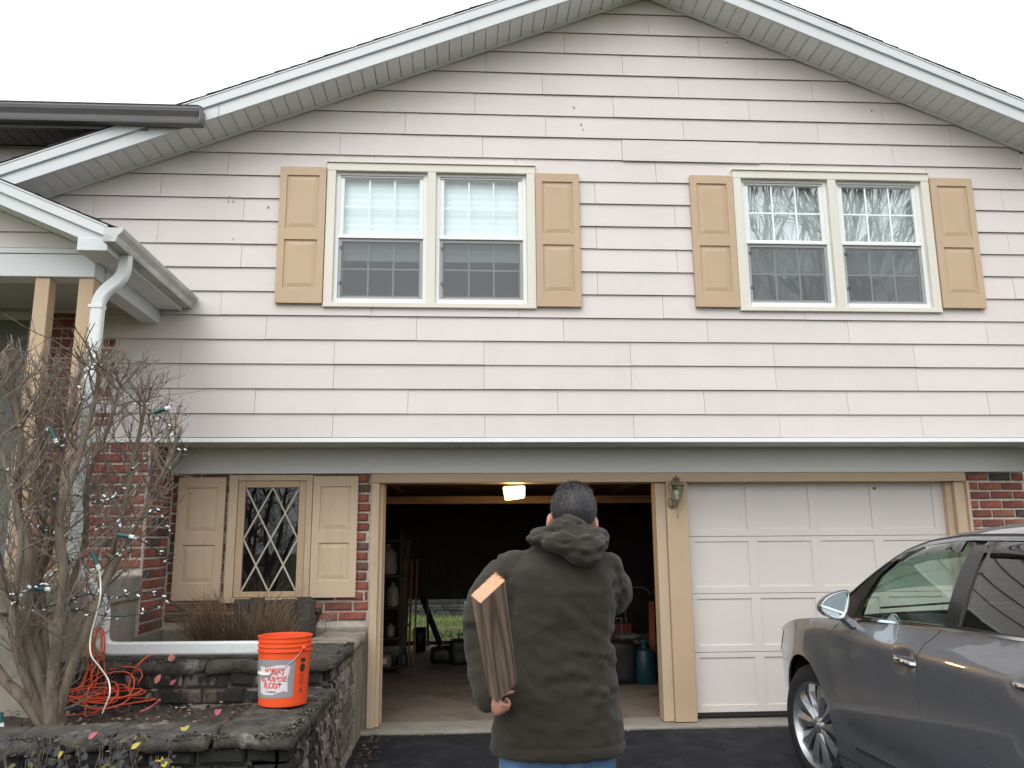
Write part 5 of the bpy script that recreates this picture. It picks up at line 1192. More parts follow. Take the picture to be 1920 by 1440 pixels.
def fuse(name, g, voxel, mat, parent, smooth=4, disp=None, sub=0):
    me = g.mesh('tmp', mat); bm = bmesh.new(); bm.from_mesh(me); bmesh.ops.recalc_face_normals(bm, faces=bm.faces); bm.to_mesh(me); bm.free()
    o = bpy.data.objects.new('tmp', me); COL.objects.link(o)
    r = o.modifiers.new('r', 'REMESH'); r.mode = 'VOXEL'; r.voxel_size = voxel; r.use_smooth_shade = True
    dg = bpy.context.evaluated_depsgraph_get(); dg.update()
    m2 = bpy.data.meshes.new_from_object(o.evaluated_get(dg)); bpy.data.objects.remove(o); bpy.data.meshes.remove(me)
    bm = bmesh.new(); bm.from_mesh(m2)
    for _ in range(smooth): bmesh.ops.smooth_vert(bm, verts=bm.verts, factor=0.5, use_axis_x=True, use_axis_y=True, use_axis_z=True)
    bm.normal_update()
    if disp:
        mv = [(v, v.normal.copy()*disp(v.co, v.normal)) for v in bm.verts]
        for v, d in mv: v.co += d
        bmesh.ops.smooth_vert(bm, verts=bm.verts, factor=0.5, use_axis_x=True, use_axis_y=True, use_axis_z=True)
    if parent is not None:
        for v in bm.verts: v.co -= PR
    else:
        for v in bm.verts: v.co -= PR
    bm.to_mesh(m2); bm.free(); m2.name = name; m2.materials.clear(); m2.materials.append(mat)
    m2.polygons.foreach_set('use_smooth', [True]*len(m2.polygons)); m2.update()
    return link(name, m2, parent)
PR = Vector((PX(1045, 1400).x, MY, MZ))
hc_ = PX(1074, 968, -3.555); roll = Matrix.Rotation(math.radians(5), 3, 'Y') @ Matrix.Rotation(math.radians(-4), 3, 'Z')
H = lambda x, y, z: hc_+roll @ Vector((x, y, z))       # head frame: y forward (away from the camera)
pel = PX(1045, 1385); SH = PX(1048, 1052)
lw, rw_ = PX(915, 1312, -3.735), PX(1085, 1012, -3.27)
# ---- body, one fused surface
g = G()
ell(g, H(0, -0.008, 0.018), (0.078, 0.095, 0.100), roll); ell(g, H(0, 0.028, -0.045), (0.060, 0.070, 0.085), roll)            # skull, jaw
ell(g, H(0, 0.105, -0.030), (0.013, 0.018, 0.026), roll); ell(g, H(0, 0.098, -0.012), (0.009, 0.014, 0.030), roll)                # nose
ell(g, H(0, 0.090, 0.020), (0.052, 0.016, 0.012), roll); ell(g, H(0, 0.080, -0.098), (0.026, 0.022, 0.020), roll)                # brow, chin
ell(g, H(0, 0.094, -0.066), (0.024, 0.008, 0.006), roll); ell(g, H(0, 0.092, -0.075), (0.022, 0.009, 0.006), roll)               # lips
for s in (-1, 1):
    ell(g, H(s*0.085, 0.002, -0.028), (0.011, 0.019, 0.033), roll @ Matrix.Rotation(s*0.35, 3, 'Z')); ell(g, H(s*0.080, 0.010, -0.05), (0.009, 0.012, 0.016), roll)
limb(g, [H(0, 0.0, -0.05), H(0, 0.0, -0.11), PX(1062, 1030, -3.58)], [0.062, 0.060, 0.068])
loft(g, [(pel.x, MY, pel.z-0.06, 0.15, 0.105), (pel.x, MY, pel.z+0.06, 0.165, 0.11), (pel.x, MY, pel.z+0.2, 0.15, 0.10), (SH.x, MY, SH.z-0.25, 0.16, 0.105), (SH.x, MY, SH.z-0.1, 0.17, 0.11), (SH.x, MY, SH.z-0.03, 0.12, 0.085), (SH.x, MY+0.01, SH.z+0.03, 0.07, 0.06)])
la = [PX(972, 1084), PX(930, 1122, -3.62), PX(908, 1190, -3.64), PX(909, 1255, -3.68), lw]
ra = [PX(1116, 1084), PX(1141, 1106, -3.52), PX(1143, 1114, -3.36), PX(1112, 1060, -3.28), rw_]
limb(g, la, [0.052, 0.052, 0.046, 0.038, 0.028]); limb(g, ra, [0.052, 0.050, 0.046, 0.040, 0.028])
for s in (-1, 1):
    hip = Vector((pel.x+s*0.095, MY, pel.z-0.02)); kn = Vector((pel.x+s*0.105, MY+0.02*s, MZ+0.48)); an = Vector((pel.x+s*0.11, MY-0.02+0.03*s, MZ+0.09))
    limb(g, [hip, (hip+kn)/2, kn, (kn+an)/2+Vector((0, -0.015, 0)), an, an+Vector((s*0.03, 0.14, -0.055))], [0.088, 0.076, 0.056, 0.056, 0.040, 0.034])
def hand(wrist, fw, up, side, curl, scale=1.0):
    """fw: towards the knuckles, up: back of the hand, side: towards the thumb"""
    fw = Vector(fw).normalized(); up = Vector(up); up = (up-fw*up.dot(fw)).normalized(); sd0 = fw.cross(up).normalized(); side = sd0 if sd0.dot(Vector(side)) > 0 else -sd0; s = scale
    W_ = Vector(wrist); pc = W_+fw*0.045*s
    rot = Matrix((side, fw, up)).transposed(); ell(g, pc, (0.042*s, 0.052*s, 0.019*s), rot)
    for k, (off, L_) in enumerate(((0.030, 0.074), (0.010, 0.082), (-0.011, 0.076), (-0.031, 0.060))):
        p = W_+fw*(0.082-0.004*abs(k-1.3))*s+side*off*s; d = fw.copy(); pts = [p-fw*0.02*s, p]
        ax = d.cross(up).normalized()
        for seg, fr in enumerate((0.44, 0.31, 0.25)):
            d = Matrix.Rotation(-curl[seg]*(1+0.06*k), 3, ax) @ d; p = p+d*L_*fr*s; pts.append(p)
        limb(g, pts, [0.0105*s, 0.0105*s, 0.0095*s, 0.0088*s, 0.0075*s], 9)
    p = W_+fw*0.022*s+side*0.030*s; pts = [p]; d = (fw*0.6+side*0.75-up*0.35).normalized()
    for L_, c in ((0.038, 0), (0.032, 0.5), (0.026, 0.35)):
        ax = d.cross(up).normalized(); d = Matrix.Rotation(-c, 3, ax) @ d; d = (d-side*c*0.5).normalized(); p = p+d*L_*s; pts.append(p)
    limb(g, pts, [0.014*s, 0.0125*s, 0.0105*s, 0.009*s], 9)
hand(lw+Vector((0, -0.005, 0.012)), (0.45, -0.30, -0.45), (-0.25, -0.85, -0.45), (0.5, 0.1, 0.8), (1.05, 1.25, 0.8), 0.76)
hand(rw_, (-0.35, 0.1, 0.9), (0.5, 0.75, 0.1), (-0.6, -0.5, 0.1), (0.8, 0.9, 0.6), 0.95)
body = fuse('person', g, 0.0055, SKIN, None, 2); body.location = PR
tag(body, 'man seen from behind in a dark olive hooded jacket and blue jeans', 'person')
EYE = M('eye white', (0.7, 0.68, 0.65), 0.2)
for s in (-1, 1):
    gg = G(); ell(gg, H(s*0.030, 0.086, 0.000)-PR, (0.011, 0.008, 0.007), roll); gg.build('eye', EYE, body, smooth=True)
# ---- jacket
rings = []
for (py, xl_, xr2, d, yo) in ((1410, 921, 1168, .165, 0), (1398, 919, 1170, .170, 0), (1360, 923, 1167, .168, 0), (1300, 931, 1159, .162, 0), (1250, 941, 1152, .157, -.004), (1200, 947, 1148, .155, -.008), (1150, 946, 1151, .158, -.010), (1105, 941, 1158, .158, -.006), (1072, 944, 1156, .146, 0), (1050, 962, 1140, .128, .012), (1030, 990, 1118, .105, .025), (1008, 1020, 1104, .085, .035)):
    a, c = PX(xl_, py), PX(xr2, py); rings.append(((a.x+c.x)/2, MY+yo, (a.z+c.z)/2, (c.x-a.x)/2, d))
g = G(); loft(g, rings, 56, 2.35)
lsl = [(962, 1074, MY, .080), (928, 1112, -3.62, .085), (909, 1155, -3.64, .079), (907, 1200, -3.65, .071), (909, 1255, -3.68, .060), (913, 1296, -3.715, .050), (915, 1309, -3.725, .047)]
limb(g, [PX(a, b_, c) for a, b_, c, _ in lsl], [d for *_, d in lsl], 18)
rsl = [(1124, 1075, MY, .082), (1141, 1099, -3.56, .081), (1147, 1112, -3.46, .079), (1143, 1116, -3.36, .072), (1120, 1075, -3.29, .062), (1096, 1032, -3.275, .050)]
limb(g, [PX(a, b_, c) for a, b_, c, _ in rsl], [d for *_, d in rsl], 18)
ell(g, PX(1137, 1068, -3.585), (0.066, 0.080, 0.064)); ell(g, PX(880, 1150, -3.65), (0.022, 0.03, 0.014), Matrix.Rotation(0.6, 3, 'Y'))
def seg_fold(co, a, b_, wid):
    p = Vector((co.x, co.z)); A2, B2 = Vector((a.x, a.z)), Vector((b_.x, b_.z)); d = B2-A2; L2 = d.length_squared
    t = (p-A2).dot(d)/L2; tc = min(1, max(0, t)); q = A2+d*tc; e = (p-q).length; end = 1.0 if 0 <= t <= 1 else math.exp(-((t-tc)*math.sqrt(L2)/0.03)**2)
    return math.exp(-(e/wid)**2)*end*math.sin(math.pi*min(1, max(0.08, 0.5+0.5*(1-abs(2*tc-1)))))
folds = []
for (pts, wid, amp) in (([(1072, 1208), (1127, 1219)], .010, .010), ([(1080, 1222), (1130, 1230)], .008, -.008), ([(1118, 1232), (1146, 1234)], .009, .010), ([(1020, 1254), (1060, 1245), (1088, 1252)], .012, .010), ([(1030, 1268), (1085, 1264)], .012, -.008),
    ([(1085, 1276), (1120, 1286), (1144, 1279)], .011, .012), ([(1090, 1292), (1140, 1292)], .009, -.009), ([(1108, 1303), (1142, 1297)], .010, .010), ([(1060, 1125), (1144, 1200)], .015, -.009), ([(1040, 1130), (1140, 1212)], .014, .006),
    ([(925, 1036), (948, 1085), (962, 1140)], .006, -.011), ([(934, 1036), (958, 1090), (968, 1135)], .010, .007), ([(1152, 1068), (1146, 1095), (1150, 1125)], .007, -.010), ([(1162, 1082), (1156, 1110), (1165, 1128)], .006, .008), ([(1170, 1088), (1164, 1112)], .005, -.008),
    ([(960, 1200), (975, 1320)], .02, -.006), ([(1140, 1150), (1148, 1200)], .012, -.010), ([(1000, 1300), (1090, 1330), (1150, 1335)], .02, .006), ([(940, 1340), (1000, 1370)], .02, -.005), ([(1100, 1340), (1158, 1320)], .014, -.006),
    ([(875, 1175), (925, 1168)], .008, -.008), ([(872, 1162), (920, 1152)], .008, .008), ([(878, 1215), (925, 1200)], .009, -.007), ([(885, 1250), (930, 1240)], .008, .006), ([(985, 1062), (1060, 1150)], .03, .005), ([(1130, 1070), (1050, 1190)], .03, -.004)):
    for i in range(len(pts)-1): folds.append((PX(*pts[i]), PX(*pts[i+1]), wid, amp))
hemz = PX(1045, 1404).z
def jdisp(co, nrm):
    rn = 1-abs(noise.noise(Vector((co.x*7+co.z*5, co.y*6, co.z*11)))); d = 0.005*noise.noise(co*6)+0.004*(rn**4-0.4)+0.004*noise.noise(Vector((co.x*18+co.z*12, co.y*16, co.z*26)))+0.0016*noise.noise(co*55)
    if co.y < MY+0.02 or co.x < rings[5][0]-0.2:
        for a, b_, wid, amp in folds:
            if abs(co.z-(a.z+b_.z)/2) < 0.16: d += 0.8*amp*seg_fold(co, a, b_, wid*1.35)
    if abs(co.z-hemz-0.035) < 0.006: d -= 0.003
    return d
jk = fuse('jacket', g, 0.0065, JACK, body, 7, jdisp)
# ---- hood lying on the shoulders
g = G(); R = random.Random(4)
ring = []
for i in range(25):
    a = math.pi*2*i/24; ring.append(PX(1066+60*math.sin(a), 1008+4*math.cos(a), -3.58+0.115*(-math.cos(a)))+Vector((0, 0, 0.02*(math.cos(a) > 0)*math.cos(a))))
limb(g, ring, [0.034]*25, 12)
ell(g, PX(1068, 1010, -3.69), (0.128, 0.060, 0.036)); ell(g, PX(1066, 992, -3.66), (0.075, 0.055, 0.05)); ell(g, PX(1066, 978, -3.645), (0.032, 0.040, 0.032))
ell(g, PX(1076, 1022, -3.745), (0.118, 0.055, 0.040), Matrix.Rotation(math.radians(4), 3, 'Y')); ell(g, PX(1092, 1038, -3.755), (0.072, 0.050, 0.046), Matrix.Rotation(math.radians(8), 3, 'Y')); ell(g, PX(1014, 1005, -3.66), (0.060, 0.05, 0.024), Matrix.Rotation(math.radians(-14), 3, 'Y')); ell(g, PX(1118, 1018, -3.70), (0.046, 0.05, 0.040))
hf = []
for (pts, wid, amp) in (([(992, 1004), (1030, 992), (1070, 1004), (1110, 1000), (1138, 1003)], .007, -.014), ([(1000, 1012), (1045, 1003), (1095, 1010), (1136, 1012)], .008, .010), ([(1006, 1010), (1045, 1020), (1090, 1012), (1135, 1010)], .006, -.011), ([(1040, 1022), (1080, 1030), (1120, 1022)], .009, .008), ([(1060, 1034), (1085, 1042), (1112, 1032)], .008, -.008), ([(1048, 972), (1080, 982), (1098, 988)], .006, -.010), ([(1055, 980), (1040, 990)], .006, .008), ([(1100, 1040), (1125, 1020)], .007, -.008), ([(1085, 1052), (1110, 1046)], .007, .006)):
    for i in range(len(pts)-1): hf.append((PX(*pts[i]), PX(*pts[i+1]), wid, amp))
def hdisp(co, nrm):
    d = 0.002*noise.noise(co*12)+0.002*noise.noise(Vector((co.x*10, co.y*20, co.z*34)))+0.0015*noise.noise(co*60)
    if co.y < -3.58:
        for a, b_, wid, amp in hf: d += 0.8*amp*seg_fold(co, a, b_, wid)
    return d
fuse('hood', g, 0.0055, JACK, body, 14, hdisp)
# ---- jeans, shoes
g = G()
loft(g, [(pel.x, MY, pel.z+0.08, 0.175, 0.12), (pel.x, MY, pel.z-0.02, 0.19, 0.125), (pel.x, MY, pel.z-0.10, 0.195, 0.12)], 32, 2.3)
for s in (-1, 1):
    hip = Vector((pel.x+s*0.100, MY, pel.z-0.03)); kn = Vector((pel.x+s*0.108, MY+0.02*s, MZ+0.48)); an = Vector((pel.x+s*0.11, MY-0.02+0.03*s, MZ+0.06))
    limb(g, [hip, (hip+kn)/2, kn, (kn+an)/2, an], [0.108, 0.096, 0.080, 0.076, 0.074], 18)
fuse('jeans', g, 0.008, JEAN, body, 3, lambda co, nn: 0.005*noise.noise(Vector((co.x*14, co.y*14, co.z*20)))+0.003*noise.noise(co*45))
for s in (-1, 1):
    an = Vector((pel.x+s*0.11, MY-0.02+0.03*s, MZ)); g = G(); ell(g, an+Vector((s*0.015, 0.07, 0.045)), (0.050, 0.145, 0.048), Matrix.Rotation(-s*0.15, 3, 'Z')); ell(g, an+Vector((0, 0.0, 0.07)), (0.048, 0.06, 0.06)); g.box(an.x-0.045, an.x+0.045, an.y-0.06, an.y+0.2, MZ, MZ+0.025)
    fuse('shoe', g, 0.008, SHOE, body, 3)
# ---- hair: close-cropped cap with short strands
g = G(); nu, nv = 40, 26; P = []
def scalp(u, v):
    d = Vector((math.sin(v)*math.cos(u), math.sin(v)*math.sin(u), math.cos(v)))
    low = 1.0
    r = (0.0835, 0.1015, 0.1055)
    q = Vector((d.x*r[0], -0.009+d.y*r[1], 0.018+d.z*r[2]))
    if d.z < 0: q.x *= 1-0.10*(-d.z); q.y = -0.009+(q.y+0.009)*(1-0.12*(-d.z)*(d.y < 0))
    return q, d
def vmax(u):                                     # hairline: low at the nape, high at the forehead, notched round the ears
    b_ = -math.sin(u)                             # 1 at the back
    base = 1.05+0.95*max(0, min(1, (b_+0.55)/0.9))
    e = abs(abs(math.cos(u))-1); base -= 0.32*math.exp(-(math.sin(u)/0.22)**2)
    return base
for i in range(nv+1):
    row = []
    for j in range(nu):
        u = 2*math.pi*j/nu; q, d = scalp(u, max(0.001, vmax(u)*i/nv)); row.append(H(*q)-PR)
    P.append(row)
g.grid(P, closed=True); R = random.Random(8)
for k in range(9000):
    u = R.uniform(0, 6.2832); v = vmax(u)*math.sqrt(R.random()); q, d = scalp(u, v); L_ = R.uniform(0.006, 0.014)*(1.25 if v < 0.8 else 0.8)
    fl = Vector((R.gauss(0, .3), -0.15+R.gauss(0, .3), -0.55*math.sin(v)+R.gauss(0, .2))); t = (d*0.9+fl).normalized(); s_ = t.orthogonal().normalized()*0.0011
    if R.random() < 0.004: L_ *= 2.2
    p = H(*(q-d*0.002))-PR; e = roll @ (t*L_); ss = roll @ s_
    g.add([p-ss, p+ss, p+e], [(0, 1, 2)])
g.build('hair', HAIRM, body, smooth=False, fixn=False)
# ---- the board under his arm
m, n, l, b = nodes_of('weathered board wood'); tc = n.new('ShaderNodeTexCoord')
mp = n.new('ShaderNodeMapping'); mp.inputs['Scale'].default_value = (22, 22, 1.5); mp.inputs['Location'].default_value = (0.5, 0.25, 0); mp.inputs['Rotation'].default_value = (0.10, 0.55, 0); l.new(tc.outputs['Object'], mp.inputs[0])
wv = n.new('ShaderNodeTexWave'); wv.wave_type = 'RINGS'; wv.rings_direction = 'Z'; wv.inputs['Scale'].default_value = 0.55; wv.inputs['Distortion'].default_value = 2.5; wv.inputs['Detail'].default_value = 3; wv.inputs['Detail Scale'].default_value = 0.7; l.new(mp.outputs[0], wv.inputs[0])
r = ramp(n, [(0.0, (0.19, 0.125, 0.085)), (0.25, (0.32, 0.225, 0.16)), (1.0, (0.39, 0.285, 0.205))]); l.new(wv.outputs[0], r.inputs[0])
mp2 = n.new('ShaderNodeMapping'); mp2.inputs['Scale'].default_value = (140, 140, 5); l.new(tc.outputs['Object'], mp2.inputs[0]); t = n.new('ShaderNodeTexNoise'); t.inputs['Scale'].default_value = 1; l.new(mp2.outputs[0], t.inputs[0])
r2 = ramp(n, [(0.3, (0.75, 0.75, 0.75)), (0.7, (1.15, 1.15, 1.15))]); l.new(t.outputs[0], r2.inputs[0]); x = n.new('ShaderNodeMix'); x.data_type = 'RGBA'; x.blend_type = 'MULTIPLY'; x.inputs[0].default_value = 1; l.new(r.outputs[0], x.inputs[6]); l.new(r2.outputs[0], x.inputs[7]); l.new(x.outputs[2], b.inputs['Base Color']); b.inputs['Roughness'].default_value = 0.85
bp = n.new('ShaderNodeBump'); bp.inputs['Strength'].default_value = 0.25; bp.inputs['Distance'].default_value = 0.003; l.new(wv.outputs[0], bp.inputs['Height']); l.new(bp.outputs[0], b.inputs['Normal']); BOARD = m
m, n, l, b = nodes_of('fresh end grain'); tc = n.new('ShaderNodeTexCoord'); mp = n.new('ShaderNodeMapping'); mp.inputs['Location'].default_value = (0.06, 0.03, 0); l.new(tc.outputs['Object'], mp.inputs[0])
wv = n.new('ShaderNodeTexWave'); wv.wave_type = 'RINGS'; wv.rings_direction = 'Z'; wv.inputs['Scale'].default_value = 52; wv.inputs['Distortion'].default_value = 1.2; wv.inputs['Detail'].default_value = 2; l.new(mp.outputs[0], wv.inputs[0])
r = ramp(n, [(0.0, (0.50, 0.235, 0.125)), (0.45, (0.68, 0.37, 0.225)), (1.0, (0.76, 0.46, 0.31))]); l.new(wv.outputs[0], r.inputs[0]); l.new(r.outputs[0], b.inputs['Base Color']); b.inputs['Roughness'].default_value = 0.9; ENDG = m
Bt = CAM_LOC+ray(900.6, 1131.6)*2.24; Bb = CAM_LOC+ray(932.0, 1318.6)*2.70; ax = (Bt-Bb).normalized(); LB = (Bt-Bb).length
def onaxis(px, py): d = ray(px, py); return CAM_LOC+d*((Bt-CAM_LOC).dot(ax)/d.dot(ax))
u_ = onaxis(882.4, 1115.5)-Bt; v_ = onaxis(941.5, 1084.4)-Bt; u_.normalize(); v_ = (v_-u_*v_.dot(u_)).normalized(); NW, WD = 0.039, 0.096
oc = Bb+u_*NW/2+v_*WD/2
g = G(); R = random.Random(3); g.box(-NW/2, NW/2, -WD/2, WD/2, 0, LB)
bd = g.build('lumber', [BOARD, ENDG], None, bevel=0.0025)
for p_ in bd.data.polygons:
    if abs(p_.normal.z) > 0.9: p_.material_index = 1
bd.matrix_world = Matrix(((u_.x, v_.x, ax.x, oc.x), (u_.y, v_.y, ax.y, oc.y), (u_.z, v_.z, ax.z, oc.z), (0, 0, 0, 1)))
tag(bd, 'short weathered two-by-four with a fresh splintered end under the man\'s arm', 'lumber')
g = G()
for k in range(34):
    t = R.random(); yy = -WD/2+WD*t if k % 2 else WD/2-0.004*R.random(); xx = NW/2-0.002 if k % 2 else -NW/2+NW*R.random(); h = R.uniform(0.003, 0.013)*(0.35 if (k % 2 and t < 0.45) else 1); w_ = R.uniform(0.0012, 0.003)
    g.add([(xx-w_, yy-w_, LB-0.004), (xx+w_, yy-w_, LB-0.004), (xx, yy+w_, LB-0.004), (xx+R.uniform(-.002, .002), yy+R.uniform(-.002, .002), LB+h)], [(0, 1, 3), (1, 2, 3), (2, 0, 3), (0, 2, 1)])
sp = kind(g.build('splinters', ENDG, bd), 'stuff')
# ================================================================ plants
BARK = M('grey brown bark', (0.20, 0.165, 0.125), 0.95, var=0.3, vs=9, bump=0.7, bs=60, stretch=(1, 1, 0.25), col2=(0.085, 0.062, 0.045), thr=(0.45, 0.7), dirt=14)
TWIG = M('brown twig', (0.175, 0.14, 0.115), 0.9, var=0.3, vs=12, col2=(0.27, 0.215, 0.165), thr=(0.45, 0.7))
def bez(P, n):
    P = [Vector(p) for p in P]; out = []; k = len(P)
    for i in range(k-1):
        p0, p1, p2, p3 = P[max(i-1, 0)], P[i], P[i+1], P[min(i+2, k-1)]
        for s in range(n):
            t = s/n; out.append(0.5*((2*p1)+(p2-p0)*t+(2*p0-5*p1+4*p2-p3)*t*t+(3*p1-p0-3*p2+p3)*t**3))
    return out+[P[-1]]
R = random.Random(21)
SB = Vector((-2.21, -1.74, 0.47))
shrub = thing('bare_shrub', 'bare many-stemmed winter shrub with pruned twigs in front of the porch', 'shrub', SB)
stems = [([(72, 1250), (52, 1150), (58, 1050), (32, 950), (40, 830), (20, 720), (5, 660)], .00, .040), ([(66, 1290), (50, 1180), (66, 1100), (100, 1000), (105, 900), (132, 780), (150, 690)], .16, .036), ([(100, 1275), (110, 1180), (120, 1080), (112, 970), (150, 850), (178, 750), (186, 690)], -.14, .034),
    ([(115, 1300), (140, 1230), (165, 1160), (200, 1080), (225, 980), (250, 870), (272, 760)], .10, .036), ([(122, 1290), (150, 1215), (190, 1110), (240, 1010), (285, 930), (318, 860), (340, 800)], -.05, .028), ([(62, 1240), (20, 1130), (-15, 1010), (-40, 880), (-60, 760)], -.2, .034),
    ([(84, 1230), (78, 1120), (70, 1040), (88, 930), (76, 810), (92, 700)], .22, .030), ([(45, 1310), (5, 1270), (-50, 1180), (-90, 1060), (-120, 900), (-140, 760)], .05, .034), ([(105, 1250), (128, 1120), (160, 1010), (165, 900), (205, 800), (225, 720)], .30, .026), ([(60, 1300), (25, 1180), (40, 1000), (10, 880), (-10, 740)], -.28, .026)]
def hedge_top(x): return 2.66-0.33*max(0, (x+1.98)/0.30)**1.4 if x > -1.98 else 2.66
tw = G()
def twig(p, d, L_, r, depth):
    n_ = 3; pts = [p]; q = p.copy(); dd = d.copy()
    top = hedge_top(p.x)+R.uniform(-0.10, 0.05)
    for i in range(n_):
        dd = (dd+Vector((R.gauss(0, .16), R.gauss(0, .16), R.gauss(0.06, .12)))).normalized(); q = q+dd*L_/n_
        if q.z > top: break
        if q.x > -1.66+R.uniform(-.03, .05): break
        pts.append(q.copy())
    if len(pts) < 2: return
    tw.tube(pts, [r*(1-0.55*i/n_) for i in range(len(pts))], 4 if r > .003 else 3, cap=False)
    if depth > 0:
        for k in range(R.choice((2, 3, 3, 4)) if depth > 1 else R.choice((1, 2, 2, 3))):
            t = R.uniform(0.25, 1.0)*(len(pts)-1); i = min(int(t), len(pts)-2); s = pts[i].lerp(pts[i+1], t-i)
            ax = dd.orthogonal().normalized(); ax = Matrix.Rotation(R.uniform(0, 6.28), 3, dd) @ ax
            nd = (Matrix.Rotation(R.uniform(0.35, 0.95), 3, ax) @ dd+Vector((0, 0, 0.25))).normalized()
            twig(s, nd, L_*R.uniform(0.5, 0.8), r*0.62, depth-1)
stem_pts = []
G().tube([Vector((0, 0, -0.06)), Vector((-0.005, 0, 0.0)), Vector((0.0, 0.01, 0.08)), Vector((-0.01, 0, 0.18)), Vector((-0.015, 0, 0.27))], [0.085, 0.07, 0.058, 0.052, 0.03], 12).build('stem', BARK, shrub, smooth=True)
for pl, dy, r0 in stems:
    P = [SB+Vector((R.uniform(-.03, .03), R.uniform(-.03, .03), -0.03))]
    for i, (a, c) in enumerate(pl): P.append(ony(a, c, SB.y+dy*min(1, (i+1)/3)+R.uniform(-.03, .03)))
    Q = bez(P, 5); N_ = len(Q); rad = [max(0.0095, r0*1.12*(1-0.76*i/N_)*(1+0.12*noise.noise(q*9))) for i, q in enumerate(Q)]
    g = G(); g.tube([q-SB for q in Q], rad, 9); g.build('stem', BARK, shrub, smooth=True)
    stem_pts.append(Q)
    for i in range(int(N_*0.30), N_):
        for k in range(2 if i < N_*0.5 else 3):
            if R.random() < (0.25 if i < N_*0.5 else 0.62):
                a = R.uniform(0, 6.28); d = Vector((math.cos(a)*0.75, math.sin(a)*0.75, R.uniform(0.25, 1.2))).normalized()
                twig(Q[i], d, R.uniform(0.16, 0.42), R.uniform(0.0035, 0.007), 2)
    for k in range(5): twig(Q[-1], Vector((R.gauss(0, .4), R.gauss(0, .4), 1)).normalized(), R.uniform(0.1, 0.25), 0.005, 2)
for k in range(16):                                    # small dead sprouts low down
    Q = R.choice(stem_pts); q = Q[R.randrange(3, 12)]; a = R.uniform(-1.4, 1.2); twig(q, Vector((math.cos(a), math.sin(a)*0.6, 0.25)).normalized(), R.uniform(0.12, 0.32), 0.004, 1)
tw.v = [tuple(Vector(p)-SB) for p in tw.v]; kind(tw.build('twigs', TWIG, shrub, fixn=False), 'stuff')
g = G(); DRY = M('dry brown leaf', (0.10, 0.06, 0.04), 0.9, var=0.3)
def leaf(g, c, L_, w_, d, nrm, mi=0, cup=0.3):
    d = d.normalized(); s = d.cross(nrm).normalized(); nn = s.cross(d)
    V = [c, c+d*L_*.3+s*w_*.45+nn*cup*w_*.4, c+d*L_*.65+s*w_*.4+nn*cup*w_*.3, c+d*L_-nn*cup*w_*.3, c+d*L_*.65-s*w_*.4+nn*cup*w_*.3, c+d*L_*.3-s*w_*.45+nn*cup*w_*.4, c+d*L_*.5]
    g.add(V, [(0, 1, 6), (1, 2, 6), (2, 3, 6), (3, 4, 6), (4, 5, 6), (5, 0, 6)], mi)
def rv(): return Vector((R.gauss(0, 1), R.gauss(0, 1), R.gauss(0, 1))).normalized()
for k in range(150):
    q = ony(R.uniform(255, 365), R.uniform(740, 960), SB.y+R.uniform(-.15, .15)); 
    if q.x < -1.64: leaf(g, q-SB, R.uniform(.012, .026), R.uniform(.006, .012), rv(), rv())
kind(g.build('dead_leaves', DRY, shrub, fixn=False), 'stuff')

# ---- dry ornamental grass before the casement window
GB = Vector((-1.60, -0.20, 0.70)); og = thing('ornamental_grass', 'clump of dry brown ornamental grass below the diamond window', 'grass clump', GB)
g = G()
for k in range(1500):
    a = R.uniform(0, 6.28); r = 0.20*math.sqrt(R.random()); b0 = Vector((r*math.cos(a)*1.6, r*math.sin(a), 0)); lean = Vector((math.cos(a), math.sin(a)*0.8, 0))*R.uniform(0.02, 0.46); L_ = R.uniform(0.20, 0.58)*(0.8 if b0.x > 0.22 else 1)
    if R.random() < 0.4: lean.x -= 0.26; L_ *= 0.8
    w_ = R.uniform(0.0012, 0.0026); s = Vector((math.sin(a+1), math.cos(a+1), 0))*w_; p1 = b0+lean*0.35+Vector((0, 0, L_*0.62)); p2 = b0+lean+Vector((R.gauss(0, .03), R.gauss(0, .03), L_*R.uniform(0.75, 1.0)))
    g.add([b0-s, b0+s, p1+s, p1-s, p2], [(0, 1, 2, 3), (3, 2, 4)], k % 3)
kind(g.build('blades', [M('tan grass', (0.27, 0.20, 0.12), 0.9, var=0.3), M('brown grass', (0.17, 0.115, 0.07), 0.9, var=0.3), M('red brown grass', (0.15, 0.075, 0.045), 0.9, var=0.3)], og, fixn=False), 'stuff')
pc = ony(512, 1200, 0.16)
PLW = M('weathered grey wood', (0.060, 0.057, 0.052), 0.9, var=0.25, vs=6, stretch=(1, 1, 0.3), bump=0.4, bs=50)
pb = thing('planter_box', 'weathered dark grey planter box behind the dry grass under the window', 'planter', (pc.x, 0.20, 0.69))
for k in range(5): G().box(-0.30+k*0.12, -0.186+k*0.12, -0.10-0.006*(k % 2), -0.08, 0.0, 0.37+0.012*math.sin(k*2)).build('board', PLW, pb, bevel=0.006)
G().box(-0.29, 0.29, -0.079, 0.16, 0.0, 0.345).build('inner_box', PLW, pb, bevel=0.01)
BLK = M('black garden metal', (0.012, 0.012, 0.012), 0.45)
qa, qb = ony(588, 1188, -0.05), ony(597, 1152, 0.10)
gl_ = thing('garden_light', 'small black garden spotlight on a leaning stake beside the orange bucket', 'garden light', qa)
G().tube([(0, 0, 0), tuple(qb-qa)], 0.009, 8).build('stake', BLK, gl_, smooth=True)
g = G(); ell(g, qb-qa+Vector((0, 0, 0.02)), (0.030, 0.038, 0.034)); g.build('lamp_head', BLK, gl_, smooth=True)
fl = thing('white_flowers', 'tiny tuft of pale dried flowers beside the garden spotlight', 'flower', ony(610, 1180, 0.05)); g = G()
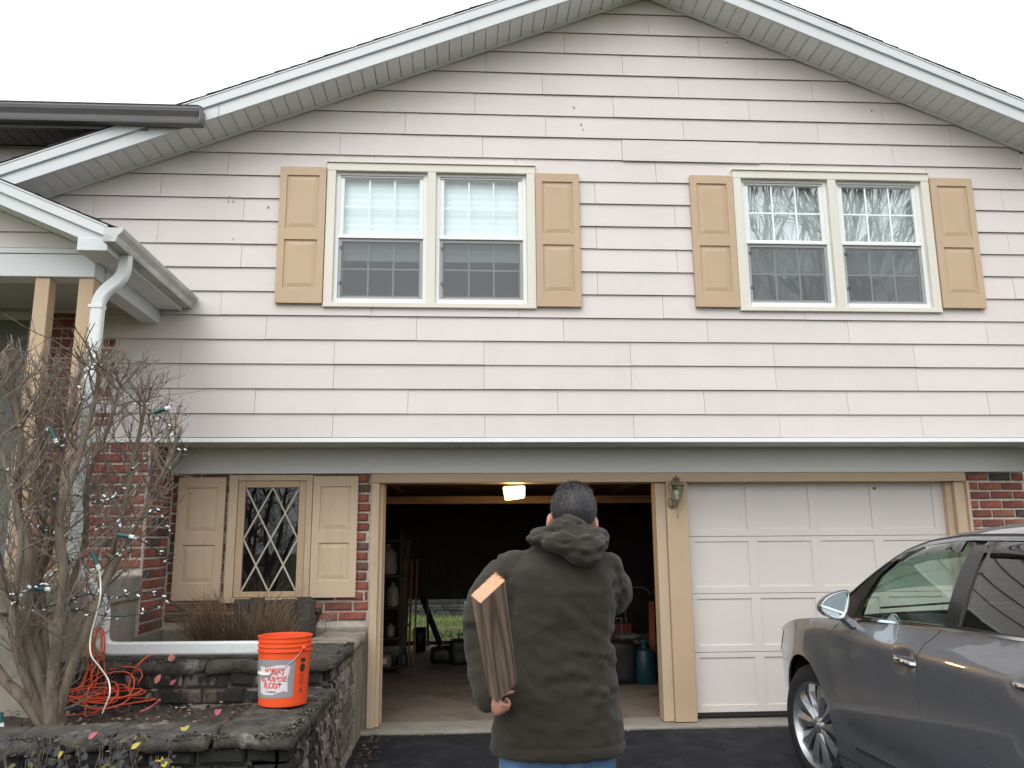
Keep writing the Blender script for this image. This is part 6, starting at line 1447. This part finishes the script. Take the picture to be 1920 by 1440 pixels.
for k in range(40): leaf(g, Vector((R.gauss(0, .022), R.gauss(0, .02), 0.06+R.gauss(0, .016))), .014, .010, rv(), rv())
g.build('petals', M('pale petal', (0.55, 0.5, 0.52), 0.8), fl, fixn=False); G().tube([(0, 0, -0.06), (0, 0, 0.06)], 0.003, 5).build('flower_stalk', TWIG, fl)

# ---- leafy low plants below the front of the planter wall
LGREY = M('dusky leaf', (0.030, 0.030, 0.034), 0.7, var=0.4, vs=9); LPUR = M('purple leaf', (0.035, 0.024, 0.030), 0.7, var=0.3, vs=9); LYEL = M('yellow leaf', (0.45, 0.36, 0.05), 0.6, var=0.2); LGRN = M('olive leaf', (0.07, 0.075, 0.03), 0.7, var=0.3); LPNK = M('pink red leaf', (0.42, 0.10, 0.13), 0.6, var=0.2); LSAL = M('salmon leaf', (0.50, 0.20, 0.13), 0.6, var=0.2)
def low_plant(px, py, y, spread, n_, label, yel):
    c = ony(px, py, y); base = Vector((c.x, y, gz(c.x, y))); t = thing('leafy_plant', label, 'plant', base, group='low plants under the planter wall')
    g = G(); st = G()
    for k in range(n_//9):
        a = R.uniform(0, 6.28); tip = Vector((spread*R.uniform(.1, 1)*math.cos(a), spread*0.6*R.uniform(.1, 1)*math.sin(a), (c.z-base.z)*R.uniform(0.7, 1.08)))
        Q = bez([Vector((tip.x*.2, tip.y*.2, 0)), Vector((tip.x*.5, tip.y*.5, tip.z*.6)), tip], 4); st.tube(Q, 0.0018, 3, cap=False)
        for j in range(9):
            i = R.randrange(4, len(Q)); mi = 2 if R.random() < yel*(0.4+0.9*(k % 3 == 0)) else R.choice((0, 0, 0, 1, 3)); leaf(g, Q[i]+rv()*0.03, R.uniform(.025, .048), R.uniform(.018, .032), rv()+Vector((0, 0, .2)), Vector((0, -0.6, 1))+rv()*.6, mi)
    kind(g.build('foliage', [LGREY, LPUR, LYEL, LGRN], t, fixn=False), 'stuff'); kind(st.build('stems', TWIG, t, fixn=False), 'stuff')
low_plant(60, 1412, -2.72, 0.28, 300, 'dark leafy plant at the left end below the planter wall', 0.0)
low_plant(205, 1400, -2.75, 0.20, 260, 'dusky plant with large yellow leaves below the middle of the planter wall', 0.06)
low_plant(290, 1410, -2.70, 0.16, 170, 'small dark plant with yellow leaf edges left of the bucket below the wall', 0.12)
low_plant(130, 1432, -2.80, 0.25, 220, 'low dark leafy plant in front of the wall under the shrub', 0.02)
# bright leaves lying about
def one_leaf(px, py, y, L_, mat, label, up=0.5, grp='single bright fallen leaves'):
    p = ony(px, py, y); g = G(); leaf(g, Vector((0, 0, 0)), L_, L_*0.62, Vector((R.uniform(-.8, .8), R.uniform(-.2, .2), up)), Vector((0, -1, 0.8))); leaf(g, Vector((0.006, 0.004, 0)), L_*0.8, L_*0.5, Vector((R.uniform(-.8, .8), 0, up)), Vector((0.2, -1, 0.5)))
    o = g.build('fallen_leaf', mat, None, fixn=False, loc=p); tag(o, label, 'leaf', grp)
one_leaf(316, 1240, YU-0.05, .055, LSAL, 'salmon leaf caught on the upper tier below the downspout'); one_leaf(404, 1342, -1.95, .045, LPNK, 'bright pink leaf on the soil left of the bucket'); one_leaf(318, 1284, YU-0.12, .05, LPNK, 'pinkish leaf against the upper tier stones'); one_leaf(291, 1282, YU-0.14, .06, LSAL, 'orange leaf against the upper tier stones'); one_leaf(165, 1385, -2.53, .05, LPNK, 'magenta leaf on the front cap under the orange cord'); one_leaf(344, 1370, -2.42, .035, LYEL, 'yellow leaf on the front cap stones'); one_leaf(272, 1312, -1.5, .05, LGRN, 'olive leaf among the orange cord loops')
# leaf litter and bark bits
g = G(); LB_ = M('brown litter', (0.12, 0.07, 0.045), 0.95, var=0.4); LT = M('pale litter', (0.28, 0.2, 0.14), 0.95, var=0.3)
for k in range(520):
    p = Vector((R.uniform(-3.2, -1.2), R.uniform(-2.15, -1.25), 0.515+R.uniform(-.01, .03))); leaf(g, p, R.uniform(.015, .05), R.uniform(.01, .026), Vector((R.gauss(0, 1), R.gauss(0, 1), R.gauss(0, .25))), Vector((R.gauss(0, .4), R.gauss(0, .4), 1)), 0 if R.random() < .7 else 1)
for k in range(260):
    y = -R.uniform(-0.3, 2.4); x = -0.74+abs(R.gauss(0, 0.06)); leaf(g, Vector((x, y, gz(x, y)+0.008+R.uniform(0, .012))), R.uniform(.012, .04), R.uniform(.008, .02), Vector((R.gauss(0, 1), R.gauss(0, 1), R.gauss(0, .2))), Vector((R.gauss(0, .3), R.gauss(0, .3), 1)), 0 if R.random() < .75 else 1)
tag(kind(g.build('leaf_litter', [LB_, LT], None, fixn=False), 'stuff'), 'brown leaf litter on the bed and along the wall foot', 'leaf litter')
for i, (px, py) in enumerate(((1240, 1426), (1255, 1421), (1278, 1428))): one_leaf(px, py, onz(px, py, gz(0, -0.9)).y, .03, (LT, LB_, LB_)[i], ('pale dry leaf on the asphalt right of the man', 'small brown leaf behind the pale one on the asphalt', 'brown leaf on the asphalt nearest the car')[i], 0.05, 'dry leaves on the driveway')

# ---- bare trees: two rise behind the roof, three stand across the street and show in the panes
def tree(name, loc, height, label, seed, depth=5, grp='bare trees'):
    Rt = random.Random(seed); t = thing(name, label, 'tree', loc, group=grp); tr = G(); br = G()
    def grow(p, d, L_, r, k, g_):
        pts = [p]; q = p.copy(); dd = d.copy(); n_ = 4
        for i in range(n_):
            dd = (dd+Vector((Rt.gauss(0, .10), Rt.gauss(0, .10), Rt.gauss(0.05, .06)))).normalized(); q = q+dd*L_/n_; pts.append(q.copy())
        g_.tube(pts, [r*(1-0.45*i/n_) for i in range(n_+1)], 8 if k == depth else (5 if k > 2 else 3), cap=False)
        if k > 0:
            for j in range(4 if k == depth else Rt.choice((3, 4))):
                t_ = Rt.uniform(0.45, 1.0)*n_ if j else n_; i = min(int(t_), n_-1); s = pts[i].lerp(pts[i+1], t_-i)
                ax = Matrix.Rotation(Rt.uniform(0, 6.28), 3, dd) @ dd.orthogonal().normalized()
                grow(s, (Matrix.Rotation(Rt.uniform(0.25, 0.75)*(0.4 if j == 0 else 1), 3, ax) @ dd+Vector((0, 0, .12))).normalized(), L_*Rt.uniform(.6, .8), r*.55*(1.15 if j == 0 else .85), k-1, br)
    grow(Vector((0, 0, -0.3)), Vector((0, 0, 1)), height*0.30, height*0.016, depth, tr)
    tr.build('trunk', BARK, t, smooth=True, fixn=False); kind(br.build('crown', TWIG, t, fixn=False), 'stuff')
    s_ = height/max(v[2] for v in br.v); t.scale = (s_, s_, s_); return t
q = ony(545, 118, 17); tree('bare_tree', (q.x+0.2, 17, -0.1), q.z+0.15, 'bare treetop poking above the left slope of the roof', 3)
q = ony(-10, 175, 15); tree('bare_tree', (q.x-0.9, 15, -0.1), q.z+0.12, 'bare treetop at the left picture edge above the dark gutter', 6)
for i, (x, y, h, sd_, lab) in enumerate(((12.0, -19, 17, 11, 'tall bare tree across the street reflected in the right window'), (17.5, -24, 19, 12, 'bare tree farther along the street reflected at the right window edge'), (6.0, -30, 15, 13, 'bare tree behind the viewer reflected low in the panes'))): tree('street_tree', (x, y, -0.55), h, lab, sd_, 5, 'trees across the street')

# crust of black moss and lichen on the planter edges
g = G()
for k in range(5200):
    t = R.random()
    if t < 0.42: p = Vector((R.uniform(-3.3, -0.79), -2.50+abs(R.gauss(0, .035)), 0.0)); zt = ZLO
    elif t < 0.70: p = Vector((-0.778-abs(R.gauss(0, .03)), R.uniform(-2.48, -1.2), 0.0)); zt = ZLO
    elif t < 0.88: p = Vector((R.uniform(-2.4, -0.8), -1.22+abs(R.gauss(0, .03)), 0.0)); zt = ZU
    else: p = Vector((-0.772-abs(R.gauss(0, .025)), R.uniform(-1.2, -0.3), 0.0)); zt = ZU
    edge = min(abs(p.y+2.50), abs(p.x+0.778)) if zt == ZLO else min(abs(p.y+1.22), abs(p.x+0.772))
    p.z = zt-0.002-0.012*max(0, 1-edge/0.02)-(R.uniform(0, 0.05) if R.random() < 0.3 and edge < 0.015 else 0)
    if noise.noise(p*5) < -0.12: continue
    s_ = R.uniform(0.004, 0.012); q = [p+Vector((R.uniform(-s_, s_), R.uniform(-s_, s_), R.uniform(-s_*.5, s_*.7))) for _ in range(4)]
    g.add(q, [(0, 1, 2), (0, 2, 3), (0, 3, 1), (1, 3, 2)], 0 if R.random() < .7 else (1 if R.random() < .6 else 2))
g.v = [tuple(Vector(v)-RW0) for v in g.v]
kind(g.build('moss_crust', [M('black moss', (0.022, 0.022, 0.018), 0.98, var=0.4), M('olive moss', (0.06, 0.065, 0.035), 0.98, var=0.4), M('grey lichen', (0.24, 0.23, 0.20), 0.98)], rw), 'stuff')
# ================================================================ small things
# ---- orange bucket on the lower cap
BC = Vector((-0.985, -1.75, 0.606)); BH, RT_, RB_ = 0.368, 0.151, 0.130
bucket = thing('bucket', 'bright orange plastic bucket standing on the corner of the planter wall', 'bucket', BC)
ORB = M('bright orange plastic', (0.86, 0.098, 0.022), 0.42, var=0.04, vs=4, spec=0.4)
rb = lambda z: RB_+(RT_-0.006-RB_)*z/BH
prof = [(0.001, 0.004), (rb(0)-0.006, 0.0), (rb(0), 0.006), (rb(.12), 0.12), (rb(.24), 0.24), (rb(.29), 0.285), (rb(.29)+.007, 0.287), (rb(.29)+.008, 0.291), (rb(.3)+.001, 0.294), (rb(.31), 0.311), (rb(.31)+.007, 0.313), (rb(.31)+.007, 0.317), (rb(.32), 0.320), (rb(.33), 0.336), (rb(.33)+.006, 0.338), (rb(.33)+.006, 0.341), (rb(.34), 0.344), (rb(.35), 0.358), (rb(.36)+.004, 0.360), (rb(.36)+.005, 0.367), (rb(.36), BH), (rb(.36)-.004, 0.366), (rb(.3)-.004, 0.30), (rb(0)-.006, 0.008), (0.001, 0.008)]
G().lathe(prof, 64).build('bucket_body', ORB, bucket, smooth=True, angle=35)
to_cam = math.atan2(CAM_LOC.y-BC.y, CAM_LOC.x-BC.x)
def on_bucket(deg, z, off): a = to_cam+math.radians(deg); r = rb(z)+off; return Vector((r*math.cos(a), r*math.sin(a), z))    # deg > 0: to the right as seen
def decal(name, poly, mat, off, parent=bucket):
    """poly in (deg, z); fine strips so it hugs the wall"""
    pts = dens(poly, 1e9); d0, d1 = min(p[0] for p in poly), max(p[0] for p in poly); g = G(); n_ = max(2, int((d1-d0)/4))
    for i in range(n_):
        a, c = d0+(d1-d0)*i/n_, d0+(d1-d0)*(i+1)/n_; q = clip(clip(poly, -1, 0, -a), 1, 0, c)
        if len(q) > 2: g.add([on_bucket(p[0], p[1], off) for p in q], [tuple(range(len(q)))])
    return g.build(name, mat, parent, fixn=False)
zz = lambda py: (1320-py)/130*BH
LGR = M('grey label', (0.30, 0.29, 0.30), 0.5, var=0.03); LWH = M('white label', (0.72, 0.68, 0.70), 0.5, var=0.03); LRD = M('red print', (0.70, 0.06, 0.03), 0.5, var=0.02); LBK = M('black print', (0.03, 0.025, 0.025), 0.5)
lab = decal('label', [(-92, zz(1304)), (22, zz(1301)), (25, zz(1232)), (-92, zz(1232))], LGR, 0.0012)
decal('label_flag', [(-62, zz(1292)), (-48, zz(1297)), (-25, zz(1296)), (0, zz(1289)), (10, zz(1291)), (8, zz(1268)), (14, zz(1243)), (-12, zz(1241)), (-38, zz(1246)), (-62, zz(1244))], LWH, 0.0020, lab)
def text_on(s, deg0, deg1, z0, z1, mat, off, shear=0.0, jit=0.0, weight=0.0):
    c = bpy.data.curves.new('t', 'FONT'); c.body = s; c.size = 1.0; c.resolution_u = 3; c.offset = weight; c.space_character = 1.0
    o = bpy.data.objects.new('t', c); COL.objects.link(o); dg = bpy.context.evaluated_depsgraph_get(); dg.update(); me = bpy.data.meshes.new_from_object(o.evaluated_get(dg)); bpy.data.objects.remove(o); bpy.data.curves.remove(c)
    xs = [v.co.x for v in me.vertices]; ys = [v.co.y for v in me.vertices]; x0, x1, y0, y1 = min(xs), max(xs), min(ys), max(ys)
    bm = bmesh.new(); bm.from_mesh(me)
    for v in bm.verts:
        u, t = (v.co.x-x0)/(x1-x0), (v.co.y-y0)/(y1-y0); k = int(u*len(s)); jj = jit*math.sin(k*2.7+1)
        v.co = on_bucket(deg0+(deg1-deg0)*u+shear*t, z0+(z1-z0)*t+jj*0.004, off)
    bm.to_mesh(me); bm.free(); me.materials.clear(); me.materials.append(mat); return link('print', me, lab)
text_on("HOMER'S", -46, 0, zz(1259), zz(1246), LRD, 0.0027, 2, 1.0, 0.03); text_on('ALL PURPOSE', -60, 6, zz(1272), zz(1262), LRD, 0.0027, 2, 0.8, 0.03); text_on('BUCKET', -48, -6, zz(1284.5), zz(1273.5), LRD, 0.0027, 2, 1.0, 0.03); text_on('5 Gallons', -42, -16, zz(1292), zz(1288), LBK, 0.0027, 0, 0, 0.02)
dp = decal('side_print', [(38, zz(1239)), (52, zz(1239)), (52, zz(1231)), (38, zz(1231))], LBK, 0.0012)
cir = [(45+8*math.cos(t)*(1+.12*math.sin(5*t)), zz(1249)+0.022*math.sin(t)*(1+.1*math.cos(3*t))) for t in [6.2832*i/18 for i in range(18)]]; decal('emblem', cir, LBK, 0.0012, dp)
DRD = M('dull print', (0.42, 0.05, 0.025), 0.5)
for k in range(9): decal('print_line', [(38, zz(1262+k*2.2)), (50, zz(1262+k*2.2)), (50, zz(1261+k*2.2)), (38, zz(1261+k*2.2))], DRD, 0.0012, dp)
decal('print_block', [(39, zz(1295)), (48, zz(1295)), (48, zz(1286)), (39, zz(1286))], DRD, 0.0012, dp)
# wire handle with a white grip, fallen forward
mid = math.radians(-48); pts = []
A_, B_ = on_bucket(42, 0.305, 0.006), on_bucket(-138, 0.305, 0.006); rr = (A_-B_).length/2; cc = (A_+B_)/2; axd = (A_-B_).normalized(); out_ = Vector((math.cos(to_cam+mid), math.sin(to_cam+mid), 0)); dn = (out_*0.70+Vector((0, 0, -0.71))).normalized()
for i in range(33):
    t = math.pi*i/32; p = cc+axd*rr*math.cos(t)+dn*rr*1.25*math.sin(t)
    r_ = math.hypot(p.x, p.y); mn = rb(max(0, p.z))+0.006
    if r_ < mn: p.x *= mn/r_; p.y *= mn/r_
    pts.append(p)
hb = G().tube(pts, 0.0016, 6).build('wire_handle', M('bright wire', (0.55, 0.55, 0.55), 0.35, 0.9), bucket, smooth=True)
G().tube(pts[13:20], 0.0095, 10).build('grip', M('white grip', (0.78, 0.76, 0.74), 0.5), hb, smooth=True)
for p in (A_, B_): g = G(); ell(g, p, (0.014, 0.014, 0.014)); g.build('handle_ear', ORB, bucket, smooth=True)

# ---- wall lantern on the center post
BRZ = M('verdigris bronze', (0.27, 0.22, 0.13), 0.5, 0.4, var=0.3, vs=14, col2=(0.12, 0.15, 0.12), thr=(0.45, 0.7))
LGL = glass('lantern glass', (0.85, 0.92, 0.92), 1.5, 3.0)
lt = thing('wall_lantern', 'small verdigris bronze carriage lantern on the post between the garage doors', 'lantern', (1.838, 0.463, 1.80))
c = Vector((0, -0.085, 0.06)); yl = c.y
bk = G().lathe([(0.001, 0.016), (0.030, 0.014), (0.040, 0.008), (0.045, 0.0)], 24).build('back_plate', BRZ, lt, smooth=True, angle=40, loc=(-0.025, 0.002, -0.002)); bk.rotation_euler = (math.pi/2, 0, 0); bk.scale = (0.85, 1.1, 1)
G().tube(bez([(-0.025, -0.01, 0.0), (-0.012, -0.06, -0.03), (0, yl, -0.005), (0, yl, 0.022)], 6), 0.007, 8).build('arm', BRZ, lt, smooth=True)
G().lathe([(0.001, -0.135), (0.006, -0.13), (0.004, -0.118), (0.010, -0.112), (0.004, -0.104), (0.004, -0.03), (0.012, -0.015), (0.018, 0.0), (0.022, 0.018), (0.034, 0.024), (0.034, 0.030), (0.001, 0.031)], 16, c=(0, yl, 0.0)).build('tail', BRZ, lt, smooth=True, angle=40)
z0, z1, r0, r1 = 0.031, 0.150, 0.040, 0.066
for k in range(6):
    a, b_ = math.radians(60*k+30), math.radians(60*k+90); P0 = lambda r, z, t: (r*math.cos(t), yl+r*math.sin(t), z)
    G().add([P0(r0, z0, a), P0(r0, z0, b_), P0(r1, z1, b_), P0(r1, z1, a)], [(0, 1, 2, 3)]).build('glass_pane', LGL, lt, fixn=False)
    G().bar(P0(r0+.001, z0, a), P0(r1+.001, z1, a), 0.006, 0.006).build('cage_bar', BRZ, lt)
G().lathe([(0.072, z1-0.003), (0.074, z1+0.004), (0.060, z1+0.012), (0.040, z1+0.026), (0.026, z1+0.040), (0.018, z1+0.046), (0.036, z1+0.052), (0.036, z1+0.058), (0.018, z1+0.066), (0.006, z1+0.072), (0.008, z1+0.080), (0.001, z1+0.092)], 24, c=(0, yl, 0)).build('lantern_roof', BRZ, lt, smooth=True, angle=40)
G().lathe([(0.010, 0.03), (0.010, 0.055), (0.020, 0.075), (0.021, 0.088), (0.012, 0.104), (0.001, 0.108)], 16, c=(0, yl, 0)).build('bulb', M('frosted bulb', (0.75, 0.73, 0.62), 0.3), lt, smooth=True)
# small pull knob on the garage door stile
G().lathe([(0.001, 0.02), (0.012, 0.016), (0.012, 0.0)], 12).build('door_knob', BRZ, gd, smooth=True, loc=(3.69, 0.600, 1.93)).rotation_euler = (math.pi/2, 0, 0)

# ---- string lights woven through the shrub
R = random.Random(77)
WGR = M('dark green wire', (0.012, 0.035, 0.028), 0.5); PLUG = M('green plug plastic', (0.01, 0.075, 0.065), 0.45); BUW = M('white light bulb', (0.80, 0.82, 0.84), 0.3); TAGW = M('white tag', (0.75, 0.78, 0.8), 0.5)
sl = thing('string_lights', 'green wire string lights with small white bulbs draped through the bare shrub', 'string lights', SB)
way = [(0, 815), (50, 800), (100, 840), (140, 790), (170, 690), (205, 700), (240, 740), (280, 770), (310, 790), (345, 840), (320, 880), (290, 860), (250, 880), (215, 930), (190, 940), (150, 930), (90, 925), (30, 900), (5, 880), (40, 960), (95, 1000), (140, 1010), (200, 980), (260, 975), (300, 960), (325, 1045), (290, 1030), (250, 1010), (215, 1045), (175, 1075), (150, 1050), (120, 1060), (70, 1100), (20, 1120), (60, 1140), (120, 1130), (165, 1115), (220, 1120), (260, 1110), (305, 1120), (270, 1150), (200, 1155), (140, 1140)]
W_ = bez([ony(a, c, SB.y-0.16+0.14*math.sin(i*1.3)) for i, (a, c) in enumerate(way)], 7)
G().tube([p-SB for p in W_], 0.0028, 5).build('wire', WGR, sl, smooth=True)
bul = G().lathe([(0.0005, 0.024), (0.0035, 0.020), (0.0055, 0.012), (0.005, 0.0), (0.0045, -0.002)], 8).mesh('bulb', BUW, True); sock = G().lathe([(0.005, 0.0), (0.0055, -0.012), (0.003, -0.016), (0.0005, -0.016)], 8).mesh('socket', WGR, True)
for i in range(0, len(W_)-1):
    if R.random() < 0.40:
        p = W_[i]+Vector((R.uniform(-.015, .015), R.uniform(-.015, .005), R.uniform(-.015, .012)))-SB; d = rv_ = Vector((R.gauss(0, 1), R.gauss(0, 1), R.gauss(0, .7))).normalized(); e = d.to_track_quat('Z', 'Y').to_euler()
        s_ = R.uniform(0.7, 1.0)
        b_ = link('bulb', bul, sl, p+d*0.014*s_); b_.rotation_euler = e; b_.scale = (s_,)*3; s2 = link('socket', sock, sl, p+d*0.014*s_); s2.rotation_euler = e; s2.scale = (s_,)*3
for (px, py, ang, lng) in ((98, 812, 0.5, .07), (178, 1047, 0.45, .075), (75, 1104, 1.5, .055), (300, 770, 1.9, .06), (232, 1004, 1.4, .06), (2, 1345, .2, .05)):
    p = ony(px, py, SB.y-0.24)-SB; d = Vector((math.sin(ang), 0, -math.cos(ang)))
    G().tube([p-d*lng/2, p+d*lng/2], 0.013, 8).build('plug', PLUG, sl, smooth=True, angle=40); G().tube([p+d*lng/2, p+d*(lng/2+.026)], 0.011, 6).build('plug_tip', TAGW, sl, smooth=True, angle=40)
for (px, py, sx, sz) in ((38, 1115, .026, .018), (90, 804, .022, .016), (225, 980, .008, .04), (55, 1100, .02, .014)):
    p = ony(px, py, SB.y-0.22)-SB; o = G().box(-sx/2, sx/2, -0.001, 0.001, -sz/2, sz/2).build('warning_tag', TAGW, sl, loc=p); o.rotation_euler = (0.2, R.uniform(-.5, .5), R.uniform(-.4, .4))

# ---- orange extension cord in a loose coil
ORC = M('orange cord', (0.62, 0.085, 0.03), 0.45, var=0.12, vs=8)
cc = onz(205, 1325, 0.53); CB = Vector((cc.x, cc.y, 0.50))
ec = thing('extension_cord', 'tangled orange extension cord coiled on the soil beside the shrub', 'cord', CB)
g = G(); P = []
for i in range(150):
    t = i*0.36; k = i/150; rx, rz_ = 0.17+0.07*math.sin(t*.37)+0.03*math.sin(t*1.7), 0.12+0.07*math.sin(t*.23+1)
    P.append(Vector((rx*math.cos(t)+0.05*math.sin(t*.11)-0.02, -0.04+0.13*math.sin(t)*0.6+0.05*math.cos(t*.31), 0.05+rz_*0.55*(1+math.sin(t+0.4))*0.75+0.035*math.sin(t*.57)+0.02*math.sin(t*1.3+k*9))))
g.tube(P, 0.0042, 6); g.build('coil', ORC, ec, smooth=True)
def cord(name, pxs, y, mat, parent, r=0.0042, off=CB, wob=0.02):
    Q = bez([ony(a, c, y+wob*math.sin(i*2.1)) for i, (a, c) in enumerate(pxs)], 6); return G().tube([q-off for q in Q], r, 6).build(name, mat, parent, smooth=True)
for k, pxs in enumerate(([(150, 1300), (165, 1255), (163, 1220), (175, 1190), (190, 1178), (196, 1195), (195, 1225), (185, 1240), (172, 1265), (175, 1300)], [(175, 1300), (185, 1250), (178, 1215), (183, 1182), (192, 1180), (192, 1215), (196, 1250), (199, 1280), (195, 1305)], [(145, 1305), (160, 1265), (182, 1237), (190, 1205), (186, 1180), (175, 1205), (172, 1250), (165, 1300)])): cord('loop', pxs, CB.y+0.02*k, ORC, ec)
cord('loose_end', [(240, 1295), (246, 1270), (258, 1248), (275, 1232), (285, 1228)], -1.28, ORC, ec, 0.0055); cord('loose_end', [(262, 1335), (285, 1325), (300, 1312)], CB.y-0.1, M('faded pink cord', (0.45, 0.12, 0.13), 0.5), ec, 0.0075)
cord('drop_line', [(182, 845), (184, 900), (176, 960), (168, 1040), (162, 1090), (166, 1130), (172, 1180)], SB.y+0.25, M('red cord', (0.42, 0.035, 0.035), 0.5), ec, 0.0035)
WC = ony(186, 1060, SB.y-0.26); wc = cord('electric_cord', [(184, 1058), (188, 1085), (188, 1120), (180, 1155), (170, 1195), (171, 1228), (188, 1252), (203, 1275), (206, 1300), (197, 1325), (192, 1338)], SB.y-0.27, M('white cord', (0.66, 0.68, 0.58), 0.5), None, 0.0042, WC); wc.location = WC; tag(wc, 'thin white electric cord hanging from the shrub to the orange coil', 'cord')
for k, pxs in enumerate(([(135, 1195), (132, 1220), (138, 1232)], [(155, 1185), (140, 1190), (132, 1205)])): pass
